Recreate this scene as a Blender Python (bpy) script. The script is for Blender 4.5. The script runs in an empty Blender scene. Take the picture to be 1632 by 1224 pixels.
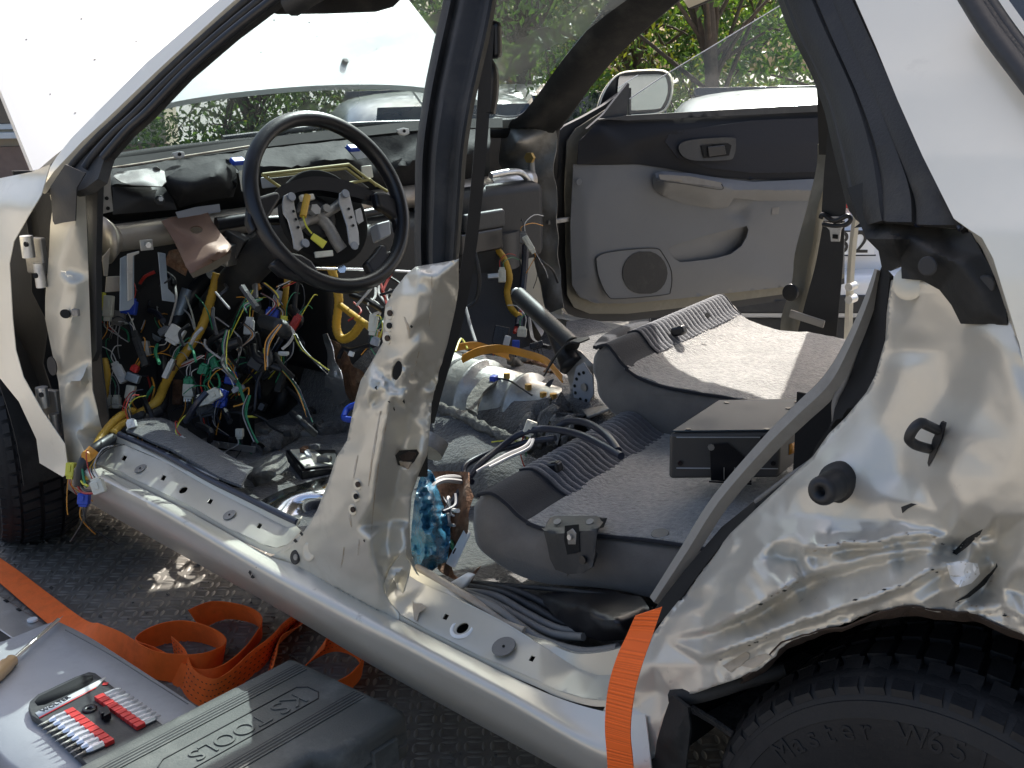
import bpy, bmesh, math, random
import numpy as np
from mathutils import Vector, Matrix
from mathutils.geometry import delaunay_2d_cdt
from mathutils.noise import noise as pnoise, fractal
random.seed(7)
R = math.radians
C = bpy.context.scene.collection
sc = bpy.context.scene
# ------------------------------------------------------------------ camera
# world: x runs to the rear of the car, y into the car from its left side, z up from the trailer bed
CX, CY, CZ, YAW, PIT, ROLL, FPX = 0.340, -0.922, 1.139, R(45.763), R(15.672), R(-1.269), 1800.7
FW = np.array([-math.cos(YAW)*math.cos(PIT), math.sin(YAW)*math.cos(PIT), -math.sin(PIT)])
RT = np.cross(FW, [0, 0, 1.]); RT /= np.linalg.norm(RT)
UP = np.cross(RT, FW)
RT, UP = RT*math.cos(ROLL)+UP*math.sin(ROLL), -RT*math.sin(ROLL)+UP*math.cos(ROLL)
CAM = np.array([CX, CY, CZ])
cd = bpy.data.cameras.new('camera'); cam = bpy.data.objects.new('camera', cd); C.objects.link(cam)
cd.sensor_width = 36; cd.lens = FPX/1632*36; cd.clip_start = .05; cd.clip_end = 600
cam.matrix_world = Matrix(((RT[0], UP[0], -FW[0], CX), (RT[1], UP[1], -FW[1], CY), (RT[2], UP[2], -FW[2], CZ), (0, 0, 0, 1)))
sc.camera = cam
# ------------------------------------------------------------------ sky, sun, exposure
SUN = Vector((-.33, .62, .71)).normalized()          # direction towards the sun
elev = math.asin(SUN.z); azim = math.atan2(SUN.x, SUN.y)
w = bpy.data.worlds.new('World'); sc.world = w; w.use_nodes = True
nt = w.node_tree; bg = nt.nodes['Background']
sky = nt.nodes.new('ShaderNodeTexSky'); sky.sky_type = 'NISHITA'; sky.sun_disc = False
sky.sun_elevation = elev; sky.sun_rotation = azim; sky.air_density = .9; sky.dust_density = 6.0; sky.ozone_density = 1.3
nt.links.new(sky.outputs[0], bg.inputs[0]); bg.inputs[1].default_value = .13
sl = bpy.data.lights.new('sun', 'SUN'); sl.energy = 4.5; sl.angle = R(.53); sl.color = (1, .965, .91)
so = bpy.data.objects.new('sun', sl); C.objects.link(so)
so.rotation_euler = SUN.to_track_quat('Z', 'Y').to_euler(); so.location = (-3, 6, 8)
vs = sc.view_settings; vs.view_transform = 'Standard'; vs.look = 'None'; vs.exposure = 1.2; vs.gamma = 1
# ------------------------------------------------------------------ pixel -> place
def ray(u, v): return FW + RT*((u-816)/FPX) - UP*((v-612)/FPX)
def on(u, v, **k):
    d = ray(u, v); a, val = next(iter(k.items()))
    if a == 'd': return CAM + d*val
    i = 'xyz'.index(a); return CAM + d*((val-CAM[i])/d[i])
def onp(u, v, p, n):
    d = ray(u, v); n = np.asarray(n, float); return CAM + d*(((np.asarray(p)-CAM)@n)/(d@n))
def px(p):
    q = np.asarray(p)-CAM; d = q@FW; return 816+FPX*(q@RT)/d, 612-FPX*(q@UP)/d, d
def L(pts, **k): return [on(u, v, **k) for u, v in pts]
def L3(pts, a='y'): return [on(u, v, **{a: y}) for u, v, y in pts]
# ------------------------------------------------------------------ objects
def tag(o, label=None, cat=None, group=None, kind=None):
    if label: o['label'] = label
    if cat: o['category'] = cat
    if group: o['group'] = group
    if kind: o['kind'] = kind
    return o
def empty(name, loc, label=None, cat=None, group=None):
    o = bpy.data.objects.new(name, None); C.objects.link(o); o.location = Vector(loc); o.empty_display_size = .1
    return tag(o, label, cat, group)
def origin(o):
    m = Matrix.Translation(o.location)
    return origin(o.parent) if o.parent and o.type != 'EMPTY' else m
def put(o, parent):
    if parent:
        o.parent = parent
        o.matrix_parent_inverse = root_matrix(parent).inverted()
    return o
def root_matrix(o):
    m = Matrix.LocRotScale(o.location, o.rotation_euler, o.scale)
    if o.parent: m = root_matrix(o.parent) @ o.matrix_parent_inverse @ m
    return m
def mesh(name, V, F, mat, parent=None, smooth=True, bevel=0, seg=2, solid=0, subsurf=0, angle=None, split=50):
    me = bpy.data.meshes.new(name)
    me.from_pydata([tuple(map(float, v)) for v in V], [], [tuple(f) for f in F]); me.update()
    o = bpy.data.objects.new(name, me); C.objects.link(o)
    for m in (mat if isinstance(mat, (list, tuple)) else [mat]): me.materials.append(m)
    if smooth: me.polygons.foreach_set('use_smooth', [True]*len(me.polygons))
    if solid:
        m = o.modifiers.new('solid', 'SOLIDIFY'); m.thickness = solid; m.offset = -1
        if smooth and split: m = o.modifiers.new('split', 'EDGE_SPLIT'); m.split_angle = R(split)
    if bevel:
        m = o.modifiers.new('bevel', 'BEVEL'); m.width = bevel; m.segments = seg; m.limit_method = 'ANGLE'; m.angle_limit = R(35)
        m.harden_normals = True
    if subsurf:
        m = o.modifiers.new('sub', 'SUBSURF'); m.levels = m.render_levels = subsurf
    if smooth and angle: me.set_sharp_from_angle(angle=R(angle))
    put(o, parent); return o
def cat_rom(pts, n=8, closed=False):
    P = [np.asarray(p, float) for p in pts]; out = []; N = len(P)
    if N < 3: return P
    for i in range(N if closed else N-1):
        if closed: a, b, c, d = P[i-1], P[i], P[(i+1) % N], P[(i+2) % N]
        else: a, b, c, d = P[max(i-1, 0)], P[i], P[i+1], P[min(i+2, N-1)]
        for k in range(n):
            t = k/n
            out.append(.5*((2*b)+(c-a)*t+(2*a-5*b+4*c-d)*t*t+(3*b-a-3*c+d)*t**3))
    if not closed: out.append(P[-1])
    return out
def resample(P, n):
    P = np.array(P, float); d = np.r_[0, np.cumsum(np.linalg.norm(np.diff(P, axis=0), axis=1))]
    t = np.linspace(0, d[-1], n); return np.stack([np.interp(t, d, P[:, i]) for i in range(P.shape[1])], 1)
def tube_geo(pts, r, seg=8, n=6, spline=True, caps=True):
    P = cat_rom(pts, n) if spline else [np.asarray(p, float) for p in pts]
    P = [P[0]]+[b for a, b in zip(P, P[1:]) if np.linalg.norm(b-a) > 1e-6]
    V, F = [], []; N = len(P); prev = None
    for i, p in enumerate(P):
        t = P[min(i+1, N-1)]-P[max(i-1, 0)]; t = t/np.linalg.norm(t)
        if prev is None:
            a = np.cross(t, [0, 0, 1.]);
            if np.linalg.norm(a) < .1: a = np.cross(t, [0, 1., 0])
        else: a = prev-t*(prev@t)
        a = a/np.linalg.norm(a); prev = a; b = np.cross(t, a)
        rr = r(i/(N-1)) if callable(r) else r
        for k in range(seg):
            s = 2*math.pi*k/seg; V.append(p+rr*(math.cos(s)*a+math.sin(s)*b))
    for i in range(N-1):
        for k in range(seg):
            k2 = (k+1) % seg; F.append((i*seg+k, i*seg+k2, (i+1)*seg+k2, (i+1)*seg+k))
    if caps: F.append(tuple(range(seg))[::-1]); F.append(tuple((N-1)*seg+k for k in range(seg)))
    return V, F
def tube(name, pts, r, mat, parent=None, seg=8, n=6, spline=True):
    V, F = tube_geo(pts, r, seg, n, spline); return mesh(name, V, F, mat, parent, True, angle=50)
def merge(*geos):
    V, F = [], []
    for v, f in geos:
        o = len(V); V += list(v); F += [tuple(i+o for i in q) for q in f]
    return V, F
def frame(nrm, up=(0, 0, 1)):
    n = np.asarray(nrm, float); n = n/np.linalg.norm(n); a = np.cross(up, n)
    if np.linalg.norm(a) < 1e-4: a = np.cross((0, 1, 0), n)
    a /= np.linalg.norm(a); return a, np.cross(n, a), n     # right, up, normal
def box_geo(c, ex, ey, ez, sx, sy, sz):
    c = np.asarray(c, float); V = [c+i*sx/2*np.asarray(ex)+j*sy/2*np.asarray(ey)+k*sz/2*np.asarray(ez) for k in (-1, 1) for j in (-1, 1) for i in (-1, 1)]
    return V, [(0, 2, 3, 1), (4, 5, 7, 6), (0, 1, 5, 4), (2, 6, 7, 3), (0, 4, 6, 2), (1, 3, 7, 5)]
AX = (np.array([1., 0, 0]), np.array([0, 1., 0]), np.array([0, 0, 1.]))
def box(name, c, s, mat, parent=None, ax=AX, bevel=.003, seg=2):
    V, F = box_geo(c, ax[0], ax[1], ax[2], *s); return mesh(name, V, F, mat, parent, True, bevel, seg)
def rotax(yaw=0, pitch=0, roll=0):
    m = Matrix.Rotation(yaw, 3, 'Z') @ Matrix.Rotation(pitch, 3, 'Y') @ Matrix.Rotation(roll, 3, 'X')
    return tuple(np.array(m.col[i]) for i in range(3))
def prism_geo(pts, off):
    n = len(pts); V = [np.asarray(p, float) for p in pts]+[np.asarray(p, float)+np.asarray(off) for p in pts]
    return V, [tuple(range(n)), tuple(range(2*n-1, n-1, -1))]+[(i, i+n, (i+1) % n+n, (i+1) % n) for i in range(n)]
def prism(name, pts, off, mat, parent=None, bevel=.002, smooth=True):
    V, F = prism_geo(pts, off); o = mesh(name, V, F, mat, parent, smooth, bevel)
    bm = bmesh.new(); bm.from_mesh(o.data); bmesh.ops.recalc_face_normals(bm, faces=bm.faces); bm.to_mesh(o.data); bm.free()
    return o
def disc_geo(c, nrm, r, h, seg=20, up=(0, 0, 1), ry=None):
    a, b, n = frame(nrm, up); ry = ry or r; c = np.asarray(c, float)
    V = [c+z*n+r*math.cos(s)*a+ry*math.sin(s)*b for z in (0, h) for s in [2*math.pi*k/seg for k in range(seg)]]
    return V, [tuple(range(seg))[::-1], tuple(range(seg, 2*seg))]+[(k, (k+1) % seg, (k+1) % seg+seg, k+seg) for k in range(seg)]
def disc(name, c, nrm, r, h, mat, parent=None, seg=20, bevel=0, ry=None, up=(0, 0, 1)):
    V, F = disc_geo(c, nrm, r, h, seg, up, ry); return mesh(name, V, F, mat, parent, True, bevel, angle=40)
def lathe_geo(c, axis, prof, seg=32, up=(0, 0, 1)):
    a, b, n = frame(axis, up); c = np.asarray(c, float); V, F = [], []
    for (r, h) in prof:
        for k in range(seg):
            s = 2*math.pi*k/seg; V.append(c+h*n+r*(math.cos(s)*a+math.sin(s)*b))
    for i in range(len(prof)-1):
        for k in range(seg):
            k2 = (k+1) % seg; F.append((i*seg+k, i*seg+k2, (i+1)*seg+k2, (i+1)*seg+k))
    return V, F
def loft(name, lines, mat, parent=None, n=24, solid=.002, spline=True, sub=0, noise=0, flip=False, m=1):
    rows = [resample(cat_rom(l, 6) if spline else l, n) for l in lines]
    if m > 1:
        G = np.array(rows); rows = [np.array([q[i] for q in [cat_rom(list(G[:, j]), m) for j in range(n)]]) for i in range((len(rows)-1)*m+1)]
    V = [p for r in rows for p in r]
    if noise:
        V = [p+noise*np.array([pnoise(Vector(p*9)), pnoise(Vector(p*9+7)), pnoise(Vector(p*9+13))]) for p in V]
    F = [(i*n+j, i*n+j+1, (i+1)*n+j+1, (i+1)*n+j) for i in range(len(rows)-1) for j in range(n-1)]
    if flip: F = [f[::-1] for f in F]
    return mesh(name, V, F, mat, parent, True, solid=solid, subsurf=sub)
# ------------------------------------------------------------------ relief sheets: outline in pixels, depth from a field of real coordinates
def inside(poly, U, V):
    poly = np.asarray(poly, float); c = np.zeros(len(U), bool); j = len(poly)-1
    for i in range(len(poly)):
        (xi, yi), (xj, yj) = poly[i], poly[j]
        with np.errstate(divide='ignore', invalid='ignore'):
            t = ((yi > V) != (yj > V)) & (U < (xj-xi)*(V-yi)/(yj-yi+1e-12)+xi)
        c ^= t; j = i
    return c
class Field:
    "piecewise linear field through control points (u, v, value), softened over r pixels"
    def __init__(s, ctrl, r=6, extra=None):
        s.c = np.array(ctrl, float); s.r = r; s.extra = extra
        m = s.c[:, :2].mean(0); far = [(-6000, -6000), (7600, -6000), (7600, 7200), (-6000, 7200)]
        pts = [tuple(p) for p in s.c[:, :2]]
        vv, _, tt, ov, _, _ = delaunay_2d_cdt([Vector(p) for p in pts], [], [], 0, 1e-6)
        s.P = np.array([tuple(p) for p in vv]); s.Z = np.array([s.c[ov[i][0], 2] for i in range(len(vv))]); s.T = np.array([tuple(t) for t in tt])
    def raw(s, U, V):
        U = np.asarray(U, float); V = np.asarray(V, float); out = np.zeros(len(U))
        if not hasattr(s, 'co'):
            A, B, D = (s.P[s.T[:, i]] for i in range(3)); den = (B[:, 1]-D[:, 1])*(A[:, 0]-D[:, 0])+(D[:, 0]-B[:, 0])*(A[:, 1]-D[:, 1])
            ok = np.abs(den) > 1e-9; s.T = s.T[ok]; A, B, D, den = A[ok], B[ok], D[ok], den[ok]
            a1, b1 = (B[:, 1]-D[:, 1])/den, (D[:, 0]-B[:, 0])/den; a2, b2 = (D[:, 1]-A[:, 1])/den, (A[:, 0]-D[:, 0])/den
            s.co = (a1, b1, -a1*D[:, 0]-b1*D[:, 1], a2, b2, -a2*D[:, 0]-b2*D[:, 1]); s.ZT = s.Z[s.T]
        a1, b1, c1, a2, b2, c2 = s.co
        for k in range(0, len(U), 1500):
            u, v = U[k:k+1500, None], V[k:k+1500, None]; l1 = u*a1+v*b1+c1; l2 = u*a2+v*b2+c2
            i = np.argmax(np.minimum(np.minimum(l1, l2), 1-l1-l2), 1); r = np.arange(len(i)); w1, w2 = l1[r, i], l2[r, i]
            W = np.clip(np.stack([w1, w2, 1-w1-w2], 1), 0, 1); W /= W.sum(1, keepdims=True); out[k:k+1500] = (W*s.ZT[i]).sum(1)
        return out
    def __call__(s, U, V):
        U = np.asarray(U, float); V = np.asarray(V, float); z = s.raw(U, V)*2; n = 2
        if s.r:
            for rr in (.5, 1):
                for q in range(6):
                    a = q*math.pi/3+rr; z = z+s.raw(U+s.r*rr*math.cos(a), V+s.r*rr*math.sin(a)); n += 1
        z = z/n
        if s.extra is not None: z = z+s.extra(U, V)
        return z
def relief(name, poly, field, mat, parent=None, step=8, axis='y', thick=.002, holes=(), spline=0, plane=None, lump=0, bevel=0, split=50):
    poly = [np.array(p[:2], float) for p in poly]
    if spline: poly = cat_rom(poly, spline, True)
    def dens(pl):
        out = []
        for a, b in zip(pl, pl[1:]+pl[:1]):
            k = max(1, int(np.linalg.norm(b-a)/step)); out += [a+(b-a)*i/k for i in range(k)]
        return out
    loops = [dens(poly)]+[dens([np.array(p, float) for p in h]) for h in holes]
    pts, edges = [], []
    for lp in loops:
        o = len(pts); pts += lp; edges += [(o+i, o+(i+1) % len(lp)) for i in range(len(lp))]
    A = np.array(loops[0]); lo, hi = A.min(0), A.max(0)
    gu, gv = np.meshgrid(np.arange(lo[0], hi[0], step), np.arange(lo[1], hi[1], step)); gu = gu.astype(float); gu[1::2] += step/2
    gu, gv = gu.ravel(), gv.ravel(); rs = np.random.RandomState(3); gu = gu+rs.uniform(-.15, .15, gu.shape)*step; gv = gv+rs.uniform(-.15, .15, gv.shape)*step
    k = inside(loops[0], gu, gv)
    for h in loops[1:]: k &= ~inside(h, gu, gv)
    gu, gv = gu[k], gv[k]
    B = np.array(pts)
    if len(gu):
        d = np.min(np.hypot(gu[:, None]-B[None, :, 0], gv[:, None]-B[None, :, 1]), 1); k = d > step*.45; gu, gv = gu[k], gv[k]
    allp = [Vector(p) for p in pts]+[Vector(p) for p in zip(gu, gv)]
    vv, _, tt, _, _, _ = delaunay_2d_cdt(allp, edges, [], 0, 1e-5)
    Q = np.array([tuple(p) for p in vv]); T = np.array([tuple(t) for t in tt]); cen = Q[T].mean(1)
    k = inside(loops[0], cen[:, 0], cen[:, 1])
    for h in loops[1:]: k &= ~inside(h, cen[:, 0], cen[:, 1])
    T = T[k]; used = np.unique(T); mp = -np.ones(len(Q), int); mp[used] = np.arange(len(used)); Q = Q[used]; T = mp[T]
    val = field(Q[:, 0], Q[:, 1]) if callable(field) else np.full(len(Q), float(field))
    V = []
    for (u, v), y in zip(Q, val):
        V.append(onp(u, v, np.asarray(plane[0])+y*np.asarray(plane[1]), plane[1]) if plane else on(u, v, **{axis: y}))
    V = np.array(V)
    if lump: V = V+np.array([[0, lump*pnoise(Vector(p*14)), 0] if axis == 'y' else [lump*pnoise(Vector(p*14)), 0, lump*.3*pnoise(Vector(p*30))] for p in V])
    F = []
    for a, b, c in T:
        n = np.cross(V[b]-V[a], V[c]-V[a]); F.append((a, b, c) if n@(CAM-V[a]) > 0 else (a, c, b))
    return mesh(name, V, F, mat, parent, True, solid=thick, bevel=bevel, split=split)

def ribbon(name, a, b, mat_, parent=None, n=40, th=.002, m=1): return loft(name, [a, b], mat_, parent, n, th, m=m)
# ------------------------------------------------------------------ materials (procedural)
def mat(name, col, rough=.5, metal=0, coat=0, spec=.5, bump=0, bscale=60, var=0, vscale=8, dirt=None, dscale=6, damt=.5, stretch=None, sheen=0, detail=6, trans=0, dthr=(.5, .68)):
    m = bpy.data.materials.new(name); m.use_nodes = True; t = m.node_tree; N = t.nodes; K = t.links
    p = N['Principled BSDF']; p.inputs['Base Color'].default_value = (*col, 1); p.inputs['Roughness'].default_value = rough
    p.inputs['Metallic'].default_value = metal; p.inputs['Coat Weight'].default_value = coat; p.inputs['Coat Roughness'].default_value = .12
    p.inputs['Specular IOR Level'].default_value = spec
    if sheen: p.inputs['Sheen Weight'].default_value = sheen; p.inputs['Sheen Roughness'].default_value = .6
    geo = N.new('ShaderNodeNewGeometry'); vec = geo.outputs['Position']
    if stretch:
        mp = N.new('ShaderNodeMapping'); mp.inputs['Scale'].default_value = stretch; K.new(vec, mp.inputs[0]); vec = mp.outputs[0]
    def nz(scale, det=detail, rg=.6):
        n = N.new('ShaderNodeTexNoise'); n.inputs['Scale'].default_value = scale; n.inputs['Detail'].default_value = det; n.inputs['Roughness'].default_value = rg
        K.new(vec, n.inputs['Vector']); return n.outputs['Fac']
    colo = None
    if var:
        r = N.new('ShaderNodeMapRange'); r.inputs[1].default_value = .3; r.inputs[2].default_value = .7; r.inputs[3].default_value = 1-var; r.inputs[4].default_value = 1+var
        K.new(nz(vscale), r.inputs[0])
        mx = N.new('ShaderNodeMix'); mx.data_type = 'RGBA'; mx.blend_type = 'MULTIPLY'; mx.inputs[0].default_value = 1; mx.inputs[6].default_value = (*col, 1)
        K.new(r.outputs[0], mx.inputs[7]); colo = mx.outputs[2]
    if dirt:
        r = N.new('ShaderNodeMapRange'); r.inputs[1].default_value = dthr[0]; r.inputs[2].default_value = dthr[1]; r.inputs[3].default_value = 0; r.inputs[4].default_value = damt
        K.new(nz(dscale, 10, .72), r.inputs[0])
        mx = N.new('ShaderNodeMix'); mx.data_type = 'RGBA'; mx.inputs[6].default_value = (*col, 1); mx.inputs[7].default_value = (*dirt, 1)
        if colo: K.new(colo, mx.inputs[6])
        K.new(r.outputs[0], mx.inputs[0]); colo = mx.outputs[2]
        rr = N.new('ShaderNodeMapRange'); rr.inputs[3].default_value = rough; rr.inputs[4].default_value = min(1, rough+.4); K.new(r.outputs[0], rr.inputs[0]); K.new(rr.outputs[0], p.inputs['Roughness'])
        if metal:
            rm = N.new('ShaderNodeMapRange'); rm.inputs[3].default_value = metal; rm.inputs[4].default_value = 0; K.new(r.outputs[0], rm.inputs[0]); K.new(rm.outputs[0], p.inputs['Metallic'])
    if colo: K.new(colo, p.inputs['Base Color'])
    if bump:
        b = N.new('ShaderNodeBump'); b.inputs['Strength'].default_value = bump; b.inputs['Distance'].default_value = .01; K.new(nz(bscale), b.inputs['Height']); K.new(b.outputs[0], p.inputs['Normal'])
    return m
M = {}
PAINT = (.53, .50, .42)
M['paint'] = mat('champagne_paint', PAINT, .40, .45, .2, dirt=(.22, .175, .12), dscale=5, damt=.5, dthr=(.58, .78), bump=.02, bscale=5, var=.05)
M['stain'] = mat('rusty_stain', (.36, .29, .20), .6, .2, dirt=(.46, .43, .37), dscale=40, damt=.9, dthr=(.4, .6))
M['olive_metal'] = mat('olive_grey_metal', (.15, .14, .11), .5, .3, dirt=(.26, .24, .19), dscale=9, damt=.5)
M['dash'] = mat('dash_foam', (.014, .014, .015), .72, spec=.25, bump=.1, bscale=90, var=.3, dirt=(.035, .034, .033), dscale=8, damt=.4)
M['paint_clean'] = mat('champagne_paint_panel', (.76, .71, .585), .36, .2, .35, dirt=(.30, .26, .2), dscale=9, damt=.25, dthr=(.6, .75), var=.03)
M['paint_scratch'] = mat('scraped_paint', (.56, .53, .46), .36, .45, .15, dirt=(.17, .14, .11), dscale=14, damt=.6, dthr=(.64, .72), bump=.03, bscale=30, var=.05)
M['paint_hood'] = mat('hood_paint', (.58, .58, .56), .38, .2, .4, dirt=(.3, .3, .3), dscale=10, damt=.3, dthr=(.68, .72))
M['rust'] = mat('rusted_steel', (.05, .032, .022), .85, .2, bump=.6, bscale=60, dirt=(.03, .022, .018), dscale=20, damt=.8, var=.3)
M['primer'] = mat('bare_primer', (.42, .36, .28), .6, .2, dirt=(.2, .12, .07), dscale=12, damt=.6)
M['rubber'] = mat('black_rubber', (.014, .014, .015), .55, bump=.05, bscale=120, var=.3)
M['rubber_dusty'] = mat('dusty_rubber', (.016, .016, .0155), .62, spec=.3, bump=.1, bscale=90, dirt=(.07, .066, .06), dscale=10, damt=.45, var=.2)
M['tyre'] = mat('tyre_rubber', (.014, .014, .015), .6, spec=.35, bump=.12, bscale=140, dirt=(.045, .041, .037), dscale=11, damt=.45, var=.2)
M['black'] = mat('black_plastic', (.008, .008, .010), .34, bump=.04, bscale=200)
M['dark'] = mat('dark_plastic', (.022, .023, .025), .5, bump=.08, bscale=220, var=.2, dirt=(.10, .095, .085), dscale=9, damt=.35)
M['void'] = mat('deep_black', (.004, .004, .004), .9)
M['trim_dark'] = mat('dark_trim', (.019, .019, .0195), .52, spec=.35, bump=.15, bscale=300, dirt=(.10, .093, .08), dscale=7, damt=.4)
M['trim_grey'] = mat('grey_trim', (.17, .16, .145), .55, bump=.1, bscale=350, dirt=(.08, .075, .07), dscale=8, damt=.4, var=.05)
M['door_grey'] = mat('door_vinyl', (.118, .121, .125), .55, bump=.12, bscale=400, var=.04, dirt=(.1, .095, .09), dscale=4, damt=.3)
M['strip_grey'] = mat('strip_grey', (.26, .25, .225), .55, bump=.1, bscale=300, dirt=(.12, .11, .1), dscale=8, damt=.4)
M['door_dark'] = mat('door_dark_vinyl', (.011, .0115, .014), .6, spec=.2, bump=.12, bscale=400)
M['cloth_rib'] = mat('ribbed_cloth', (.075, .075, .085), .9, bump=.3, bscale=260, var=.25, vscale=120, sheen=.3)
M['cloth'] = mat('grey_cloth', (.135, .120, .104), .9, bump=.15, bscale=300, var=.12, vscale=30, sheen=.3)
M['cloth_dark'] = mat('charcoal_cloth', (.022, .023, .028), .9, spec=.15, bump=.15, bscale=300, sheen=.1)
M['carpet'] = mat('grey_carpet', (.33, .312, .285), .95, bump=.9, bscale=170, var=.35, vscale=110, sheen=.4, dirt=(.16, .15, .14), dscale=7, damt=.55)
M['carpet_dark'] = mat('floor_carpet', (.085, .08, .074), .95, bump=.9, bscale=130, var=.35, vscale=60, dirt=(.17, .15, .12), dscale=9, damt=.6, sheen=.3)
M['felt'] = mat('brown_felt', (.17, .085, .045), .95, bump=1, bscale=90, var=.45, vscale=60, dirt=(.30, .23, .16), dscale=20, damt=.6)
M['wool'] = mat('torn_wadding', (.17, .16, .14), .95, bump=1, bscale=70, var=.5, vscale=40)
M['steel'] = mat('zinc_steel', (.55, .55, .54), .35, .85, dirt=(.2, .17, .14), dscale=15, damt=.5, bump=.03)
M['steel_dull'] = mat('dull_steel', (.30, .29, .27), .5, .7, dirt=(.14, .11, .08), dscale=14, damt=.6, bump=.06)
M['chrome'] = mat('bright_steel', (.82, .82, .83), .16, 1, bump=.05, bscale=12)
M['foil'] = mat('crumpled_foil', (.75, .75, .75), .3, .9, bump=.7, bscale=40, var=.1)
M['alu'] = mat('cast_aluminium', (.50, .50, .47), .42, .75, bump=.25, bscale=50, dirt=(.16, .14, .11), dscale=9, damt=.6, var=.1)
M['beam'] = mat('beam_steel', (.42, .37, .31), .42, .55, dirt=(.25, .16, .10), dscale=8, damt=.5, var=.08)
M['copper'] = mat('copper_primer', (.20, .115, .078), .45, .3, dirt=(.3, .17, .11), dscale=14, damt=.5, var=.06)
M['yellow'] = mat('yellow_conduit', (.56, .33, .035), .5, var=.15, vscale=30, dirt=(.25, .15, .03), dscale=30, damt=.5, bump=.1, bscale=150)
M['amber'] = mat('amber_conduit', (.62, .27, .03), .45, var=.15, vscale=30, bump=.1, bscale=150)
M['conn_white'] = mat('white_connector', (.62, .60, .50), .5, var=.05, dirt=(.3, .27, .2), dscale=40, damt=.4)
M['conn_yellow'] = mat('yellow_connector', (.62, .58, .06), .45)
M['conn_blue'] = mat('blue_connector', (.012, .05, .38), .4)
M['conn_green'] = mat('green_connector', (.01, .22, .09), .4)
M['conn_grey'] = mat('grey_connector', (.28, .29, .31), .45)
M['bluegrey'] = mat('blue_grey_zinc', (.30, .35, .40), .4, .5, var=.1)
M['wire_blk'] = mat('black_wire', (.010, .011, .014), .42)
M['wire_navy'] = mat('navy_cable', (.012, .017, .034), .38)
M['wire_grey'] = mat('grey_wire', (.33, .32, .31), .45)
M['wire_red'] = mat('red_wire', (.4, .03, .02), .45)
M['wire_green'] = mat('green_wire', (.02, .2, .09), .45)
M['wire_white'] = mat('white_wire', (.6, .58, .55), .5)
M['brass'] = mat('brass_bolt', (.55, .36, .12), .35, .9)
M['bag'] = mat('blue_foil_bag', (.05, .20, .32), .2, .2, bump=.8, bscale=30, var=.5, vscale=20, coat=.4)
M['bit'] = mat('bright_bit', (.9, .9, .92), .22, .7)
M['strap_rib'] = mat('ribbed_orange_webbing', (.93, .15, .018), .7, var=.22, vscale=1, stretch=(.01, .01, 420), detail=0, dirt=None, bump=.3, bscale=1)
M['white_plastic'] = mat('white_plastic', (.68, .68, .66), .5)
M['red'] = mat('red_plastic', (.58, .035, .03), .4)
M['strap'] = mat('orange_webbing', (.97, .16, .014), .7, var=.10, vscale=40, dirt=(.5, .07, .015), dscale=14, damt=.3, bump=.1, bscale=200)
M['thread'] = mat('dark_thread', (.10, .02, .01), .8)
M['case'] = mat('olive_case', (.068, .070, .062), .55, bump=.12, bscale=260, dirt=(.20, .195, .17), dscale=9, damt=.6, var=.12)
M['case_line'] = mat('case_groove', (.010, .011, .012), .6)
M['lid'] = mat('grey_lid', (.34, .34, .345), .42, bump=.04, bscale=250, dirt=(.24, .24, .24), dscale=5, damt=.5, var=.04)
M['amp_top'] = mat('amp_blue_grey', (.028, .044, .062), .5, 0, spec=.3, var=.08, dirt=(.14, .15, .16), dscale=10, damt=.3)
M['amp'] = mat('amp_grey', (.065, .063, .06), .45, .1, bump=.05, bscale=300)
M['orange_label'] = mat('orange_label', (.6, .26, .02), .5)
M['mirror'] = mat('mirror_glass', (.42, .45, .48), .03, 1)
M['plate_white'] = mat('plate_white', (.78, .78, .76), .45)
M['lamp_red'] = mat('tail_red', (.42, .01, .01), .15, coat=.6)
M['white_car'] = mat('white_car_paint', (.72, .73, .74), .28, 0, .6, var=.02)
M['silver_car'] = mat('silver_car_paint', (.48, .47, .45), .3, .5, .5, var=.03)
M['car_glass'] = mat('dark_car_glass', (.02, .026, .03), .06, 0, .5)
M['asphalt'] = mat('pale_paving', (.27, .25, .22), .9, bump=.3, bscale=40, var=.25, vscale=3, dirt=(.2, .18, .15), dscale=1.5, damt=.6)
M['bed'] = mat('steel_plate', (.17, .155, .132), .68, .25, dirt=(.09, .074, .056), dscale=7, damt=.75, var=.2, bump=.1, bscale=60, dthr=(.42, .6))
M['bed_dot'] = mat('worn_tread', (.23, .21, .18), .58, .35, dirt=(.08, .065, .05), dscale=9, damt=.6)
M['bark'] = mat('bark', (.10, .075, .055), .95, bump=1, bscale=25, var=.3)
M['wall'] = mat('beige_render', (.55, .47, .36), .9, bump=.15, bscale=30, var=.08, vscale=2, dirt=(.3, .25, .2), dscale=1.2, damt=.4)
M['wall_brown'] = mat('brown_cladding', (.30, .20, .15), .85, var=.12)
M['white_paint'] = mat('white_paint', (.75, .75, .73), .5)
def leafmat(name, col):
    m = mat(name, col, .42, var=.45, vscale=3, spec=.6); t = m.node_tree; p = t.nodes['Principled BSDF']
    tr = t.nodes.new('ShaderNodeBsdfTranslucent'); tr.inputs[0].default_value = (col[0]*1.5, col[1]*1.5, col[2]*.5, 1)
    mx = t.nodes.new('ShaderNodeMixShader'); mx.inputs[0].default_value = .35; out = t.nodes['Material Output']
    t.links.new(p.outputs[0], mx.inputs[1]); t.links.new(tr.outputs[0], mx.inputs[2]); t.links.new(mx.outputs[0], out.inputs[0]); return m
M['leaf_a'] = leafmat('leaf_green', (.10, .175, .045)); M['leaf_b'] = leafmat('leaf_dark', (.06, .12, .04)); M['leaf_c'] = leafmat('leaf_yellowing', (.15, .17, .035))
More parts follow.
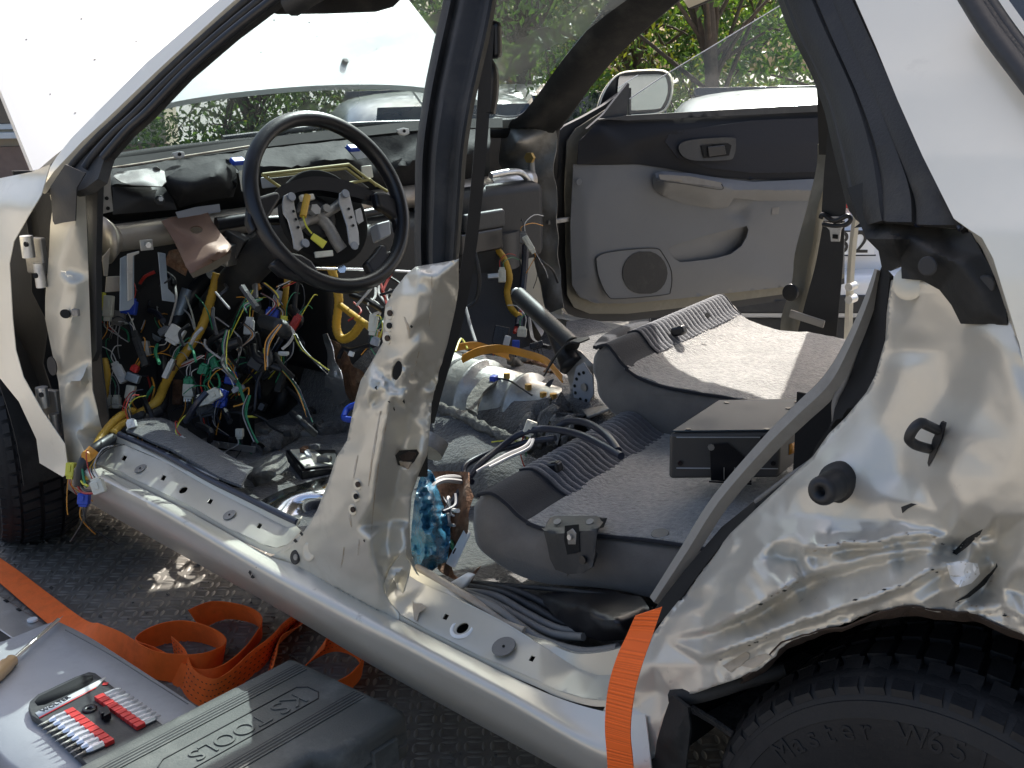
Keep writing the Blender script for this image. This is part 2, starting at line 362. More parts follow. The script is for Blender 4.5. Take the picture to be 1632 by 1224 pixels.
def glass(name, tint, dust, refl=.08, dustcol=(.62, .68, .70)):
    m = bpy.data.materials.new(name); m.use_nodes = True; t = m.node_tree; N = t.nodes; K = t.links; N.remove(N['Principled BSDF'])
    tr = N.new('ShaderNodeBsdfTransparent'); tr.inputs[0].default_value = (*tint, 1)
    gl = N.new('ShaderNodeBsdfGlossy'); gl.inputs['Roughness'].default_value = .03
    df = N.new('ShaderNodeBsdfDiffuse'); df.inputs[0].default_value = (*dustcol, 1)
    geo = N.new('ShaderNodeNewGeometry'); n = N.new('ShaderNodeTexNoise'); n.inputs['Scale'].default_value = 3.2; n.inputs['Detail'].default_value = 8; K.new(geo.outputs['Position'], n.inputs['Vector'])
    r = N.new('ShaderNodeMapRange'); r.inputs[1].default_value = .35; r.inputs[2].default_value = .72; r.inputs[3].default_value = dust*.5; r.inputs[4].default_value = dust*1.6; K.new(n.outputs['Fac'], r.inputs[0])
    a = N.new('ShaderNodeMixShader'); K.new(r.outputs[0], a.inputs[0]); K.new(tr.outputs[0], a.inputs[1]); K.new(df.outputs[0], a.inputs[2])
    lw = N.new('ShaderNodeLayerWeight'); pw = N.new('ShaderNodeMath'); pw.operation = 'POWER'; pw.inputs[1].default_value = 4; K.new(lw.outputs['Facing'], pw.inputs[0])
    fr = N.new('ShaderNodeMath'); fr.operation = 'MULTIPLY_ADD'; fr.inputs[1].default_value = .6; fr.inputs[2].default_value = .05; K.new(pw.outputs[0], fr.inputs[0])
    b = N.new('ShaderNodeMixShader'); K.new(fr.outputs[0], b.inputs[0]); K.new(a.outputs[0], b.inputs[1]); K.new(gl.outputs[0], b.inputs[2])
    K.new(b.outputs[0], N['Material Output'].inputs[0]); return m
M['windscreen'] = glass('dusty_windscreen', (.68, .82, .85), .30)
M['door_glass'] = glass('door_window_glass', (.84, .9, .88), .09)
# ------------------------------------------------------------------ ground and trailer
GZ = -.46
tag(mesh('ground', [(-150, -150, GZ), (150, -150, GZ), (150, 150, GZ), (-150, 150, GZ)], [(0, 1, 2, 3)], M['asphalt'], smooth=False), kind='structure')
BX0, BX1, BY0, BY1 = -3.5, 1.9, -1.05, 1.95
trailer = empty('flatbed_trailer', (-.8, .45, GZ), 'steel flatbed trailer with tread plate deck under the wrecked wagon', 'trailer')
box('deck_plate', ((BX0+BX1)/2, (BY0+BY1)/2, -.02), (BX1-BX0, BY1-BY0, .04), M['bed'], trailer, bevel=0)
# raised tread bars, pairs turned alternately
def bar_proto(l, wd, h):
    V = []; n = 5
    for i in range(n):
        t = -1+2*i/(n-1); k = math.sqrt(max(0, 1-t*t))
        V += [(t*l/2, -wd/2*k, 0), (t*l/2, 0, h*k), (t*l/2, wd/2*k, 0)]
    F = []
    for i in range(n-1):
        a = i*3; F += [(a, a+3, a+4, a+1), (a+1, a+4, a+5, a+2)]
    return np.array(V), F
bv, bf = bar_proto(.030, .0085, .0026); V, F = [], []
pit_ = .032
for i in range(int((BX1-BX0-.2)/pit_)):
    for j in range(int(1.75/pit_)):
        x = BX0+.1+i*pit_; y = -.62+j*pit_
        if y > 1.1: continue
        a = R(45) if (i+j) % 2 else R(-45)
        ca, sa = math.cos(a), math.sin(a)
        for s in (-.007, .007):
            o = len(V); q = bv.copy(); q[:, 1] += s
            V += [(x+ca*p[0]-sa*p[1], y+sa*p[0]+ca*p[1], p[2]) for p in q]; F += [tuple(k+o for k in f) for f in bf]
tag(mesh('tread_bars', V, F, M['bed_dot'], trailer, True), kind='stuff')
box('side_beam', ((BX0+BX1)/2, BY0+.03, -.12), (BX1-BX0, .06, .15), M['steel_dull'], trailer)
box('side_beam', ((BX0+BX1)/2, BY1-.03, -.12), (BX1-BX0, .06, .15), M['steel_dull'], trailer)
for y in (.1, .85):
    box('cross_beam', ((BX0+BX1)/2, y, -.12), (BX1-BX0-.2, .08, .12), M['steel_dull'], trailer)
for y in (BY0+.3, BY1-.3):
    for x in (-.9, -.1):
        V, F = lathe_geo((x, y-.06, -.3), (0, 1, 0), [(.06, 0), (.12, 0), (.16, .02), (.16, .10), (.12, .12), (.06, .12)], 20)
        mesh('trailer_wheel', V, F, M['tyre'], trailer)
# deck edge rails at the far left of the deck
rp = [on(-40, 905, z=.004), on(88, 985, z=.004)]; dr = (rp[1]-rp[0]); dr[2] = 0; dr /= np.linalg.norm(dr); nr = np.array([-dr[1], dr[0], 0])
if nr[1] > 0: nr = -nr
mid = on(24, 972, z=.006)+nr*.035; ax = (dr, np.cross((0, 0, 1), dr), AX[2])
box('edge_strip', mid, (1.5, .075, .02), M['steel'], trailer, ax)
box('edge_channel', mid+nr*.075+np.array([0, 0, .006]), (1.5, .06, .03), M['rubber'], trailer, ax)
box('edge_rail', mid+nr*.125+np.array([0, 0, .014]), (1.5, .024, .045), M['primer'], trailer, ax)
box('edge_rail', mid+nr*.178+np.array([0, 0, .012]), (1.5, .024, .045), M['steel_dull'], trailer, ax)
for u, v in ((52, 990), (-12, 950)):
    disc('rivet', on(u, v, z=.017), (0, 0, 1), .011, .006, M['white_paint'], trailer, bevel=.002)
for u, v in ((30, 972), (10, 958)):
    box('slot', on(u, v, z=.0165), (.016, .006, .003), M['void'], trailer, ax, bevel=0)
# ------------------------------------------------------------------ trees
def leaf_cluster(cen, rad, n, size, rs, V, F, MI, mi):
    nrm = lambda q: q/np.linalg.norm(q, axis=1, keepdims=True)
    p = cen+nrm(rs.normal(size=(n, 3)))*rad*(rs.uniform(.35, 1, (n, 1))**.6)*np.array([1, 1, .8])
    a = rs.normal(size=(n, 3)); a[:, 2] -= .5; a = nrm(a); b = nrm(np.cross(a, rs.normal(size=(n, 3)))); s = size*rs.uniform(.6, 1.35, (n, 1)); n_ = np.cross(a, b)*.18*s
    o = len(V); V.extend(np.stack([p, p+a*s*.5+b*s*.26+n_, p+a*s*1.1, p+a*s*.5-b*s*.26+n_], 1).reshape(-1, 3).tolist())
    for k in range(n): q = o+4*k; F.append((q, q+1, q+2)); F.append((q, q+2, q+3))
    MI += [mi]*(2*n)
def tree(name, base, h, r, label, seed, nclus=70, per=60, leaf=.075, lean=(0, 0), low=.25, mats=('leaf_a', 'leaf_b', 'leaf_c'), pw=(.45, .45, .1), group=None):
    rs = np.random.RandomState(seed); base = np.array(base, float)
    root = empty(name, base, label, 'tree', group)
    top = base+np.array([lean[0], lean[1], h*.72])
    geos = [tube_geo([base, base+(top-base)*.3+rs.normal(size=3)*.06, base+(top-base)*.65+rs.normal(size=3)*.1, top], lambda t: .11*(1-.75*t)*h/5, 10)]
    V, F, MI = [], [], []
    for i in range(nclus):
        a = rs.uniform(0, 2*math.pi); q = rs.uniform(0, 1)**.5; z = rs.uniform(low, 1.0)
        wdt = r*(1-abs((z-.55)/.62)**2.2) if abs(z-.55) < .62 else r*.1
        c = base+np.array([lean[0]*z+math.cos(a)*q*wdt, lean[1]*z+math.sin(a)*q*wdt, z*h])
        if i % 3 == 0:
            t = rs.uniform(.35, .95); s = base+(top-base)*t; geos.append(tube_geo([s, (s+c)/2+rs.normal(size=3)*.06+np.array([0, 0, .1]), c], lambda t: .028*(1-.8*t)*h/5, 6, 4))
        leaf_cluster(c, r*rs.uniform(.16, .30), per, leaf, rs, V, F, MI, rs.choice(3, p=pw))
    tv, tf = merge(*geos); mesh('trunk', tv, tf, M['bark'], root)
    o = mesh('crown', V, F, [M[k] for k in mats], root, False); o.data.polygons.foreach_set('material_index', MI)
    return root
def far(u, d): return CAM + ray(u, 107)*d
def gpos(u, d): p = far(u, d); return (p[0], p[1], GZ)
TG = 'trees beyond the parked cars'
tree('broadleaf_tree', gpos(835, 10.5), 4.6, 1.75, 'bushy green tree seen through the windscreen behind the silver hatchback', 1, 120, 75, low=.12)
tree('broadleaf_tree', gpos(1165, 9.6), 4.4, 1.5, 'leaning tree with a bare forked trunk seen above the passenger door', 2, 95, 70, lean=(-.35, -.1), low=.40)
tree('broadleaf_tree', gpos(1010, 12.5), 4.4, 1.9, 'tree with yellowing leaves behind the door mirror', 3, 110, 75, low=.1, pw=(.4, .3, .3))
tree('broadleaf_tree', gpos(1330, 12.5), 4.6, 2.0, 'dense tree behind the white parked car roof', 4, 120, 75, low=.12)
tree('broadleaf_tree', gpos(1560, 12.0), 4.6, 2.0, 'dark tree hidden mostly behind the rear pillar of the wagon', 5, 80, 60, low=.15)
tree('broadleaf_tree', gpos(640, 13.5), 4.6, 2.0, 'tree behind the raised white bonnet', 6, 100, 70, low=.1)
tree('broadleaf_tree', gpos(400, 13.5), 3.2, 2.1, 'low dense tree showing under the raised white bonnet', 8, 120, 75, low=.03)
hb = tag(empty('hedge', gpos(1130, 14.6), 'long dark hedge closing the view behind the trees', 'hedge'), None)
V, F, MI = [], [], []; rs = np.random.RandomState(11)
for i in range(420):
    u = rs.uniform(330, 1900); c = far(u, rs.uniform(14.2, 15.4)); c[2] = GZ+rs.uniform(.1, 3.2); leaf_cluster(c, .55, 62, .13, rs, V, F, MI, rs.choice(3, p=(.35, .6, .05)))
o = mesh('foliage', V, F, [M['leaf_a'], M['leaf_b'], M['leaf_c']], hb, False); o.data.polygons.foreach_set('material_index', MI)
for u in (480, 700, 900, 1100, 1300, 1500, 1700):
    b = np.array(gpos(u, 14.8)); tube('stem', [b, b+np.array([.05, 0, 1.2]), b+np.array([-.05, .05, 2.4])], .05, M['bark'], hb)
# ------------------------------------------------------------------ building on the left
bp = far(60, 15); bpd = np.array([RT[0], RT[1], 0]); bpd /= np.linalg.norm(bpd); bnr = np.array([-FW[0], -FW[1], 0]); bnr /= np.linalg.norm(bnr)
bld = empty('building', (bp[0], bp[1], GZ), 'beige rendered building with a wide shop window behind the raised bonnet', 'building')
bax = (bpd, -bnr, AX[2])
def bb(name, du, z, s, m, off=0, bevel=.01, par=None): return box(name, np.array([bp[0], bp[1], 0])+bpd*du+bnr*off+np.array([0, 0, z]), s, m, par or bld, bax, bevel)
bb('wall', -1.5, 1.3, (6.2, .6, 3.6), M['wall'], -.35)
wn = bb('window', -1.2, 1.05, (3.0, .10, 1.15), M['white_paint'], -.03)
bb('pane', -1.95, 1.05, (1.38, .06, 1.0), M['car_glass'], 0.01, par=wn); bb('pane', -.45, 1.05, (1.38, .06, 1.0), M['car_glass'], 0.01, par=wn)
bb('sill', -1.2, .40, (3.3, .3, .08), M['white_paint'], .05); bb('cladding', -1.2, 1.95, (3.6, .12, .35), M['wall_brown'], 0.02)
bb('plinth', -1.5, -.1, (6.3, .1, .7), M['wall_brown'], 0.0)
bb('awning', -1.2, 1.72, (3.4, .7, .07), M['white_paint'], .33)
# ------------------------------------------------------------------ parked cars in the background
def hatchback(name, loc, yaw, paint, label, plate=None, decal=False, wiper=True, scale=1):
    root = empty(name, loc, label, 'car'); root.rotation_euler = (0, 0, yaw); root.scale = (scale,)*3
    # local: +x to the car's front, y left, z up, origin under the rear bumper
    st = [(-.02, .55, .78, .60), (.10, .35, .98, .76), (.35, .30, 1.40, .80), (.9, .28, 1.46, .81), (1.7, .28, 1.44, .81), (2.35, .28, 1.05, .80), (2.6, .28, .95, .79), (3.4, .30, .84, .76), (3.72, .38, .66, .66), (3.78, .45, .58, .55)]
    sec = []
    for x, z0, z1, hw in st:
        belt = min(z1, .88); s = []
        top = hw-.16 if z1 > 1.1 else hw-.06
        s += [(x, -hw*.86, z0), (x, -hw, z0+.12), (x, -hw, (z0+belt)/2), (x, -hw+.03, belt), (x, -top-.04, max(belt, z1-.10)), (x, -top+.08, z1-.02), (x, 0, z1+.015), (x, top-.08, z1-.02), (x, top+.04, max(belt, z1-.10)), (x, hw-.03, belt), (x, hw, (z0+belt)/2), (x, hw, z0+.12), (x, hw*.86, z0)]
        sec.append(s)
    n = len(sec[0]); V = [p for s in sec for p in s]
    F = [(i*n+j, (i+1)*n+j, (i+1)*n+(j+1) % n, i*n+(j+1) % n) for i in range(len(sec)-1) for j in range(n)]
    F += [tuple(range(n)), tuple((len(sec)-1)*n+k for k in range(n))[::-1]]
    body = mesh('body', V, F, paint, None, True, subsurf=2)
    bm = bmesh.new(); bm.from_mesh(body.data); bmesh.ops.recalc_face_normals(bm, faces=bm.faces); bm.to_mesh(body.data); bm.free()
    def ch(o): o.parent = root; return o
    ch(body)
    def bx(nm, c, s, m, ax=AX, bev=.012): return ch(box(nm, c, s, m, None, ax, bev))
    tl = rotax(0, R(-24), 0)
    bx('bumper', (-.06, 0, .50), (.22, 1.52, .22), paint, bev=.05); bx('bumper_insert', (-.175, 0, .47), (.02, 1.2, .09), M['dark'])
    bx('lower_valance', (-.03, 0, .33), (.16, 1.40, .14), M['dark'], bev=.03)
    for s in (-1, 1):
        bx('tail_lamp', (.03, s*.62, .90), (.06, .20, .15), M['lamp_red'], bev=.02); bx('reverse_lamp', (.0, s*.62, .79), (.06, .20, .07), M['white_plastic'], bev=.015)
        w = [(.42, 0), (.62, 0)]
        for a, b in (((.50, 1.30), (1.28, .90)), ((1.34, 1.33), (2.12, .90))):
            x0, z1 = a; x1, z0 = b
            ch(prism('side_window', [(x0-.08, s*.80, z0), (x1, s*.80, z0), (x1-.28 if x0 > 1 else x1, s*.705, z1), (x0+.1, s*.705, z1)], (0, s*.012, 0), M['car_glass'], None, .004))
    ch(prism('rear_window', [(.085, -.58, .93), (.085, .58, .93), (.275, .50, 1.36), (.275, -.50, 1.36)], (-.03, 0, .012), M['car_glass'], None, .008))
    ch(prism('windscreen', [(2.50, -.62, .98), (2.50, .62, .98), (1.86, .52, 1.40), (1.86, -.52, 1.40)], (.03, 0, .05), M['car_glass'], None, .008))
    if wiper: ch(tube('rear_wiper', [(.03, .05, .95), (.09, -.15, 1.04), (.12, -.36, 1.07)], .012, M['black'], None))
    for x in (.62, 3.05):
        for s in (-1, 1):
            V, F = lathe_geo((x, s*.60, .29), (0, s, 0), [(.05, .19), (.17, .19), (.19, .2), (.26, .21), (.29, .17), (.29, .02), (.2, 0)], 24)
            ch(mesh('wheel', V, F, M['tyre'], None)); V, F = lathe_geo((x, s*.60, .29), (0, s, 0), [(.0, .205), (.06, .21), (.15, .19), (.185, .202)], 20); ch(mesh('hub_cap', V, F, M['steel'], None))
    if plate:
        bx('red_garnish', (.035, 0, .93), (.05, 1.0, .055), M['lamp_red'])
        pl = bx('number_plate', (-.055, 0, .745), (.014, .50, .115), M['plate_white'], bev=.003)
        for nm, a in (('plate_border', .0585), ('plate_border', -.0585)): bx(nm, (-.0565, 0, .745+a), (.014, .51, .006), M['black'], bev=0)
        cu = bpy.data.curves.new('digits', 'FONT'); cu.body = plate; cu.size = .15; cu.extrude = .001; cu.align_x = 'CENTER'; cu.align_y = 'CENTER'; cu.space_character = 1.15
        t = bpy.data.objects.new('plate_lettering', cu); C.objects.link(t); me = bpy.data.meshes.new_from_object(t.evaluated_get(bpy.context.evaluated_depsgraph_get()))
        bpy.data.objects.remove(t); t = bpy.data.objects.new('plate_lettering', me); C.objects.link(t); me.materials.append(M['black'])
        t.matrix_world = Matrix(((0, 0, -1, -.064), (-1, 0, 0, 0), (0, 1, 0, .745), (0, 0, 0, 1))); t.parent = root
    if decal:
        for i in range(9):
            for j in range(5):
                if (i+j) % 2: bx('flag_square', (.045+.44*.035*j-.016, -.12+.035*i, .99+.035*j), (.006, .034, .034), M['black'], tl, 0)
        for j, (a, b) in enumerate(((.97, .30), (1.17, .22))): bx('decal_stripe', (.04+(a-.93)*.44, .12, a), (.006, b, .016), M['red'], tl, 0)
    return root
def carpos(u, d): p = far(u, d); return (p[0], p[1], GZ)
hatchback('hatchback', carpos(1322, 5.3), math.atan2(FW[1], FW[0])+R(-6), M['white_car'], 'white hatchback parked rear end towards the wagon with a plate ending 32', '7 1 32', wiper=False, scale=1.0)
hatchback('hatchback', carpos(735, 7.0), math.atan2(FW[1], FW[0])+R(14), M['silver_car'], 'silver hatchback with a chequered flag decal seen through the windscreen', decal=True)
hatchback('hatchback', carpos(945, 9.6), math.atan2(FW[1], FW[0])+R(50), M['silver_car'], 'dark windowed grey car glimpsed between windscreen pillar and door', wiper=False)
hatchback('hatchback', carpos(-190, 9.5), math.atan2(FW[1], FW[0])+R(75), mat('navy_car_paint', (.02, .03, .07), .3, .3, .5), 'dark blue car roof in front of the beige building', wiper=False)
# ------------------------------------------------------------------ the stripped wagon: body shell
car = empty('station_wagon', (-1.0, .85, 0), 'wrecked champagne silver station wagon stripped of its left doors and dashboard', 'car')
P_ = M['paint']
def ysk(v, y0=.05, v0=300, y1=.25, v1=0): return y0+(v0-np.asarray(v, float))/(v0-v1)*(y1-y0)
# ---- front fender
relief('front_fender', [(-90, 318), (-40, 296), (0, 284), (50, 274), (80, 262), (66, 310), (45, 345), (22, 385), (15, 420), (20, 508), (25, 558), (37, 601), (67, 655), (103, 708), (109, 752), (100, 760), (63, 738), (58, 700), (30, 640), (0, 603), (-40, 566), (-90, 545)],
       Field([(-90, 318, .05), (0, 284, .05), (50, 274, .05), (80, 262, .05), (66, 310, .012), (-90, 345, .012), (0, 320, .012), (-90, 380, -.004), (-90, 450, -.004), (0, 420, -.006), (15, 420, .004), (20, 508, .004), (-90, 545, .012), (0, 603, .014), (-20, 500, -.004), (37, 601, .008), (63, 738, .03), (103, 708, .014), (109, 752, .02), (30, 640, .012), (50, 330, .003)], 14), M['paint_clean'], car, 9, thick=.0015)
# inner body panel behind the hinge gap, its shade put into a near-black colour
relief('hinge_gap_panel', [(10, 380), (70, 300), (105, 300), (110, 420), (108, 500), (125, 650), (112, 720), (60, 660), (20, 560), (8, 470)], .115, M['rubber_dusty'], car, 14)
# ---- hinge pillar
relief('hinge_pillar', [(78, 305), (84, 330), (80, 360), (78, 408), (72, 475), (72, 508), (80, 548), (93, 608), (100, 675), (104, 712), (108, 768), (150, 748), (168, 700), (160, 675), (147, 621), (146, 575), (141, 441), (138, 350), (135, 295), (110, 285)],
       Field([(78, 305, .06), (80, 360, .06), (78, 408, .062), (72, 490, .062), (93, 608, .06), (100, 675, .052), (108, 768, .03), (150, 748, .048), (95, 340, .046), (92, 430, .046), (90, 500, .046), (106, 610, .044), (118, 690, .04), (112, 340, .044), (112, 450, .044), (112, 520, .044), (125, 610, .046), (135, 680, .055), (118, 350, .054), (119, 450, .054), (121, 530, .056), (138, 620, .075), (146, 575, .08), (141, 441, .08), (138, 350, .08), (168, 700, .10), (160, 675, .085), (135, 295, .08), (110, 285, .05)], 4), P_, car, 7)
relief('pillar_seal', [(133, 300), (140, 272), (160, 252), (156, 300), (153, 420), (154, 560), (146, 577), (142, 441), (139, 350)], .088, M['rubber'], car, 10, thick=.012)
for (u, v, s) in ((52, 405, 1), (76, 645, 1)):      # two door hinges
    h = empty('x', (0, 0, 0)); bpy.data.objects.remove(h)
    c = on(u-8, v-12, y=.035); c2 = on(u+8, v+14, y=.05)
    hp = box('door_hinge', on(u+6, v+2, y=.06), (.05, .016, .075), M['steel_dull'], car, rotax(R(20)), .004)
    V, F = merge(tube_geo([c+np.array([0, 0, .022]), c-np.array([0, 0, .022])], .013, 10, spline=False), tube_geo([c2+np.array([.004, 0, .0]), c2-np.array([-.004, 0, .05])], .011, 10, spline=False))
    mesh('hinge_knuckle', V, F, M['steel'], hp, True, angle=40)
    disc('bolt_hole', on(u-9, v-16, y=.018), (.3, -1, 0), .0055, .004, M['void'], hp, 12); disc('bolt_hole', on(u+6, v+34, y=.03), (.3, -1, 0), .0055, .004, M['void'], hp, 12)
disc('latch_hole', on(105, 500, y=.042), (.35, -1, .1), .013, .003, M['void'], car, ry=.009)
box('latch_tab', on(121, 498, y=.046), (.016, .008, .014), M['steel_dull'], car, rotax(R(20)), .002)
disc('pillar_hole', on(84, 583, y=.044), (.4, -1, 0), .012, .003, M['rubber'], car, ry=.02)
# ---- windscreen pillar (left)
yA = lambda u, v: ysk(v)
relief('pillar_outer_strip', [(62, 305), (75, 274), (91, 249), (114, 220), (153, 180), (233, 100), (333, 13), (375, -22), (410, -30), (363, 10), (333, 37), (253, 110), (167, 192), (131, 225), (85, 274), (66, 302)], lambda u, v: ysk(v)-.012, M['paint_clean'], car, 8, thick=.012)
relief('pillar_weatherstrip', [(64, 305), (85, 272), (131, 223), (167, 190), (253, 108), (333, 35), (363, 8), (405, -30), (475, -30), (433, 3), (367, 53), (293, 117), (233, 180), (200, 210), (168, 247), (156, 285), (136, 300), (122, 305), (86, 310)], lambda u, v: ysk(v)+.004, M['trim_dark'], car, 8, thick=.02)
for k, (o, r, m) in enumerate(((0.0, .009, 'rubber'), (.33, .007, 'trim_dark'), (.68, .008, 'rubber'), (1.0, .009, 'black'))):
    a = [(72, 300), (88, 272), (131, 226), (170, 190), (256, 109), (336, 36), (405, -28)]; b = [(165, 252), (178, 236), (206, 205), (236, 178), (296, 116), (370, 51), (472, -28)]
    pts = [(p[0]+(q[0]-p[0])*o, p[1]+(q[1]-p[1])*o) for p, q in zip(a, b)]
    tube('weatherstrip_bead', [on(u, v, y=float(ysk(v))+.0) for u, v in pts], r, M[m], car, 8)
relief('black_tape', [(80, 298), (84, 352), (87, 358), (100, 355), (120, 352), (122, 300), (136, 276), (104, 262)], Field([(80, 298, .036), (84, 352, .040), (120, 352, .042), (122, 300, .040), (136, 276, .05), (104, 262, .04), (100, 320, .034)], 4), M['rubber'], car, 7)
# ---- sill
l0 = [(108, 768), (163, 796), (281, 862), (449, 956), (575, 1032), (670, 1086), (820, 1168), (926, 1226), (1030, 1282)]
l1a = [(114, 757), (190, 797), (286, 848), (438, 938), (565, 1010), (655, 1056), (820, 1146), (928, 1206), (1034, 1262)]
l1 = [(122, 744), (222, 794), (290, 831), (427, 912), (555, 982), (637, 1022), (725, 1069), (820, 1119), (930, 1183), (972, 1203), (1040, 1240)]
l1b = [(138, 742), (224, 785), (296, 822), (406, 886), (520, 944), (640, 1006), (725, 1050), (820, 1100), (905, 1148), (968, 1172), (1036, 1190)]
l2 = [(150, 741), (225, 779), (299, 816), (385, 864), (430, 888), (480, 906), (560, 950), (643, 994), (725, 1036), (820, 1083), (886, 1112), (961, 1134), (1030, 1140)]
loft('outer_sill', [L([(108, 778)]+[(u+4, v+18) for u, v in l0[1:]], y=.10), L(l0, y=.038), L(l1a, y=.022), L(l1, y=.017), L(l1b, y=.033), L(l2, y=.052)], M['paint_scratch'], car, 110, .002, m=3, flip=True)
f3 = [(153, 739), (190, 750), (225, 768), (299, 803), (364, 841), (419, 867), (440, 873), (459, 867), (480, 846)]
f4 = [(168, 704), (200, 710), (262, 736), (332, 776), (406, 814), (457, 840), (472, 838)]
f5 = [(166, 690), (196, 697), (262, 728), (360, 780), (420, 808), (470, 829), (478, 826)]
r3 = [(611, 930), (613, 945), (619, 957), (639, 980), (689, 1007), (762, 1044), (860, 1086), (886, 1099), (930, 1112), (963, 1116), (1005, 1110)]
r4 = [(640, 905), (650, 916), (678, 932), (725, 952), (799, 989), (860, 1026), (919, 1064), (952, 1076), (974, 1075), (1005, 1062)]
r5 = [(656, 893), (663, 908), (716, 939), (762, 970), (836, 1011), (875, 1026), (919, 1042), (974, 1037), (1001, 1026)]
def holes_for(lst): return [[(u+a*math.cos(t)*1.0, v+b*math.sin(t)-.35*a*math.cos(t)) for t in [2*math.pi*k/14 for k in range(14)]] for u, v, a, b in lst]
def sq(u, v, s): return [(u-s, v+s*.5), (u+s*.15, v+s*.95), (u+s, v-s*.5), (u-s*.15, v-s*.95)]
for nm, a3, a4, a5, l2s, hl, sqs in (('front_sill_plate', f3, f4, f5, l2[:5], [(292, 781, 7, 5.0)], [(198, 730), (260.5, 761.5), (335, 799), (413.5, 838)]),
                                ('rear_sill_plate', r3, r4, r5, l2[7:12], [(737, 1001, 10, 8)], [(710.5, 983), (848, 1049.5)])):
    poly = a3+a4[::-1]
    relief(nm, poly, Field([(u, v, .057) for u, v in a3]+[(u, v, .108) for u, v in a4], 2), M['paint'], car, 6, holes=holes_for(hl)+[sq(u, v, 5 if nm[0] == 'f' else 5.6) for u, v in sqs])
    loft('sill_step', [L(a3, y=.058), L([(u, v+10) for u, v in a3], y=.056)], M['paint'], car, 60, .0015)
    loft('sill_flange', [L(a4, y=.107), L(a5, y=.113), L([(u+3, v-4) for u, v in a5], y=.122)], M['paint'], car, 60, .002)
    # dark hollow under the holes
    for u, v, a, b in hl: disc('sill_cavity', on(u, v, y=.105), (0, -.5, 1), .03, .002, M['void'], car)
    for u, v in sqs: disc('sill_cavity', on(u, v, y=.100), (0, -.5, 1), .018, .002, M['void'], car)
for (u, v, a, m) in ((224, 747, .0125, 'steel_dull'), (366, 821, .0125, 'steel_dull'), (803, 1031, .0175, 'trim_grey')):
    y = .078; disc('sill_plug', on(u, v, y=y), (0, -.42, 1), a, .002, M[m], car, bevel=.0008); disc('plug_dimple', on(u, v, y=y-.001), (0, -.42, 1), .002, .0022, M['void'], car)
V, F = lathe_geo(on(737, 1001, y=.079), (0, -.42, 1), [(.0135, 0), (.0145, .002), (.019, .0015), (.0195, -.001)], 24); mesh('hole_collar', V, F, M['white_paint'], car)
tube('sill_rubber_seal', L([(190, 692), (262, 724), (330, 762), (385, 789), (440, 816), (474, 832)], y=.112), .006, M['wire_navy'], car)
tube('rear_sill_seal', L([(664, 904), (716, 934), (762, 962), (800, 990), (836, 1006)], y=.118), .006, M['primer'], car)
tube('rear_sill_trim', L([(730, 945), (790, 968), (830, 998), (870, 1022), (930, 1038), (985, 1032)], y=.125), .006, M['trim_grey'], car)
# bare scraped patches
relief('bare_patch', [(640, 955), (643, 968), (648, 953), (655, 951), (660, 962), (672, 962), (680, 968), (668, 976), (664, 990), (650, 981), (640, 974)], lambda u, v: .065+(980-v)*.0007, M['primer'], car, 5, thick=.0006)
# ---- centre pillar, lower (crumpled metal)
bp_left = [(662, 425), (646, 439), (628, 462), (614, 487), (610, 523), (610, 546), (594, 574), (575, 606), (566, 638), (560, 667), (553, 702), (535, 731), (523, 768), (505, 814), (485, 846), (470, 862), (450, 874)]
bp_bot = [(432, 888), (470, 904), (520, 931), (560, 952), (600, 974), (636, 992), (636, 978), (622, 962), (614, 945), (612, 930)]
bp_right = [(622, 905), (640, 885), (652, 893), (664, 915), (668, 918), (657, 895), (654, 860), (653, 834), (656, 789), (668, 754), (681, 725), (686, 674), (688, 642), (699, 594), (713, 549), (726, 491), (731, 459), (731, 414)]
ctrl = []
def col(pts, off=0): ctrl.extend([(u, v, y) for u, v, y in pts])
col([(662, 425, .050), (646, 439, .046), (628, 462, .046), (614, 487, .048), (610, 523, .050), (610, 546, .052), (594, 574, .058), (575, 606, .058), (566, 638, .052), (560, 667, .054), (553, 702, .056), (535, 731, .052), (523, 768, .050), (505, 814, .050), (485, 846, .052), (460, 870, .056), (432, 888, .054)])
col([(668, 432, .026), (664, 469, .018), (657, 514, .016), (650, 546, .022), (645, 574, .020), (641, 612, .026), (617, 652, .016), (608, 697, .014), (599, 743, .012), (592, 800, .012), (590, 857, .016), (594, 892, .026), (604, 920, .032), (606, 945, .036)])
col([(640, 470, .026), (632, 500, .030), (628, 530, .032), (635, 552, .030), (620, 575, .030), (612, 596, .044), (600, 612, .028), (590, 600, .034), (586, 622, .022), (600, 634, .040), (620, 628, .020), (630, 614, .042), (640, 632, .022), (650, 622, .040), (632, 642, .034), (588, 650, .032), (585, 690, .028), (578, 720, .024), (562, 760, .024), (550, 800, .026), (530, 830, .030), (520, 860, .034), (545, 880, .030), (570, 840, .022), (560, 910, .034), (500, 880, .042), (520, 931, .050), (560, 952, .050), (600, 974, .050), (636, 992, .052), (470, 904, .053)])
col([(700, 440, .030), (690, 460, .036), (680, 500, .034), (672, 520, .040), (668, 548, .030), (690, 470, .038), (700, 500, .060), (690, 540, .066), (675, 590, .070), (664, 630, .072), (655, 660, .066), (648, 700, .072), (640, 740, .064), (630, 790, .070), (620, 830, .074), (616, 860, .066), (620, 890, .060), (610, 905, .050)])
col([(720, 470, .072), (712, 505, .078), (700, 550, .082), (690, 590, .084), (680, 640, .086), (676, 690, .078), (672, 725, .068), (655, 760, .074), (646, 800, .080), (642, 840, .072), (648, 870, .068), (640, 885, .060)])
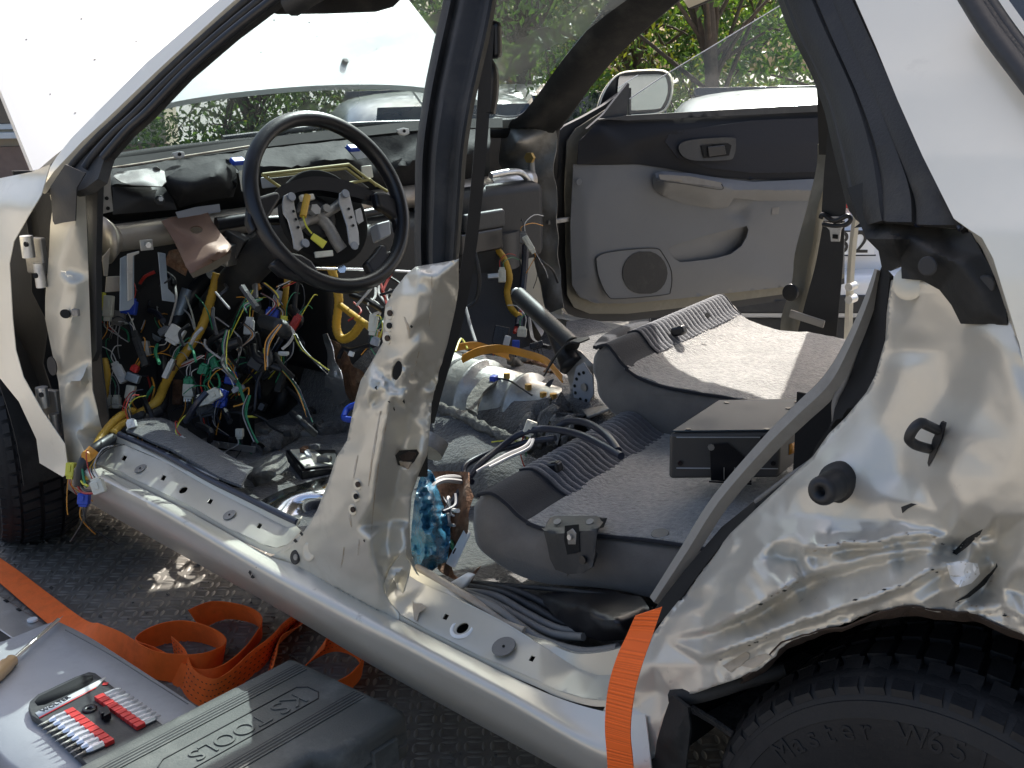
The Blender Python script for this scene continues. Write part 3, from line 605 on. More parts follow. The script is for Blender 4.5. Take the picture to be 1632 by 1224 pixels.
col([(731, 414, .050), (731, 459, .092), (726, 491, .094), (713, 549, .096), (699, 594, .098), (688, 642, .098), (686, 674, .090), (681, 725, .082), (668, 754, .088), (656, 789, .092), (653, 834, .088), (654, 860, .086), (657, 895, .094), (668, 918, .105), (636, 978, .055), (612, 930, .044), (622, 962, .05)])
hole_c = [(624+10*math.cos(t)+4*math.sin(t)*-.5, 592+16*math.sin(t)) for t in [2*math.pi*k/18 for k in range(18)]]
hole_c = [(632+8.5*math.cos(t)-3*math.sin(t), 591+16*math.sin(t)) for t in [2*math.pi*k/18 for k in range(18)]]
def crump(u, v):
    out = np.zeros(len(u))
    for i, (a, b) in enumerate(zip(u, v)):
        wgt = math.exp(-((b-612)/36)**2)*.010+math.exp(-((b-455)/30)**2)*.002+.0006
        out[i] = wgt*(pnoise(Vector((a*.06, b*.06, 3)))+.7*pnoise(Vector((a*.15, b*.15, 9))))
    return out
hole_latch = [(636, 718), (664, 716), (668, 722), (660, 738), (648, 747), (634, 742), (630, 726)]
BF = Field(ctrl, 4, crump)
relief('centre_pillar', bp_left+bp_bot+bp_right, BF, M['paint'], car, 5, holes=[hole_c, hole_latch], split=0)
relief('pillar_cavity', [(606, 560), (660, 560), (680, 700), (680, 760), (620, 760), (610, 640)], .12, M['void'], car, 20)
for (u, v) in ((622, 499), (621, 519), (618, 539), (571, 772), (568, 791), (563, 812)):
    y = float(BF(np.array([u]), np.array([v]))[0]); o = disc('bolt_recess', on(u, v, y=y-.0005), (.15, -1, .15), .0085, .0025, M['paint'], car, bevel=.001)
    disc('bolt_hole', on(u, v, y=y-.004), (.15, -1, .15), .0042, .002, M['void'] if v in (519, 791) else M['rust'], o)
for pts in ([(650, 720), (662, 722), (658, 732), (642, 736), (636, 727)], [(636, 735), (655, 737), (650, 748), (640, 748)]):
    relief('latch_plate', pts, .07, M['rust'] if pts[0][0] == 650 else M['primer'], car, 5)
y = float(BF(np.array([472]), np.array([888]))[0]); disc('rubber_grommet', on(472, 888, y=y-.001), (0, -1, .3), .012, .004, M['rubber'], car, bevel=.0015); disc('grommet_eye', on(472, 888, y=y-.005), (0, -1, .3), .005, .002, M['steel_dull'], car)
V, F = lathe_geo(on(492, 880, y=float(BF(np.array([492]), np.array([880]))[0])), (0, -1, .3), [(.0, .0005), (.010, .0012), (.0145, .0022), (.016, .0005)], 20); mesh('weld_button', V, F, M['paint'], car)
def streak(pts, w_):
    P = resample(np.array(pts, float), 14); poly = [(u-w_*(.4+.6*math.sin(i/13*math.pi))*random.uniform(.6, 1.1), v) for i, (u, v) in enumerate(P)]+[(u+w_*(.4+.6*math.sin(i/13*math.pi))*random.uniform(.6, 1.1), v) for i, (u, v) in list(enumerate(P))[::-1]]
    relief('rust_streak', poly, lambda u, v: BF(u, v)-.0007, M['stain'], car, 5, thick=.0003)
for pts, w_ in (([(606, 655), (600, 690), (592, 735), (587, 775)], 1.8), ([(620, 655), (613, 690), (604, 735), (597, 790), (592, 845)], 1.5), ([(688, 440), (688, 480), (684, 520)], 1.2), ([(570, 725), (566, 745), (563, 762)], 1.6), ([(556, 815), (560, 840)], 2.0), ([(668, 560), (662, 585), (652, 610)], 1.4), ([(644, 505), (650, 520), (652, 540)], 2.2), ([(548, 872), (546, 890), (543, 905)], 1.2), ([(572, 860), (570, 885)], 1.2)): streak(pts, w_)
for (u, v) in ((620, 640), (628, 652), (600, 618), (644, 640), (655, 520), (470, 862), (480, 850), (398, 912), (402, 920), (408, 908), (580, 862), (600, 975)):
    relief('chipped_paint', [(u-random.uniform(1, 4), v), (u, v-random.uniform(1, 5)), (u+random.uniform(1, 4), v+1), (u+1, v+random.uniform(1, 6))], (lambda u_, v_: BF(u_, v_)-.001) if u > 440 else (lambda u_, v_: np.full(len(u_), .015)), M['rubber_dusty'], car, 3, thick=.0004)
relief('torn_flange', [(612, 930), (622, 905), (640, 882), (648, 872), (646, 888), (655, 900), (650, 920), (642, 946), (634, 940), (628, 920), (620, 935), (616, 952)], Field([(612, 930, .045), (622, 905, .055), (640, 882, .05), (648, 872, .055), (655, 900, .075), (642, 946, .07), (628, 920, .05), (634, 925, .075), (616, 952, .05)], 3), P_, car, 5)
# ---- centre pillar, upper (black)
ul = [(662, 428), (660, 400), (661, 320), (662, 240), (669, 188), (679, 125), (699, 33), (707, 0), (712, -30)]
ur = [(731, 418), (734, 380), (740, 300), (744, 240), (756, 167), (765, 127), (781, 59), (792, 0), (797, -30)]
def upy(v): return np.interp(-np.asarray(v, float), [-430, -200, 30], [.048, .10, .21])
def between(A, B, t, off, yf, n=12):
    a, b = resample(np.array(A, float), n), resample(np.array(B, float), n)
    return [on(*(p+(q-p)*t), y=float(yf((p+(q-p)*t)[1]))+off) for p, q in zip(a, b)]
loft('centre_pillar_upper', [between(ul, ur, t, o, upy) for t, o in ((0, .03), (.02, .012), (.08, .002), (.14, .0), (.19, .006), (.23, .012), (.28, .010), (.33, .002), (.40, .0), (.48, .004), (.58, .008), (.68, .014), (.76, .014), (.80, .008), (.86, .006), (.92, .010), (.96, .02), (1, .04))], M['rubber_dusty'], car, 24, .004, flip=True)
# front belt hanging behind it
belt = [(784, 40), (780, 110), (776, 180), (770, 260), (755, 400), (732, 520), (705, 610), (688, 675)]
loft('front_seat_belt', [L([(u-16, v) for u, v in belt], y=.20), L([(u+4, v) for u, v in belt], y=.215)], M['rubber'], car, 40, .002)
box('belt_guide', on(783, 64, y=.23), (.03, .02, .05), M['black'], car, rotax(R(20)), .008); V, F = tube_geo([on(772, 100, y=.22), on(781, 118, y=.225), on(781, 150, y=.225), on(776, 180, y=.22)], .012, 8); mesh('belt_loop', V, F, M['black'], car)
# ---- quarter panel and rear door jamb
jl = [(1440, 446), (1420, 446), (1413, 500), (1411, 541), (1395, 598), (1381, 625), (1348, 665), (1321, 691), (1295, 728), (1250, 769), (1208, 808), (1164, 850), (1122, 903), (1089, 948), (1060, 984), (1040, 1012), (1022, 1040), (1000, 1058), (984, 1080), (972, 1110), (960, 1135), (990, 1180), (1000, 1215), (1010, 1280), (1050, 1290)]
arch = [(1046, 1200), (1056, 1150), (1072, 1110), (1105, 1105), (1150, 1090), (1181, 1079), (1221, 1059), (1248, 1029), (1268, 1019), (1301, 1009), (1321, 998), (1355, 993), (1388, 976), (1455, 966), (1505, 976), (1555, 979), (1605, 1003), (1640, 1016), (1680, 1050)]
top = [(1680, 560), (1640, 600), (1612, 515), (1600, 480), (1560, 440)]
q = []
def Q(*a): q.extend(a)
# along the inner flange (deepest) and first ridge
Q(*[(u, v, .13) for u, v in jl[1:8]], *[(u, v, .118) for u, v in jl[8:14]], (1060, 984, .10), (1040, 1012, .095), (1000, 1058, .075), (984, 1080, .062), (960, 1135, .052), (990, 1180, .034), (1000, 1215, .022), (1010, 1280, .03), (1050, 1290, .03))
Q((1432, 500, .122), (1430, 560, .122), (1412, 610, .12), (1362, 680, .116), (1315, 722, .112), (1268, 775, .10), (1215, 826, .098), (1170, 865, .097), (1090, 975, .088), (1060, 1020, .08), (1040, 1060, .062))
# flat jamb panel
Q((1445, 450, .105), (1470, 450, .09), (1510, 490, .085), (1445, 520, .104), (1440, 580, .104), (1430, 610, .104), (1500, 560, .095), (1510, 620, .088), (1480, 660, .092), (1400, 680, .104), (1350, 720, .10), (1430, 720, .094), (1440, 760, .084))
Q((1537, 520, .078), (1548, 560, .07), (1535, 640, .066), (1510, 680, .066), (1490, 720, .064), (1470, 760, .060), (1455, 800, .05))
Q((1562, 530, .050), (1570, 590, .044), (1560, 640, .04), (1530, 700, .034), (1510, 760, .026), (1600, 560, .028), (1622, 620, .012), (1640, 600, .02), (1624, 700, .006), (1612, 515, .04), (1600, 480, .055), (1560, 440, .075), (1680, 560, .012))
# buffer boss
Q((1325, 735, .092), (1370, 745, .085), (1390, 765, .082), (1405, 790, .072), (1290, 770, .090))
# crumpled belly: vertical sections, nine levels each (top, fold, ridge, under, crease, under, lower ridge, under, arch)
SECT = [(1120, [(930, .090), (950, .083), (965, .078), (980, .074), (1003, .064), (1012, .068), (1046, .044), (1056, .052), (1102, .042)]),
        (1140, [(912, .092), (935, .080), (950, .074), (962, .066), (997, .044), (1008, .064), (1043, .024), (1052, .042), (1092, .030)]),
        (1170, [(880, .094), (912, .078), (922, .072), (935, .060), (984, .032), (996, .062), (1031, .020), (1040, .038), (1082, .026)]),
        (1200, [(845, .094), (876, .076), (884, .068), (900, .056), (970, .026), (984, .060), (1020, .018), (1029, .036), (1066, .024)]),
        (1236, [(828, .090), (855, .072), (864, .058), (886, .066), (948, .026), (962, .062), (1005, .016), (1014, .034), (1038, .026)]),
        (1270, [(820, .086), (852, .062), (868, .052), (892, .070), (924, .028), (940, .064), (992, .014), (1001, .032), (1018, .028)]),
        (1282, [(821, .084), (851, .062), (872, .046), (890, .050), (920, .050), (938, .064), (988, .014), (997, .032), (1014, .028)]),
        (1300, [(822, .080), (850, .062), (874, .034), (886, .062), (912, .044), (930, .064), (982, .014), (991, .032), (1008, .030)]),
        (1350, [(830, .072), (850, .060), (866, .032), (876, .058), (898, .042), (912, .060), (966, .014), (975, .032), (994, .032)]),
        (1400, [(832, .066), (846, .058), (862, .030), (872, .058), (884, .044), (896, .058), (950, .016), (958, .032), (976, .034)]),
        (1440, [(832, .058), (842, .052), (854, .032), (864, .054), (880, .042), (888, .052), (934, .016), (942, .032), (966, .036)]),
        (1480, [(822, .048), (842, .048), (850, .034), (860, .050), (876, .040), (882, .048), (910, .018), (920, .034), (968, .038)]),
        (1515, [(815, .036), (850, .050), (866, .058), (872, .060), (880, .05), (884, .050), (898, .030), (908, .040), (975, .040)])]
def amp_(sec):
    ys = [y for _, y in sec]; out = []
    for i, (v, y) in enumerate(sec):
        if 0 < i < 8: y = y+.10*(y-(ys[i-1]+ys[i+1])/2)
        out.append((v, y))
    return out
SECT = [(u, amp_(s_)) for u, s_ in SECT]
for (u0, s0), (u1, s1_) in zip(SECT, SECT[1:]):
    k = max(1, int((u1-u0)/12))
    for i in range(k):
        t = i/k
        for lv, ((v0, y0), (v1, y1)) in enumerate(zip(s0, s1_)): Q((u0+(u1-u0)*t, v0+(v1-v0)*t+(4*pnoise(Vector(((u0+(u1-u0)*t)*.04, lv*2.3, 5))) if 0 < lv < 8 else 0), y0+(y1-y0)*t+(.007*pnoise(Vector(((u0+(u1-u0)*t)*.022, lv*3.1, 1)))+.003*pnoise(Vector(((u0+(u1-u0)*t)*.05, lv*5.3, 7))) if 0 < lv < 8 else 0)))
for v0, y0 in SECT[-1][1]: Q((1515, v0, y0))
# torn corner
Q((1528, 872, .070), (1545, 862, .06), (1572, 846, .03), (1577, 850, .065), (1590, 860, .05), (1632, 870, .02), (1640, 820, .012), (1560, 800, .014), (1530, 820, .020), (1520, 790, .020), (1600, 760, .008), (1590, 820, .014), (1680, 860, .02), (1680, 760, .008), (1680, 680, .004))
Q((1540, 895, .03), (1560, 905, .038), (1585, 900, .07), (1570, 935, .064), (1545, 955, .055), (1530, 930, .026), (1600, 925, .034), (1640, 920, .024), (1620, 945, .04), (1600, 965, .028), (1680, 960, .028), (1575, 965, .032), (1640, 985, .03))
Q((1050, 1100, .068), (1035, 1150, .05), (1022, 1190, .04), (1046, 1200, .04), (1056, 1150, .045), (1072, 1110, .052), (1010, 1130, .06), (1000, 1150, .045), (1000, 1100, .062))
def crq(u, v):
    out = np.zeros(len(u))
    for i, (a, b) in enumerate(zip(u, v)):
        wgt = .0004*max(0, min(1, (b-820)/60))+.003*math.exp(-((b-(985 if a > 1380 else 985+(1380-a)*.35))/16)**2)*(1 if a > 1130 else 0)+.004*math.exp(-((a-1560)/60)**2-((b-905)/50)**2)+.0003
        out[i] = wgt*(pnoise(Vector((a*.035, b*.05, 3)))+.6*pnoise(Vector((a*.11, b*.14, 9))))
    return out
rsq = np.random.RandomState(21); fp_ = []
for _ in range(420):
    a, b = rsq.uniform(1080, 1680), rsq.uniform(800, 1060)
    if all((a-x)**2*.45+(b-y)**2 > 15**2 for x, y, _z in fp_): fp_.append((a, b, rsq.uniform(-1, 1)))
FAC = Field(fp_, 1.4)
def facets(u, v):
    u = np.asarray(u, float); v = np.asarray(v, float); top_ = np.interp(u, [1100, 1160, 1240, 1400, 1520, 1632], [1000, 905, 850, 835, 850, 840])
    wgt = np.clip((v-top_)/25, 0, 1)*np.clip((u-1105)/40, 0, 1); wgt = wgt*(1-.55*np.clip((v-960)/40, 0, 1))
    return crq(u, v)+wgt*FAC(u, v)*(.0085+.004*np.exp(-((u-1560)/70)**2))
QFs, QFr = Field(q, 3.2, facets), Field(q, 15, crq)
def QF(u, v):
    u = np.asarray(u, float); v = np.asarray(v, float); k = np.clip((v-785-np.clip((1250-u)*.5, 0, 100))/40, 0, 1); return QFr(u, v)*(1-k)+QFs(u, v)*k
jag = lambda pts, s: [(u+random.uniform(-s, s), v+random.uniform(-s, s)) for u, v in resample(np.array(pts, float), int(len(pts)*3.2))]
# the wheel arch and the rear of the door opening as one pressing
rim_ = [tuple(p) for p in arch[:5]]+jag(arch[5:], 2.2)
relief('quarter_panel', jl+rim_+top, QF, M['paint_scratch'], car, 5, thick=.0018, split=0)
# rusty torn lip of the arch, turned inwards
lip = jag(arch[5:], 1.5)
loft('arch_lip', [[on(u, v, y=yy+.002) for (u, v), yy in zip(lip, QF(np.array(lip)[:, 0], np.array(lip)[:, 1]))], [on(u+random.uniform(-2, 2), v+5+random.uniform(-4, 4), y=.05) for u, v in lip], [on(u, v+9, y=.09) for u, v in lip]], M['rust'], car, 150, .0015, spline=False, noise=.009)
for pts in ([(1180, 1060), (1215, 1040), (1232, 1045), (1200, 1066)], [(1150, 1062), (1190, 1038), (1198, 1046), (1165, 1072)]):
    relief('flaked_paint', jag(pts+[], 1), lambda u, v: QF(u, v)-.0012, M['primer'], car, 5, thick=.0006)
relief('flaked_paint', [(1508, 898), (1530, 894), (1558, 898), (1562, 915), (1548, 930), (1530, 936), (1515, 922)], lambda u, v: QF(u, v)-.0008, M['white_paint'], car, 6, thick=.0006)
# black tears
for pts in ([(1518, 880), (1540, 858), (1566, 844), (1562, 852), (1538, 874), (1524, 884)], [(1436, 808), (1452, 802), (1460, 804), (1446, 811), (1438, 818)], [(1562, 930), (1586, 904), (1588, 897), (1589, 903), (1570, 932), (1545, 952), (1522, 960), (1540, 949)]):
    relief('torn_edge', pts, lambda u, v: QF(u, v)-.0012, M['rubber_dusty'], car, 4, thick=.0004)
for i in range(44):
    t = random.choice([(1190, 976, 1272, 924), (1140, 1050, 1300, 985), (1300, 985, 1500, 905), (1300, 874, 1460, 852), (1480, 850, 1620, 950), (1520, 960, 1632, 990)]); k = random.random(); u = t[0]+(t[2]-t[0])*k+random.uniform(-6, 6); v = t[1]+(t[3]-t[1])*k+random.uniform(-5, 5); a_ = random.uniform(.7, 2.2)
    relief('paint_chip', [(u-a_*2, v+a_*.4), (u-a_*.3, v-a_*.7), (u+a_*2, v-a_*.5), (u+a_*.5, v+a_*.8)], lambda u_, v_: QF(u_, v_)-.001, M[random.choice(['rubber_dusty', 'primer', 'trim_grey'])], car, 4, thick=.0003)
# outer rear pillar skin up to the roof
relief('rear_pillar_skin', [(1350, -30), (1395, 72), (1430, 158), (1470, 248), (1500, 308), (1520, 348), (1545, 366), (1565, 379), (1583, 412), (1594, 448), (1608, 493), (1624, 546), (1636, 600), (1720, 560), (1720, -30)],
       lambda u, v: np.interp(-np.asarray(v, float), [-620, -540, -440, -370, -250, -120, 40], [-.004, .006, .018, .030, .075, .135, .215])+(1560-np.asarray(u, float))*.00012*np.clip((np.asarray(v)-150)/300, 0, 1), M['paint_clean'], car, 9, thick=.004)
relief('jamb_gutter', [(1540, 362), (1562, 372), (1580, 404), (1592, 442), (1606, 490), (1618, 535), (1606, 520), (1585, 470), (1566, 430), (1545, 400), (1535, 380)], Field([(1562, 372, .04), (1618, 535, .03), (1535, 380, .10), (1566, 430, .095), (1606, 520, .06), (1592, 442, .03)], 3), M['paint'], car, 6)
# rear side window with its seal at the top right
relief('rear_side_window', [(1568, -20), (1640, -20), (1720, -20), (1720, 220), (1632, 112), (1600, 60)], Field([(1568, -20, .21), (1720, -20, .18), (1720, 220, .11), (1632, 112, .15)], 0), M['car_glass'], car, 14)
for pts, r, m in (([(1536, -20), (1580, 50), (1635, 122), (1700, 205)], .010, 'rubber'), ([(1552, -20), (1592, 42), (1640, 105), (1700, 180)], .007, 'trim_dark'), ([(1564, -20), (1600, 35), (1640, 88), (1700, 160)], .006, 'rubber')):
    tube('side_window_seal', [on(u, v, y=.150+(-v)*.0004) for u, v in pts], r, M[m], car)
# ---- black door frame trim on the rear pillar
def tr(u, v): return np.interp(-np.asarray(v, float), [-520, -370, -200, 30], [.06, .07, .13, .235])
tl_ = [(1238, -30), (1262, 40), (1300, 112), (1322, 172), (1336, 235), (1352, 300), (1364, 340), (1372, 360)]
tm = [(1290, -30), (1330, 60), (1372, 150), (1402, 240), (1412, 300), (1412, 356)]
tn = [(1318, -30), (1350, 55), (1400, 165), (1440, 260), (1462, 310), (1462, 360)]
to = [(1345, -30), (1368, 20), (1404, 95), (1440, 175), (1480, 258), (1512, 320), (1540, 366)]
tyf = lambda v: tr(0, v)
def trl(ln, off): return [on(u, v, y=float(tr(0, v))+off) for u, v in resample(np.array(ln, float), 14)]
def mixl(A, B, t): return [tuple(p+(q-p)*t) for p, q in zip(resample(np.array(A, float), 10), resample(np.array(B, float), 10))]
tl_ = tl_[:-1]+[(1385, 356)]
loft('rear_pillar_trim', [trl(tl_, .075), trl(mixl(tl_, tm, .12), .06), trl(mixl(tl_, tm, .3), .035), trl(mixl(tl_, tm, .6), .026), trl(mixl(tl_, tm, .85), .020), trl(tm, .022), trl(mixl(tm, tn, .2), .014), trl(mixl(tm, tn, .8), .010), trl(tn, .016), trl(mixl(tn, to, .12), .010), trl(mixl(tn, to, .4), .004), trl(mixl(tn, to, .88), .001), trl(to, .004)], M['trim_dark'], car, 30, .006, flip=True)
for ln, r, m, off in ((to, .0050, 'rubber', .001), (mixl(tn, to, .9), .003, 'wire_navy', -.001), (tn, .003, 'wire_navy', .013), (mixl(tl_, tm, .22), .008, 'rubber', .045)):
    tube('trim_bead', [on(u, v, y=float(tr(u, v))+off) for u, v in ln], r, M[m], car)
# thick rubber corner seal
rs_up = [(1372, 340), (1378, 372), (1400, 384), (1440, 392), (1480, 392), (1530, 388), (1550, 392), (1572, 420), (1590, 455), (1606, 515)]
rs_dn = [(1362, 345), (1380, 392), (1405, 410), (1430, 418), (1436, 445), (1470, 448), (1495, 462), (1515, 485), (1528, 516), (1606, 517)]
relief('corner_seal', [(1350, 300), (1366, 345), (1380, 380), (1400, 400), (1406, 430), (1420, 432), (1436, 420), (1437, 444), (1470, 447), (1497, 462), (1516, 486), (1531, 516), (1605, 518), (1603, 480), (1588, 440), (1566, 405), (1548, 372), (1500, 362), (1410, 352), (1392, 330), (1378, 290)],
       Field([(1350, 300, .12), (1380, 380, .105), (1400, 400, .10), (1406, 430, .11), (1420, 432, .10), (1436, 420, .095), (1437, 444, .09), (1470, 447, .085), (1497, 462, .082), (1531, 516, .074), (1605, 518, .040), (1603, 480, .045), (1566, 405, .055), (1548, 372, .065), (1500, 362, .12), (1410, 352, .12), (1392, 330, .11), (1378, 290, .12), (1420, 382, .06), (1480, 398, .055), (1530, 420, .044), (1560, 460, .040), (1575, 500, .038), (1450, 376, .085), (1510, 385, .080), (1540, 400, .062), (1480, 430, .065), (1520, 465, .055), (1550, 505, .05)], 5), M['rubber_dusty'], car, 7, thick=.014)
for (u, v) in ((1480, 424), (1572, 454)): disc('seal_clip', on(u, v, y=.048), (0, -1, .1), .009, .004, M['rubber'], car, bevel=.002)
# inner black seal along the door opening, and the wavy lip
relief('opening_seal', [(1405, 425), (1418, 440), (1412, 500), (1410, 541), (1395, 598), (1381, 625), (1348, 665), (1321, 691), (1295, 728), (1250, 769), (1208, 808), (1164, 850), (1122, 903), (1089, 948), (1060, 984), (1030, 1010), (1045, 968), (1090, 910), (1150, 840), (1200, 800), (1255, 762), (1295, 738), (1322, 700), (1332, 640), (1345, 590), (1370, 520), (1390, 460)],
       Field([(1405, 425, .15), (1418, 440, .125), (1410, 541, .13), (1381, 625, .13), (1321, 691, .13), (1250, 769, .12), (1164, 850, .115), (1060, 984, .105), (1045, 968, .13), (1150, 840, .15), (1255, 762, .16), (1322, 700, .17), (1345, 590, .17), (1390, 460, .16), (1380, 540, .17), (1290, 740, .15)], 4), M['void'], car, 9, thick=.004)
tube('seal_lip', L3([(1400, 440, .15), (1382, 490, .155), (1362, 560, .155), (1345, 610, .155), (1331, 640, .15), (1330, 680, .15), (1318, 712, .145), (1290, 738, .145), (1255, 762, .14), (1205, 800, .14)]), .0035, M['trim_grey'], car)
# door striker hook and rubber buffer
sb = relief('striker_plate', [(1478, 738), (1486, 700), (1500, 672), (1506, 675), (1500, 700), (1488, 730), (1480, 744)], .058, M['rubber'], car, 5, thick=.004)
tube('striker_loop', [on(1500, 688, y=.068), on(1478, 678, y=.035), on(1468, 674, y=.022), on(1457, 682, y=.014), on(1449, 698, y=.014), on(1456, 707, y=.022), on(1468, 712, y=.035), on(1484, 716, y=.068)], .0048, M['rubber'], car, 10)
bc = on(1338, 768, y=.085); bd = on(1305, 785, y=.028); bdir = bd-bc
V, F = lathe_geo(bc, bdir, [(.021, -.005), (.021, .005), (.0165, .008), (.0145, .018), (.016, .022), (.014, .027), (.0155, .032), (.014, .037), (.015, .048), (.0125, .054), (.0055, .055), (.005, .04), (.0, .04)], 26); mesh('rubber_buffer', V, F, M['rubber'], car)
V, F = lathe_geo(on(1448, 452, y=.097), (0, -1, .2), [(.0, .001), (.012, .002), (.016, 0)], 20); mesh('plug_button', V, F, P_, car)
# mud flap / arch liner ahead of the rear wheel
relief('arch_liner', [(1070, 1108), (1096, 1128), (1100, 1160), (1092, 1230), (1100, 1300), (1030, 1300), (1010, 1224), (1043, 1209), (1047, 1180), (1058, 1143)], Field([(1070, 1108, .036), (1096, 1128, .028), (1092, 1230, .03), (1010, 1224, .035), (1047, 1180, .030), (1058, 1143, .032), (1075, 1180, .018), (1100, 1300, .03), (1030, 1300, .03)], 4), M['rubber_dusty'], car, 7, thick=.006)
tube('arch_liner_edge', L3([(1072, 1112, .05), (1110, 1108, .055), (1150, 1097, .07), (1190, 1084, .09), (1250, 1068, .12)]), .010, M['rubber_dusty'], car)
# ------------------------------------------------------------------ wheel housings, floor, roof, right side, bonnet, glass
def sheet(name, pts, m, th=.003, par=None): return mesh(name, pts, [tuple(range(len(pts)))], m, par or car, False, solid=th)
def arc_house(name, xc, zc, r, y0, y1, m):
    A = [R(a) for a in range(-5, 190, 13)]
    return loft(name, [[(xc+r*math.cos(a), y0, zc+r*math.sin(a)) for a in A], [(xc+r*math.cos(a), y1, zc+r*math.sin(a)) for a in A]], m, car, 24, .003)
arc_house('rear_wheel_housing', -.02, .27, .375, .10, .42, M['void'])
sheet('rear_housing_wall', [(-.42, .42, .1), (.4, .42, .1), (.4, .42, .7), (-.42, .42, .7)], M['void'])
arc_house('front_wheel_housing', -2.51, .28, .37, .03, .45, M['rubber_dusty'])
sheet('front_housing_wall', [(-2.9, .45, .1), (-2.1, .45, .1), (-2.1, .45, .75), (-2.9, .45, .75)], M['rubber_dusty'])
def wheel(x, y, z, side, front=False):
    yo = y; ri, ro, wd = .178, .288, .19
    root = car
    prof = [(.178, .020), (.184, .008), (.20, .004), (.225, -.001), (.245, .000), (.2455, -.0012), (.262, .003), (.2625, .0045), (.274, .009), (.284, .022), (.288, .034)]
    # sidewall outside, tread band, sidewall inside
    V, F = lathe_geo((x, yo, z), (0, 1, 0), prof+[(.285, .05), (.285, wd-.05), (.274, wd-.009), (.245, wd), (.178, wd-.02)], 96)
    t = mesh('tyre', V, F, M['tyre'], car, angle=40)
    geos = []; nb = 58
    for k in range(nb):
        for row, (ya, yb) in enumerate(((.006, .045), (.052, .09), (.10, .138), (.145, .184))):
            a0 = 2*math.pi*(k+(.5 if row % 2 else 0))/nb; a1 = a0+2*math.pi/nb*.80; sk = .02 if row in (0, 3) else .03
            r0, r1 = .268, .2935
            def pt(a, r, yy): return (x+r*math.cos(a), yo+yy, z+r*math.sin(a))
            rr = [(.276, r1) if row == 0 else (r1, r1), (r1, .276) if row == 3 else (r1, r1)][0 if row == 0 else 1] if row in (0, 3) else (r1, r1)
            Vb = [pt(a0, r0, ya), pt(a1, r0, ya), pt(a1+sk, r0, yb), pt(a0+sk, r0, yb), pt(a0+.004, rr[0], ya), pt(a1-.004, rr[0], ya), pt(a1+sk-.004, rr[1], yb), pt(a0+sk+.004, rr[1], yb)]
            geos.append((Vb, [(4, 5, 6, 7), (0, 1, 5, 4), (1, 2, 6, 5), (2, 3, 7, 6), (3, 0, 4, 7)]))
            # sipes: thin dark cuts as small ridges on the shoulder
    V, F = merge(*geos); tb = mesh('tread_blocks', V, F, M['tyre'], t, False); tag(tb, kind='stuff')
    bm = bmesh.new(); bm.from_mesh(tb.data); bmesh.ops.recalc_face_normals(bm, faces=bm.faces); bm.to_mesh(tb.data); bm.free()
    V, F = lathe_geo((x, yo, z), (0, 1, 0), [(.182, .012), (.176, .006), (.170, .012), (.165, .03), (.12, .045), (.07, .04), (.0, .04)], 40); mesh('wheel_rim', V, F, M['steel_dull'], car)
    return t
def arc_text(body, cx, y, cz, rad, size, a_mid, m, par):
    "letters moulded round a tyre sidewall"
    adv = size*.66; n = len(body)
    for i, ch in enumerate(body):
        if ch == ' ': continue
        cu_ = bpy.data.curves.new('t', 'FONT'); cu_.body = ch; cu_.size = size; cu_.extrude = .0007; cu_.align_x = 'CENTER'; cu_.bevel_depth = .0004
        t = bpy.data.objects.new('t', cu_); C.objects.link(t); me = bpy.data.meshes.new_from_object(t.evaluated_get(bpy.context.evaluated_depsgraph_get())); bpy.data.objects.remove(t)
        a = a_mid-(i-(n-1)/2)*adv/rad
        ex = Vector((math.sin(a), 0, -math.cos(a))); ey = Vector((math.cos(a), 0, math.sin(a))); ez = Vector((0, -1, 0))
        p = Vector((cx+rad*math.cos(a), y, cz+rad*math.sin(a)))
        mt = Matrix(((ex.x, ey.x, ez.x, p.x), (ex.y, ey.y, ez.y, p.y), (ex.z, ey.z, ez.z, p.z), (0, 0, 0, 1)))
        me.transform(mt); o = bpy.data.objects.new('moulded_letter', me); C.objects.link(o); me.materials.clear(); me.materials.append(m); put(o, par)
def steered(x, y, z, deg):
    before = set(bpy.data.objects); wheel(x, y, z, 1, True)
    rot = Matrix.Translation((x, y+.095, z)) @ Matrix.Rotation(R(deg), 4, 'Z') @ Matrix.Translation((-x, -y-.095, -z))
    for o in set(bpy.data.objects)-before: o.data.transform(rot)
rt = wheel(-.024, .045, .268, 1)
arc_text('Master', -.024, .0438, .268, .2225, .033, R(126), M['tyre'], rt); arc_text('W651', -.024, .0438, .268, .2225, .033, R(91), M['tyre'], rt)
steered(-2.47, .07, .288, -15); wheel(-2.508, 1.43, .288, -1); wheel(-.024, 1.43, .268, -1)
# floor pan, tunnel, firewall
loft('floor_pan', [[(x, y, z) for x in np.linspace(-1.95, .3, 30)] for y, z in ((.13, .36), (.17, .33), (.35, .315), (.62, .315), (.66, .36), (.70, .43), (.77, .475), (.92, .475), (1.0, .43), (1.03, .36), (1.08, .315), (1.35, .315), (1.54, .33), (1.58, .38))], M['carpet_dark'], car, 60, .004, m=2, noise=.012)
loft('firewall', [[(-1.95, y, .30) for y in np.linspace(.1, 1.6, 12)], [(-2.06, y, .45) for y in np.linspace(.1, 1.6, 12)], [(-2.10, y, .70) for y in np.linspace(.1, 1.6, 12)], [(-2.10, y, .95) for y in np.linspace(.1, 1.6, 12)]], M['rubber'], car, 30, .004, m=3, noise=.03)
sheet('kick_panel', [(-2.1, .14, .34), (-1.88, .125, .42), (-1.88, .125, .92), (-2.1, .14, .92)], M['dark'])
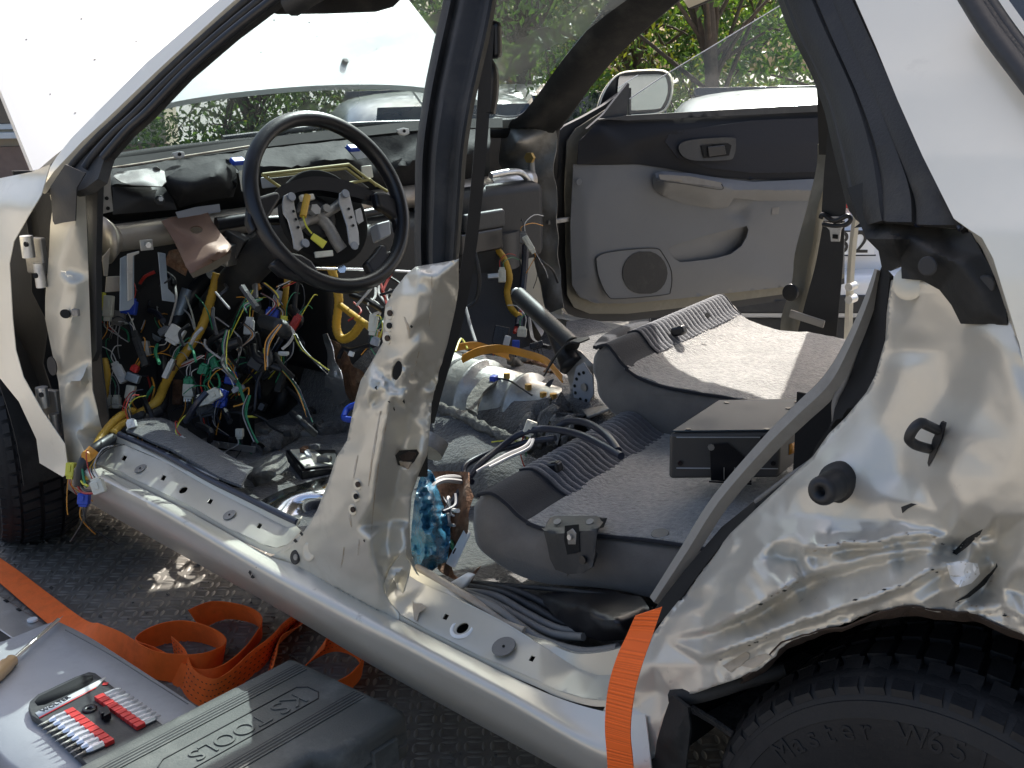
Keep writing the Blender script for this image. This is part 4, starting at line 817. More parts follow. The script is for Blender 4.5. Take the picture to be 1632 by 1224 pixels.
# right side
sheet('right_sill', [(-1.95, 1.56, .30), (.3, 1.56, .30), (.3, 1.60, .41), (-1.95, 1.60, .41)], M['paint'])
loft('right_sill_top', [[(x, 1.585, .40) for x in np.linspace(-2, .35, 8)], [(x, 1.60, .41) for x in np.linspace(-2, .35, 8)], [(x, 1.67, .39) for x in np.linspace(-2, .35, 8)], [(x, 1.68, .30) for x in np.linspace(-2, .35, 8)]], M['paint'], car, 20)
# roof and cant rails
xs = np.linspace(-1.32, 1.35, 14)
def roofline(y, dz): return [(x, y, 1.395+dz-.05*max(0, (x-.2))**2*.6-(.06*((-1.0-x)/.32)**2 if x < -1.0 else 0)) for x in xs]
loft('roof', [roofline(.27, -.055), roofline(.33, -.02), roofline(.5, .012), roofline(.85, .025), roofline(1.2, .012), roofline(1.36, -.02), roofline(1.42, -.055)], M['paint_clean'], car, 30, .02, m=2)
loft('headlining', [roofline(.30, -.075), roofline(.5, -.025), roofline(.85, -.005), roofline(1.2, -.008), roofline(1.36, -.025)], M['trim_grey'], car, 30, .004)
for y in (.27, 1.42): tube('cant_rail', [(x, y, z-(.03 if y < 1 else -.004)) for (x, _, z) in roofline(y, -.055)], .022, M['trim_dark'], car, 10)
# left rail from A pillar to centre pillar stays above the frame
# right windscreen pillar with dark trim
ra = [(-2.02, 1.545, .93), (-1.93, 1.54, 1.0), (-1.62, 1.495, 1.22), (-1.38, 1.44, 1.345), (-1.25, 1.42, 1.37)]
pa = [(790, 186), (812, 188), (835, 182), (862, 150), (905, 90), (960, 22), (990, -25)]; pb = [(885, 204), (892, 196), (905, 180), (940, 130), (985, 78), (1040, 28), (1085, -10), (1110, -30)]
pam = [(800, 194), (830, 194), (858, 180), (890, 142), (935, 82), (990, 18), (1030, -25)]
loft('right_pillar_trim', [[on(u, v, y=1.50-.0006*(190-v)) for u, v in pa], [on(u, v, y=1.505-.0006*(190-v)) for u, v in pam], [on(u, v, y=1.56-.0007*(190-v)) for u, v in pb]], M['trim_dark'], car, 30, .02, m=4)
tube('right_glass_seal', [on(u, v, y=1.52-.0006*(190-v)) for u, v in pa], .006, M['black'], car)
tube('right_opening_seal', [on(u, v, y=1.575-.0007*(190-v)) for u, v in [(884, 470), (884, 300), (885, 215), (893, 196), (905, 180), (940, 130), (985, 78), (1040, 28), (1085, -10)]], .012, M['rubber'], car)
relief('right_kick_metal', [(800, 196), (862, 200), (884, 206), (884, 300), (888, 420), (900, 490), (870, 500), (840, 380), (815, 330), (795, 260)], Field([(800, 196, 1.50), (884, 206, 1.56), (884, 300, 1.56), (900, 490, 1.56), (840, 380, 1.52), (795, 260, 1.5), (830, 225, 1.46), (850, 240, 1.53), (845, 215, 1.5)], 6, ), M['steel_dull'], car, 8, lump=.02)
box('door_check_strap', on(890, 352, y=1.6), (.012, .10, .014), M['steel_dull'], car)
box('lock_box', on(876, 440, y=1.57), (.03, .03, .055), M['trim_dark'], car)
# right centre pillar
loft('right_centre_pillar', [L([(1306, 232), (1296, 300), (1275, 380), (1258, 450), (1246, 520), (1238, 580)], y=1.60), L([(1322, 232), (1312, 300), (1296, 380), (1280, 450), (1268, 520), (1262, 580)], y=1.57), L([(1330, 232), (1324, 300), (1312, 380), (1300, 450), (1290, 520), (1285, 580)], y=1.60)], M['olive_metal'], car, 24, .004, noise=.012, m=3)
loft('right_pillar_rear', [L([(1352, 200), (1366, 262), (1360, 330), (1352, 400), (1348, 470), (1344, 560)], y=1.585), L([(1364, 200), (1374, 262), (1366, 330), (1358, 400), (1354, 470), (1352, 560)], y=1.57)], M['paint_clean'], car, 16, .01)
loft('right_upper_pillar', [[(-1.03, 1.575, .93), (-1.02, 1.52, 1.15), (-1.0, 1.44, 1.36)], [(-.93, 1.575, .93), (-.93, 1.52, 1.15), (-.93, 1.44, 1.36)]], M['trim_dark'], car, 10, .03)
disc('pillar_plug', on(1262, 466, y=1.56), (0, -1, .1), .022, .012, M['black'], car, bevel=.004)
bt = [(1340, 150), (1338, 210), (1332, 280), (1328, 345)]; bt2 = [(1330, 350), (1322, 420), (1314, 480), (1308, 540)]
loft('right_seat_belt', [L([(u-19, v) for u, v in bt], y=1.53), L([(u+19, v) for u, v in bt], y=1.53)], M['rubber'], car, 20, .002)
loft('right_seat_belt', [L([(1312, 352), (1300, 420), (1284, 480), (1270, 535)], y=1.54), L([(1346, 352), (1343, 420), (1338, 480), (1332, 545)], y=1.54)], M['rubber'], car, 20, .002)
V, F = tube_geo([on(1308, 348, y=1.52), on(1312, 342, y=1.52), on(1330, 352, y=1.518), on(1350, 344, y=1.52), on(1356, 350, y=1.52), on(1348, 358, y=1.52), on(1330, 360, y=1.518), on(1312, 357, y=1.52)], .006, 8); tg = mesh('belt_buckle_slider', V, F, M['black'], car)
prism('belt_tongue', L([(1316, 361), (1344, 361), (1340, 367), (1338, 385), (1324, 385), (1322, 367)], y=1.515), (0, .003, 0), M['steel'], tg, .001); box('tongue_slot', on(1331, 377, y=1.5135), (.013, .002, .010), M['void'], tg, bevel=0)
box('anchor_bracket', on(1286, 508, y=1.50), (.09, .006, .02), M['steel_dull'], car, rotax(R(10), R(12)))
for v in (455, 475): disc('lock_bolt', on(1362, v, y=1.57), (0, -1, 0), .010, .03, M['steel'], car, 10)
# rear of the body: tailgate area closed, right quarter
sheet('right_quarter', [(-.25, 1.66, .3), (1.6, 1.66, .3), (1.6, 1.62, .95), (-.1, 1.62, .95)], M['paint_clean'])
sheet('right_rear_pillar', [(-.05, 1.61, .95), (.35, 1.61, .95), (.2, 1.44, 1.36), (-.15, 1.44, 1.36)], M['trim_dark'])
def side_sheet(name, x0, x1, ztop, yfun, xc, zc, r, zlow, m, n=44, k=12):
    X = np.linspace(x0, x1, n); V, F = [], []
    for x in X:
        d = abs(x-xc); lo = max(zlow, zc+math.sqrt(max(0, r*r-d*d))) if d < r else zlow
        zt = ztop(x); lo = min(lo, zt-.03)
        for j in range(k): z = lo+(zt-lo)*j/(k-1); V.append((x, yfun(x, z), z))
    for i in range(n-1):
        for j in range(k-1): F.append((i*k+j, (i+1)*k+j, (i+1)*k+j+1, i*k+j+1))
    return mesh(name, V, F, m, car, True, solid=.003)
xq = float(on(1676, 800, y=.014)[0])
side_sheet('rear_body_side', xq, 1.6, lambda x: .96, lambda x, z: .016+.03*max(0, x-.9)**2+.03*max(0, .45-z)+.02*max(0, z-.8), -.02, .27, .39, .25, M['paint_clean'])
# rear side glass and the pillar tops that run up to the roof, beyond the edges of the picture
xt = [float(on(1716, v, y=.1)[0]) for v in (500, 300, 100, -28)]
sheet('rear_side_glass', [(xt[0]+.0, .035, .955), (1.42, .06, .955), (1.30, .24, 1.31), (xt[3]+.02, .23, 1.29)], M['car_glass'], .004)
ts_ = [on(u, -28, y=.214) for u in (1350, 1440, 1540, 1640, 1718)]
loft('rear_pillar_top', [ts_, [(p[0]-.03, .262, 1.345) for p in ts_]], M['paint_clean'], car, 20, .004)
tb_ = [on(u, -28, y=.235) for u in (1238, 1290, 1345)]
loft('rear_trim_top', [tb_, [(p[0]-.03, .285, 1.335) for p in tb_]], M['trim_dark'], car, 10, .02)
tc_ = [on(u, -29, y=.208) for u in (712, 755, 797)]
loft('centre_pillar_top', [tc_, [(p[0]-.01, .268, 1.335) for p in tc_]], M['rubber_dusty'], car, 10, .02)
tube('windscreen_pillar_top', [on(430, -20, y=.258), on(500, -75, y=.27), np.array([-1.22, .272, 1.325])], .026, M['trim_dark'], car, 10)
sheet('tailgate', [(1.62, .05, .35), (1.62, 1.62, .35), (1.45, 1.40, 1.33), (1.45, .28, 1.33)], M['paint_clean'])
sheet('load_floor', [(-.2, .2, .50), (1.6, .2, .50), (1.6, 1.5, .50), (-.2, 1.5, .50)], M['carpet_dark'])
# bonnet standing open
hl = [on(52, 273, y=.17), None]
rear = [(-2.15, .15, .925), (-2.19, .28, .99), (-2.22, .50, 1.055), (-2.23, .85, 1.085), (-2.22, 1.2, 1.085), (-2.19, 1.42, 1.06), (-2.15, 1.545, 1.02)]
ang = R(47)
def hoodrow(t, shrink): return [(x-t*math.cos(ang)+.09*math.sin(math.pi*t)*-.0, .85+(y-.85)*(1-shrink), z+t*math.sin(ang)-.05*(t**2)) for x, y, z in rear]
bonnet = loft('bonnet', [hoodrow(0, 0), hoodrow(.25, .03), hoodrow(.5, .06), hoodrow(.72, .085), hoodrow(.80, .13), hoodrow(.86, .22)], M['paint_hood'], car, 40, .02, m=3, flip=True)
for a in ((.30, .02), (1.40, .98)):
    tube('bonnet_crease', [np.array((-2.20-t*math.cos(ang)-.002, a[0]+(.85-a[0])*.06*t, .965+t*math.sin(ang)-.05*t*t+.003)) for t in (0, .3, .6, .75)], .004, M['paint_hood'], car)
bpy.context.view_layer.update(); _dg = bpy.context.evaluated_depsgraph_get(); _bon = bonnet.evaluated_get(_dg)
def on_bonnet(u, v):
    m_ = _bon.matrix_world.inverted(); ok, p, n, _ = _bon.ray_cast(m_ @ Vector(CAM), (m_.to_3x3() @ Vector(ray(u, v))).normalized()); return (np.array(_bon.matrix_world @ p), np.array(n)) if ok else None
for u, v, r_ in ((549, 100, .009), (294, 116, .009)):
    h = on_bonnet(u, v)
    if h: disc('washer_jet', h[0], np.array((.73, 0, .68)), r_, .010, M['rubber'], car, bevel=.002)
for u, v in ((42, 63), (151, 95), (323, 95), (493, 36), (416, 83), (505, 58), (586, 35), (130, 30), (217, 66), (600, 78), (437, 32), (80, 150), (120, 180)):
    h = on_bonnet(u, v)
    if h: disc('dirt_speck', h[0], np.array((.73, 0, .68)), random.uniform(.0015, .0035), .0008, M['trim_dark'], car, 7, ry=random.uniform(.001, .002))
# engine bay sides, cowl
xf_ = float(on(-84, 450, y=0)[0])
side_sheet('front_fender_nose', -3.25, xf_, lambda x: .70-.10*((xf_-x)/.85)**2, lambda x, z: -.004+.22*((xf_-x)/.85)**3+.03*max(0, (z-.62)/.08), -2.49, .29, .345, .30, M['paint_clean'])
loft('front_bumper', [[(-3.27, .22, z), (-3.36, .45, z), (-3.40, .85, z), (-3.36, 1.25, z), (-3.27, 1.48, z)] for z in (.25, .32, .45, .54)], M['paint_clean'], car, 24, .01, m=3)
sheet('right_fender', [(-2.9, 1.66, .62), (-1.95, 1.66, .35), (-1.95, 1.64, .90), (-2.9, 1.62, .78)], M['paint_clean'])
cow = [(-2.02, .2, .955), (-2.09, .45, .965), (-2.13, .85, .97), (-2.09, 1.25, .965), (-2.02, 1.5, .955)]
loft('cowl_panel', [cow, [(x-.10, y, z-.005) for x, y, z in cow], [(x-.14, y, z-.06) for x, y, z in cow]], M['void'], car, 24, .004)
# windscreen
wt = [(-1.36, .36, 1.335), (-1.42, .6, 1.355), (-1.44, .85, 1.36), (-1.42, 1.1, 1.355), (-1.36, 1.36, 1.335)]
wm = [((a[0]+b[0])/2-.03, (a[1]+b[1])/2, (a[2]+b[2])/2+.025) for a, b in zip(cow, wt)]
loft('windscreen', [cow, wm, wt], M['windscreen'], car, 30, 0, m=4)
tube('windscreen_seal', [np.array(p)+np.array((.01, 0, 0)) for p in cow], .016, M['void'], car)
tube('windscreen_header', wt, .022, M['trim_dark'], car)
tube('wiper_blade', [np.array((-2.13, .62, .985)), np.array((-2.10, .95, 1.0)), np.array((-2.06, 1.25, .995))], .008, M['black'], car)
# sun visor
vz = [(426, 14), (432, -20), (660, -20), (628, 12), (600, 20), (520, 23), (440, 24)]
prism('sun_visor', [on(u, v, d=1.95) for u, v in vz], tuple(-FW*.0+np.array((-.012, .004, .004))), M['trim_dark'], car, .004)
# ------------------------------------------------------------------ dashboard remains
ld = [(160, 258), (230, 249), (300, 239), (420, 222), (560, 206), (690, 193), (800, 190)]
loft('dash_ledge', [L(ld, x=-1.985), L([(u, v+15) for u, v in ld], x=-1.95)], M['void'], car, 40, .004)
tube('dash_lip', L([(162, 270), (230, 260), (290, 250), (400, 233)], x=-1.945), .0028, M['primer'], car)
relief('dash_frame', [(162, 272), (300, 252), (420, 237), (560, 222), (690, 211), (780, 205), (780, 300), (690, 306), (600, 314), (420, 335), (250, 352), (165, 352)],
       Field([(162, 272, -1.94), (300, 252, -1.94), (420, 237, -1.94), (560, 222, -1.94), (690, 211, -1.94), (780, 205, -1.94), (162, 300, -1.88), (300, 282, -1.87), (420, 268, -1.85), (560, 252, -1.84), (690, 242, -1.85), (780, 240, -1.86), (165, 352, -1.93), (420, 335, -1.93), (600, 314, -1.93), (780, 300, -1.93), (420, 295, -1.88), (600, 280, -1.88)], 8), M['dash'], car, 10, axis='x', lump=.012)
relief('crash_plate', [(180, 281), (186, 274), (222, 270), (250, 266), (262, 273), (265, 290), (258, 297), (235, 296), (210, 295), (193, 290)], Field([(180, 281, -1.86), (222, 270, -1.88), (262, 273, -1.87), (265, 290, -1.80), (258, 297, -1.79), (193, 290, -1.81), (225, 283, -1.815), (240, 280, -1.835)], 3), M['trim_grey'], car, 5, axis='x')
relief('air_duct', [(262, 284), (285, 270), (320, 262), (352, 253), (366, 254), (376, 268), (378, 292), (372, 314), (340, 318), (308, 325), (286, 332), (276, 316), (266, 300)], Field([(262, 284, -1.86), (352, 253, -1.87), (376, 268, -1.87), (372, 314, -1.87), (286, 332, -1.87), (266, 300, -1.86), (300, 285, -1.80), (350, 275, -1.79), (360, 295, -1.80), (300, 305, -1.79), (280, 292, -1.82)], 8), M['dash'], car, 7, axis='x')
relief('dash_lower_panel', [(180, 298), (262, 298), (276, 318), (282, 334), (180, 342)], Field([(180, 298, -1.86), (262, 298, -1.86), (282, 334, -1.84), (180, 342, -1.85), (230, 315, -1.83)], 5), M['rubber'], car, 8, axis='x')
disc('dash_bolt', on(254, 319, x=-1.825), (1, -.3, .1), .010, .006, M['rubber'], car, bevel=.002); disc('dash_bolt', on(255, 317, x=-1.819), (1, -.3, .1), .0052, .01, M['steel'], car, 6)
prism('left_bracket', L([(160, 270), (177, 268), (177, 300), (181, 337), (164, 341), (160, 300)], x=-1.80), (-.003, 0, 0), M['steel_dull'], car)
for u, v in ((170, 316), (172, 332)): disc('bracket_hole', on(u, v, x=-1.797), (1, -.2, 0), .004, .001, M['void'], car, 8)
for u, v, x in ((285, 246, -1.92), (643, 209, -1.92)):
    prism('white_clip', L([(u-11, v-3), (u, v-6), (u+9, v-4), (u+10, v+3), (u+2, v+6), (u-6, v+4)], x=x), (-.004, 0, -.004), M['white_plastic'], car); disc('clip_hole', on(u+1, v, x=x+.001), (1, -.2, .3), .004, .002, M['void'], car, 10)
for u, v in ((379, 258), (563, 237)):
    prism('clip_base', L([(u-14, v-4), (u+10, v-6), (u+24, v+14), (u+6, v+18)], x=-1.85), (-.004, 0, -.002), M['bluegrey'], car); box('blue_clip', on(u, v-1, x=-1.84), (.02, .034, .012), M['conn_blue'], car, rotax(0, R(30)), .004)
prism('paper_label', L([(280, 338), (312, 330), (350, 325), (352, 338), (284, 348)], x=-1.83), (-.002, 0, 0), M['conn_grey'], car)
for u, v, w_, h_ in ((388, 288, 13, 34), (585, 274, 24, 22), (433, 290, 40, 18)):
    s = 2.45/FPX; box('mounting_tab', on(u, v, x=-1.83), (.004, w_*s, h_*s), M['conn_white'] if u != 433 else M['conn_grey'], car, rotax(0, R(-8)), .002)
for pts in ([(418, 278), (556, 262), (584, 284), (617, 305)], [(418, 278), (440, 294), (452, 302)], [(430, 281), (552, 268), (578, 288)], [(555, 292), (590, 286), (600, 296)]):
    tube('gauge_gasket', L(pts, x=-1.76), .0036, M['conn_yellow'] if False else mat('olive_gasket', (.30, .26, .09), .6) if 'olive_gasket' not in bpy.data.materials else bpy.data.materials['olive_gasket'], car, spline=False)
prism('gauge_back', L([(428, 284), (550, 270), (576, 290), (590, 300), (460, 310), (446, 300)], x=-1.80), (-.004, 0, 0), M['trim_dark'], car)
# cross-car beam
b0 = on(170, 382, y=.165); b1 = on(845, 286, y=1.50)
tube('cross_beam', [b0, b0+(b1-b0)*.5, b1], .029, M['beam'], car, 18, 2)
V, F = lathe_geo(b0, b0-b1, [(.029, -.02), (.045, 0), (.05, .006), (.0, .008)], 26); mesh('beam_flange', V, F, M['beam'], car)
bd_ = (b1-b0)
tube('beam_sleeve', [b0+bd_*.86, b0+bd_*.985], .031, M['steel'], car, 18, spline=False)
tube('beam_stalk', [on(345, 357, x=-1.80), on(420, 346, x=-1.78)], .0145, M['black'], car, 12, spline=False)
for t in (.32, .36): tube('beam_collar', [b0+bd_*t, b0+bd_*(t+.012)], .0335, M['steel_dull'], car, 18, spline=False)
tube('knee_bar_loop', [on(u, v, x=-1.87) for u, v in ((782, 280), (806, 275), (826, 274), (838, 282), (848, 300), (849, 326), (842, 344), (826, 351), (813, 340), (804, 322), (796, 306))], .0095, M['steel'], car, 8)
tube('knee_bar_leg', [on(846, 250, y=1.5), on(848, 275, y=1.5), on(849, 300, y=1.5), on(845, 325, y=1.5)], .010, M['steel_dull'], car); disc('beam_bolt', on(846, 251, y=1.49), (.2, -1, 0), .016, .012, M['brass'], car, 6)
disc('beam_bolt', on(856, 305, y=1.50), (.2, -1, 0), .010, .012, M['steel'], car, 6)
relief('column_bracket', [(258, 352), (270, 347), (330, 336), (338, 352), (352, 372), (369, 392), (368, 402), (340, 418), (304, 436), (296, 424), (282, 392)], Field([(258, 352, -1.835), (330, 336, -1.835), (282, 392, -1.80), (369, 392, -1.735), (296, 424, -1.74), (304, 436, -1.73), (350, 402, -1.72), (320, 385, -1.77)], 3), M['copper'], car, 6, axis='x', holes=[[(313+10*math.cos(t), 366+6.5*math.sin(t)) for t in [2*math.pi*k/14 for k in range(14)]]], thick=.003)
relief('column_bracket_lip', [(302, 434), (340, 416), (369, 398), (366, 414), (345, 428), (308, 443)], Field([(302, 434, -1.735), (369, 398, -1.735), (366, 414, -1.76), (308, 443, -1.76)], 2), M['beam'], car, 6, axis='x')
relief('bracket_rear', [(290, 395), (300, 426), (296, 440), (262, 420), (270, 400)], -1.85, M['felt'], car, 8, axis='x')
# steering wheel and column
SC = np.array([-1.544, .492, .882]); st_ = R(24.2); SA = np.array([0, 1., 0]); SB = np.array([-math.sin(st_), 0, math.cos(st_)]); SN = np.array([math.cos(st_), 0, math.sin(st_)])
def sw(p, q, r=0): return SC+p*SA+q*SB+r*SN
def swp(u, v, r=0): return onp(u, v, SC+r*SN, SN)
V, F = [], []; n1, n2 = 72, 14
for i in range(n1):
    a = 2*math.pi*i/n1
    for j in range(n2):
        b = 2*math.pi*j/n2; rr = .1795+.0155*math.cos(b)+.0012*math.cos(2*b); V.append(sw(rr*math.cos(a), rr*math.sin(a), .0175*math.sin(b)))
for i in range(n1):
    for j in range(n2): F.append((i*n2+j, ((i+1) % n1)*n2+j, ((i+1) % n1)*n2+(j+1) % n2, i*n2+(j+1) % n2))
stw = mesh('steering_wheel', V, F, M['black'], car)
for pts in ([(396, 350), (399, 322), (412, 313), (430, 307), (444, 303), (450, 314), (440, 330), (430, 346), (420, 360), (404, 372)], [(598, 304), (616, 306), (636, 316), (648, 340), (642, 375), (634, 366), (632, 348), (620, 338), (602, 328)], [(432, 420), (446, 408), (462, 400), (482, 404), (498, 414), (508, 428), (512, 446), (480, 446), (452, 438)], [(584, 418), (600, 400), (608, 388), (616, 390), (618, 400), (630, 398), (640, 376), (646, 384), (634, 416), (612, 440), (596, 440)]):
    prism('spoke', [swp(u, v, .004) for u, v in pts], tuple(-SN*.024), M['black'], stw, .008)
V, F = disc_geo(swp(512, 350, -.075), SN, .105, .02, 32); mesh('hub_back', V, F, M['void'], stw, True, .004)
loft('hub_shroud', [[swp(u, v, -.02) for u, v in ((430, 316), (445, 298), (475, 286), (505, 282), (545, 287), (580, 300), (608, 312))], [swp(u, v, -.02) for u, v in ((436, 326), (452, 312), (480, 304), (510, 302), (545, 308), (575, 316), (600, 322))], [swp(u, v, -.05) for u, v in ((436, 332), (452, 318), (480, 312), (510, 310), (545, 316), (575, 322), (600, 328))]], M['black'], stw, 24, .003)
for pts in ([(452, 312), (461, 307), (468, 312), (470, 328), (474, 345), (483, 372), (486, 392), (476, 400), (469, 396), (467, 380), (459, 350), (452, 340), (450, 325)], [(541, 308), (550, 302), (557, 308), (560, 320), (566, 345), (572, 370), (573, 390), (564, 396), (557, 388), (553, 360), (545, 335), (540, 322)]):
    o = prism('horn_plate', [swp(u, v, -.008) for u, v in pts], tuple(-SN*.004), M['steel'], stw, .0015)
    for (u, v) in (pts[1], pts[6] if pts[0][0] == 452 else pts[7]):
        disc('plate_rivet', swp(u+(3 if u < 480 else 0), v+7 if v < 330 else v-4, -.007), SN, .009, .004, M['conn_grey'], o, 16, .001)
    for t in (.35, .5, .65): u = pts[1][0]*(1-t)+pts[6][0]*t; v = pts[1][1]*(1-t)+pts[6][1]*t; disc('plate_hole', swp(u-2, v, -.0065), SN, .003, .001, M['void'], o, 8)
prism('horn_tab', [swp(u, v, -.012) for u, v in ((566, 335), (575, 331), (577, 338), (580, 352), (572, 357), (568, 352))], tuple(-SN*.004), M['steel'], stw, .001)
tube('hub_arm', [swp(u, v, -.03) for u, v in ((478, 330), (505, 345), (522, 360), (536, 385), (545, 398))], .0125, M['steel_dull'], stw); tube('hub_arm', [swp(u, v, -.03) for u, v in ((468, 365), (490, 352), (510, 345), (535, 330), (548, 318))], .011, M['steel_dull'], stw)
V, F = lathe_geo(swp(505, 345, -.045), SN, [(.045, -.06), (.045, 0), (.03, .008), (.0, .008)], 24); mesh('hub_boss', V, F, M['dark'], stw)
disc('hub_nut', swp(498, 337, -.022), SN, .012, .014, M['steel'], stw, 6); disc('hub_nut', swp(517, 334, -.022), SN, .009, .01, M['steel_dull'], stw, 12)
tube('horn_sleeve', [swp(u, v, -.004) for u, v in ((490, 312), (487, 325), (483, 345))], .0075, M['yellow'], stw); prism('horn_socket', [swp(u, v, -.012) for u, v in ((479, 310), (500, 308), (503, 317), (482, 320))], tuple(-SN*.01), M['conn_white'], stw)
tube('horn_wire', [swp(u, v, -.004) for u, v in ((483, 345), (488, 360), (497, 372))], .002, M['conn_yellow'], stw, 6); prism('yellow_tag', [swp(u, v, 0) for u, v in ((500, 371), (522, 385), (515, 396), (495, 380))], tuple(-SN*.003), M['conn_yellow'], stw)
prism('white_tag', [swp(u, v, -.01) for u, v in ((501, 401), (531, 398), (532, 408), (503, 411))], tuple(-SN*.004), M['conn_white'], stw)
tube('steering_column', [sw(0, 0, -.06), sw(0, -.01, -.20), sw(0, -.02, -.34), np.array([-2.02, .49, .60])], .042, M['dark'], car, 14)
tube('column_stalk', [swp(560, 345, -.09), swp(610, 336, -.09), swp(622, 338, -.09)], .010, M['black'], car); tube('column_stalk', [sw(-.02, 0, -.1), swp(418, 352, -.09)], .010, M['black'], car)
prism('column_cover', [swp(u, v, -.10) for u, v in ((600, 356), (622, 350), (624, 374), (606, 382))], tuple(-SN*.03), M['conn_grey'], car, .004)
tube('bright_rod', [on(500, 428, x=-1.60), on(592, 430, x=-1.62), on(672, 434, x=-1.64)], .0035, M['chrome'], car, 8)
disc('rod_nut', on(544, 429, x=-1.605), (1, -.6, .3), .010, .012, M['chrome'], car, 6)
# hanging brackets below the beam
def plate(name, pts, x=None, y=None, m='bluegrey', th=.003): return prism(name, L(pts, **({'x': x} if x else {'y': y})), (-th, 0, 0) if x else (0, th, 0), M[m], car, .0008)
plate('hanging_bracket', [(192, 412), (200, 408), (214, 406), (214, 484), (206, 494), (191, 496)], x=-1.80); plate('hanging_bracket', [(203, 405), (222, 400), (222, 404), (212, 408), (211, 476), (204, 480)], x=-1.78, m='steel')
plate('hanging_bracket', [(252, 402), (264, 404), (268, 460), (278, 470), (279, 482), (259, 479)], x=-1.80); plate('hanging_tab', [(223, 383), (243, 381), (245, 398), (225, 400)], x=-1.79, m='steel'); disc('tab_bolt', on(236, 390, x=-1.785), (1, -.4, 0), .006, .008, M['steel'], car, 6)
plate('side_bracket', [(170, 441), (192, 440), (192, 464), (168, 466)], x=-1.82, m='beam'); plate('side_bracket', [(163, 410), (176, 395), (172, 440), (166, 440)], x=-1.84, m='beam')
for i in range(6): box('column_clutter', on(345+i*14, 395+8*math.sin(i*2.1), x=-1.86), (.05, .03+.01*(i % 3), .05), M['steel_dull' if i % 2 else 'dark'], car, rotax(R(20*i), R(15*i)), .004)
box('heater_box', (-1.92, .86, .60), (.22, .40, .36), M['rubber'], car, rotax(R(4)), .03); box('blower_box', (-1.94, 1.30, .72), (.2, .34, .22), M['rubber'], car, rotax(R(-3)), .03); tube('blower_drum', [(-1.93, 1.28, .60), (-1.93, 1.28, .70)], .12, M['dark'], car, 20, spline=False)
box('blower_lid', on(770, 352, x=-1.80), (.02, .16, .05), M['dark'], car, rotax(R(3)), .008); box('blower_lid', on(765, 385, x=-1.80), (.02, .17, .06), M['black'], car, rotax(R(3)), .008)
prism('hvac_strap', L([(829, 300), (840, 305), (838, 398), (822, 400)], x=-1.86), (-.004, 0, 0), M['conn_grey'], car)
# pedals
prism('accelerator_pedal', L([(388, 536), (412, 528), (421, 572), (400, 580)], x=-1.82), (-.012, 0, -.004), M['rubber'], car, .003)
for k in range(4): tube('pedal_rib', L([(394+k*6, 538-k*2), (402+k*6, 575-k*1.5)], x=-1.816), .0018, M['dark'], car, 6, spline=False)
prism('brake_pedal', L([(402, 478), (414, 474), (418, 488), (414, 500), (404, 494)], x=-1.80), (-.01, 0, 0), M['dark'], car, .003); tube('pedal_arm', [on(408, 485, x=-1.81), on(405, 440, x=-1.86), on(402, 415, x=-1.90)], .007, M['steel_dull'], car)
# ------------------------------------------------------------------ tunnel, gearbox, handbrake
g0 = np.array([-1.62, .765, .415]); g1 = np.array([-1.10, .80, .415]); gd = g1-g0; gl_ = np.linalg.norm(gd)
V, F = lathe_geo(g0, gd, [(.0, 0), (.085, 0), (.098, .02), (.098, .09), (.092, .10), (.090, .20), (.096, .205), (.096, .215), (.085, .22), (.080, .32), (.076, .33), (.086, .335), (.086, .345), (.070, .352), (.066, .42), (.058, .46), (.05, .50), (.0, .51)], 32, (0, 0, 1)); mesh('gearbox_casing', V, F, M['alu'], car)
V, F = lathe_geo(g0+gd/gl_*.145, gd, [(.0925, 0), (.094, .004), (.0925, .008)], 32); mesh('casing_joint', V, F, M['rubber'], car)
for u, v in ((808, 603), (842, 621), (866, 634), (882, 636)): disc('gearbox_bolt', on(u, v, y=.76), (0, 0, 1), .008, .012, M['brass'], car, 6)
tube('tunnel_cable', L3([(784, 602, .76), (810, 606, .74), (830, 618, .73), (848, 630, .73)]), .0022, M['wire_blk'], car); box('blue_plug', on(787, 604, y=.74), (.014, .02, .016), M['conn_blue'], car, rotax(R(20)), .003)
prism('tunnel_flap', L3([(852, 628, .78), (876, 606, .80), (880, 604, .80), (868, 628, .78)]), (.004, .003, 0), M['dark'], car, .001)
def fuzzy(name, pts, r, m, par): 
    V, F = tube_geo(pts, r, 8, 8); rs_ = np.random.RandomState(len(V)); V = [np.array(p)+rs_.normal(size=3)*r*.22 for p in V]; return mesh(name, V, F, M[m], par)
fuzzy('torn_carpet_edge', L3([(700, 648, .60), (735, 662, .60), (770, 680, .60), (812, 700, .60), (838, 712, .61), (858, 706, .64), (880, 695, .68)]), .011, 'wool', car)
fuzzy('torn_carpet_edge', L3([(812, 572, .85), (828, 584, .9), (832, 605, .92), (822, 580, 1.0), (850, 572, 1.0)]), .010, 'wool', car)
loft('carpet_band', [L3([(782, 594, .80), (770, 600, .74), (756, 616, .69), (744, 636, .65), (742, 652, .62)]), L3([(806, 600, .80), (792, 606, .74), (772, 622, .69), (762, 640, .65), (760, 658, .62)])], M['wool'], car, 20, .008, noise=.006)
fuzzy('carpet_tuft', L3([(845, 690, .68), (860, 668, .68), (880, 655, .70), (900, 662, .72)]), .028, 'carpet_dark', car); fuzzy('carpet_tuft', L3([(880, 672, .68), (900, 690, .66), (915, 700, .66)]), .034, 'carpet_dark', car)
fuzzy('felt_scrap', L3([(838, 588, .92), (850, 596, .95), (860, 588, .95), (848, 584, 1.0)]), .020, 'felt', car); fuzzy('felt_scrap', L3([(868, 604, .9), (885, 612, .9), (892, 628, .86)]), .022, 'felt', car)
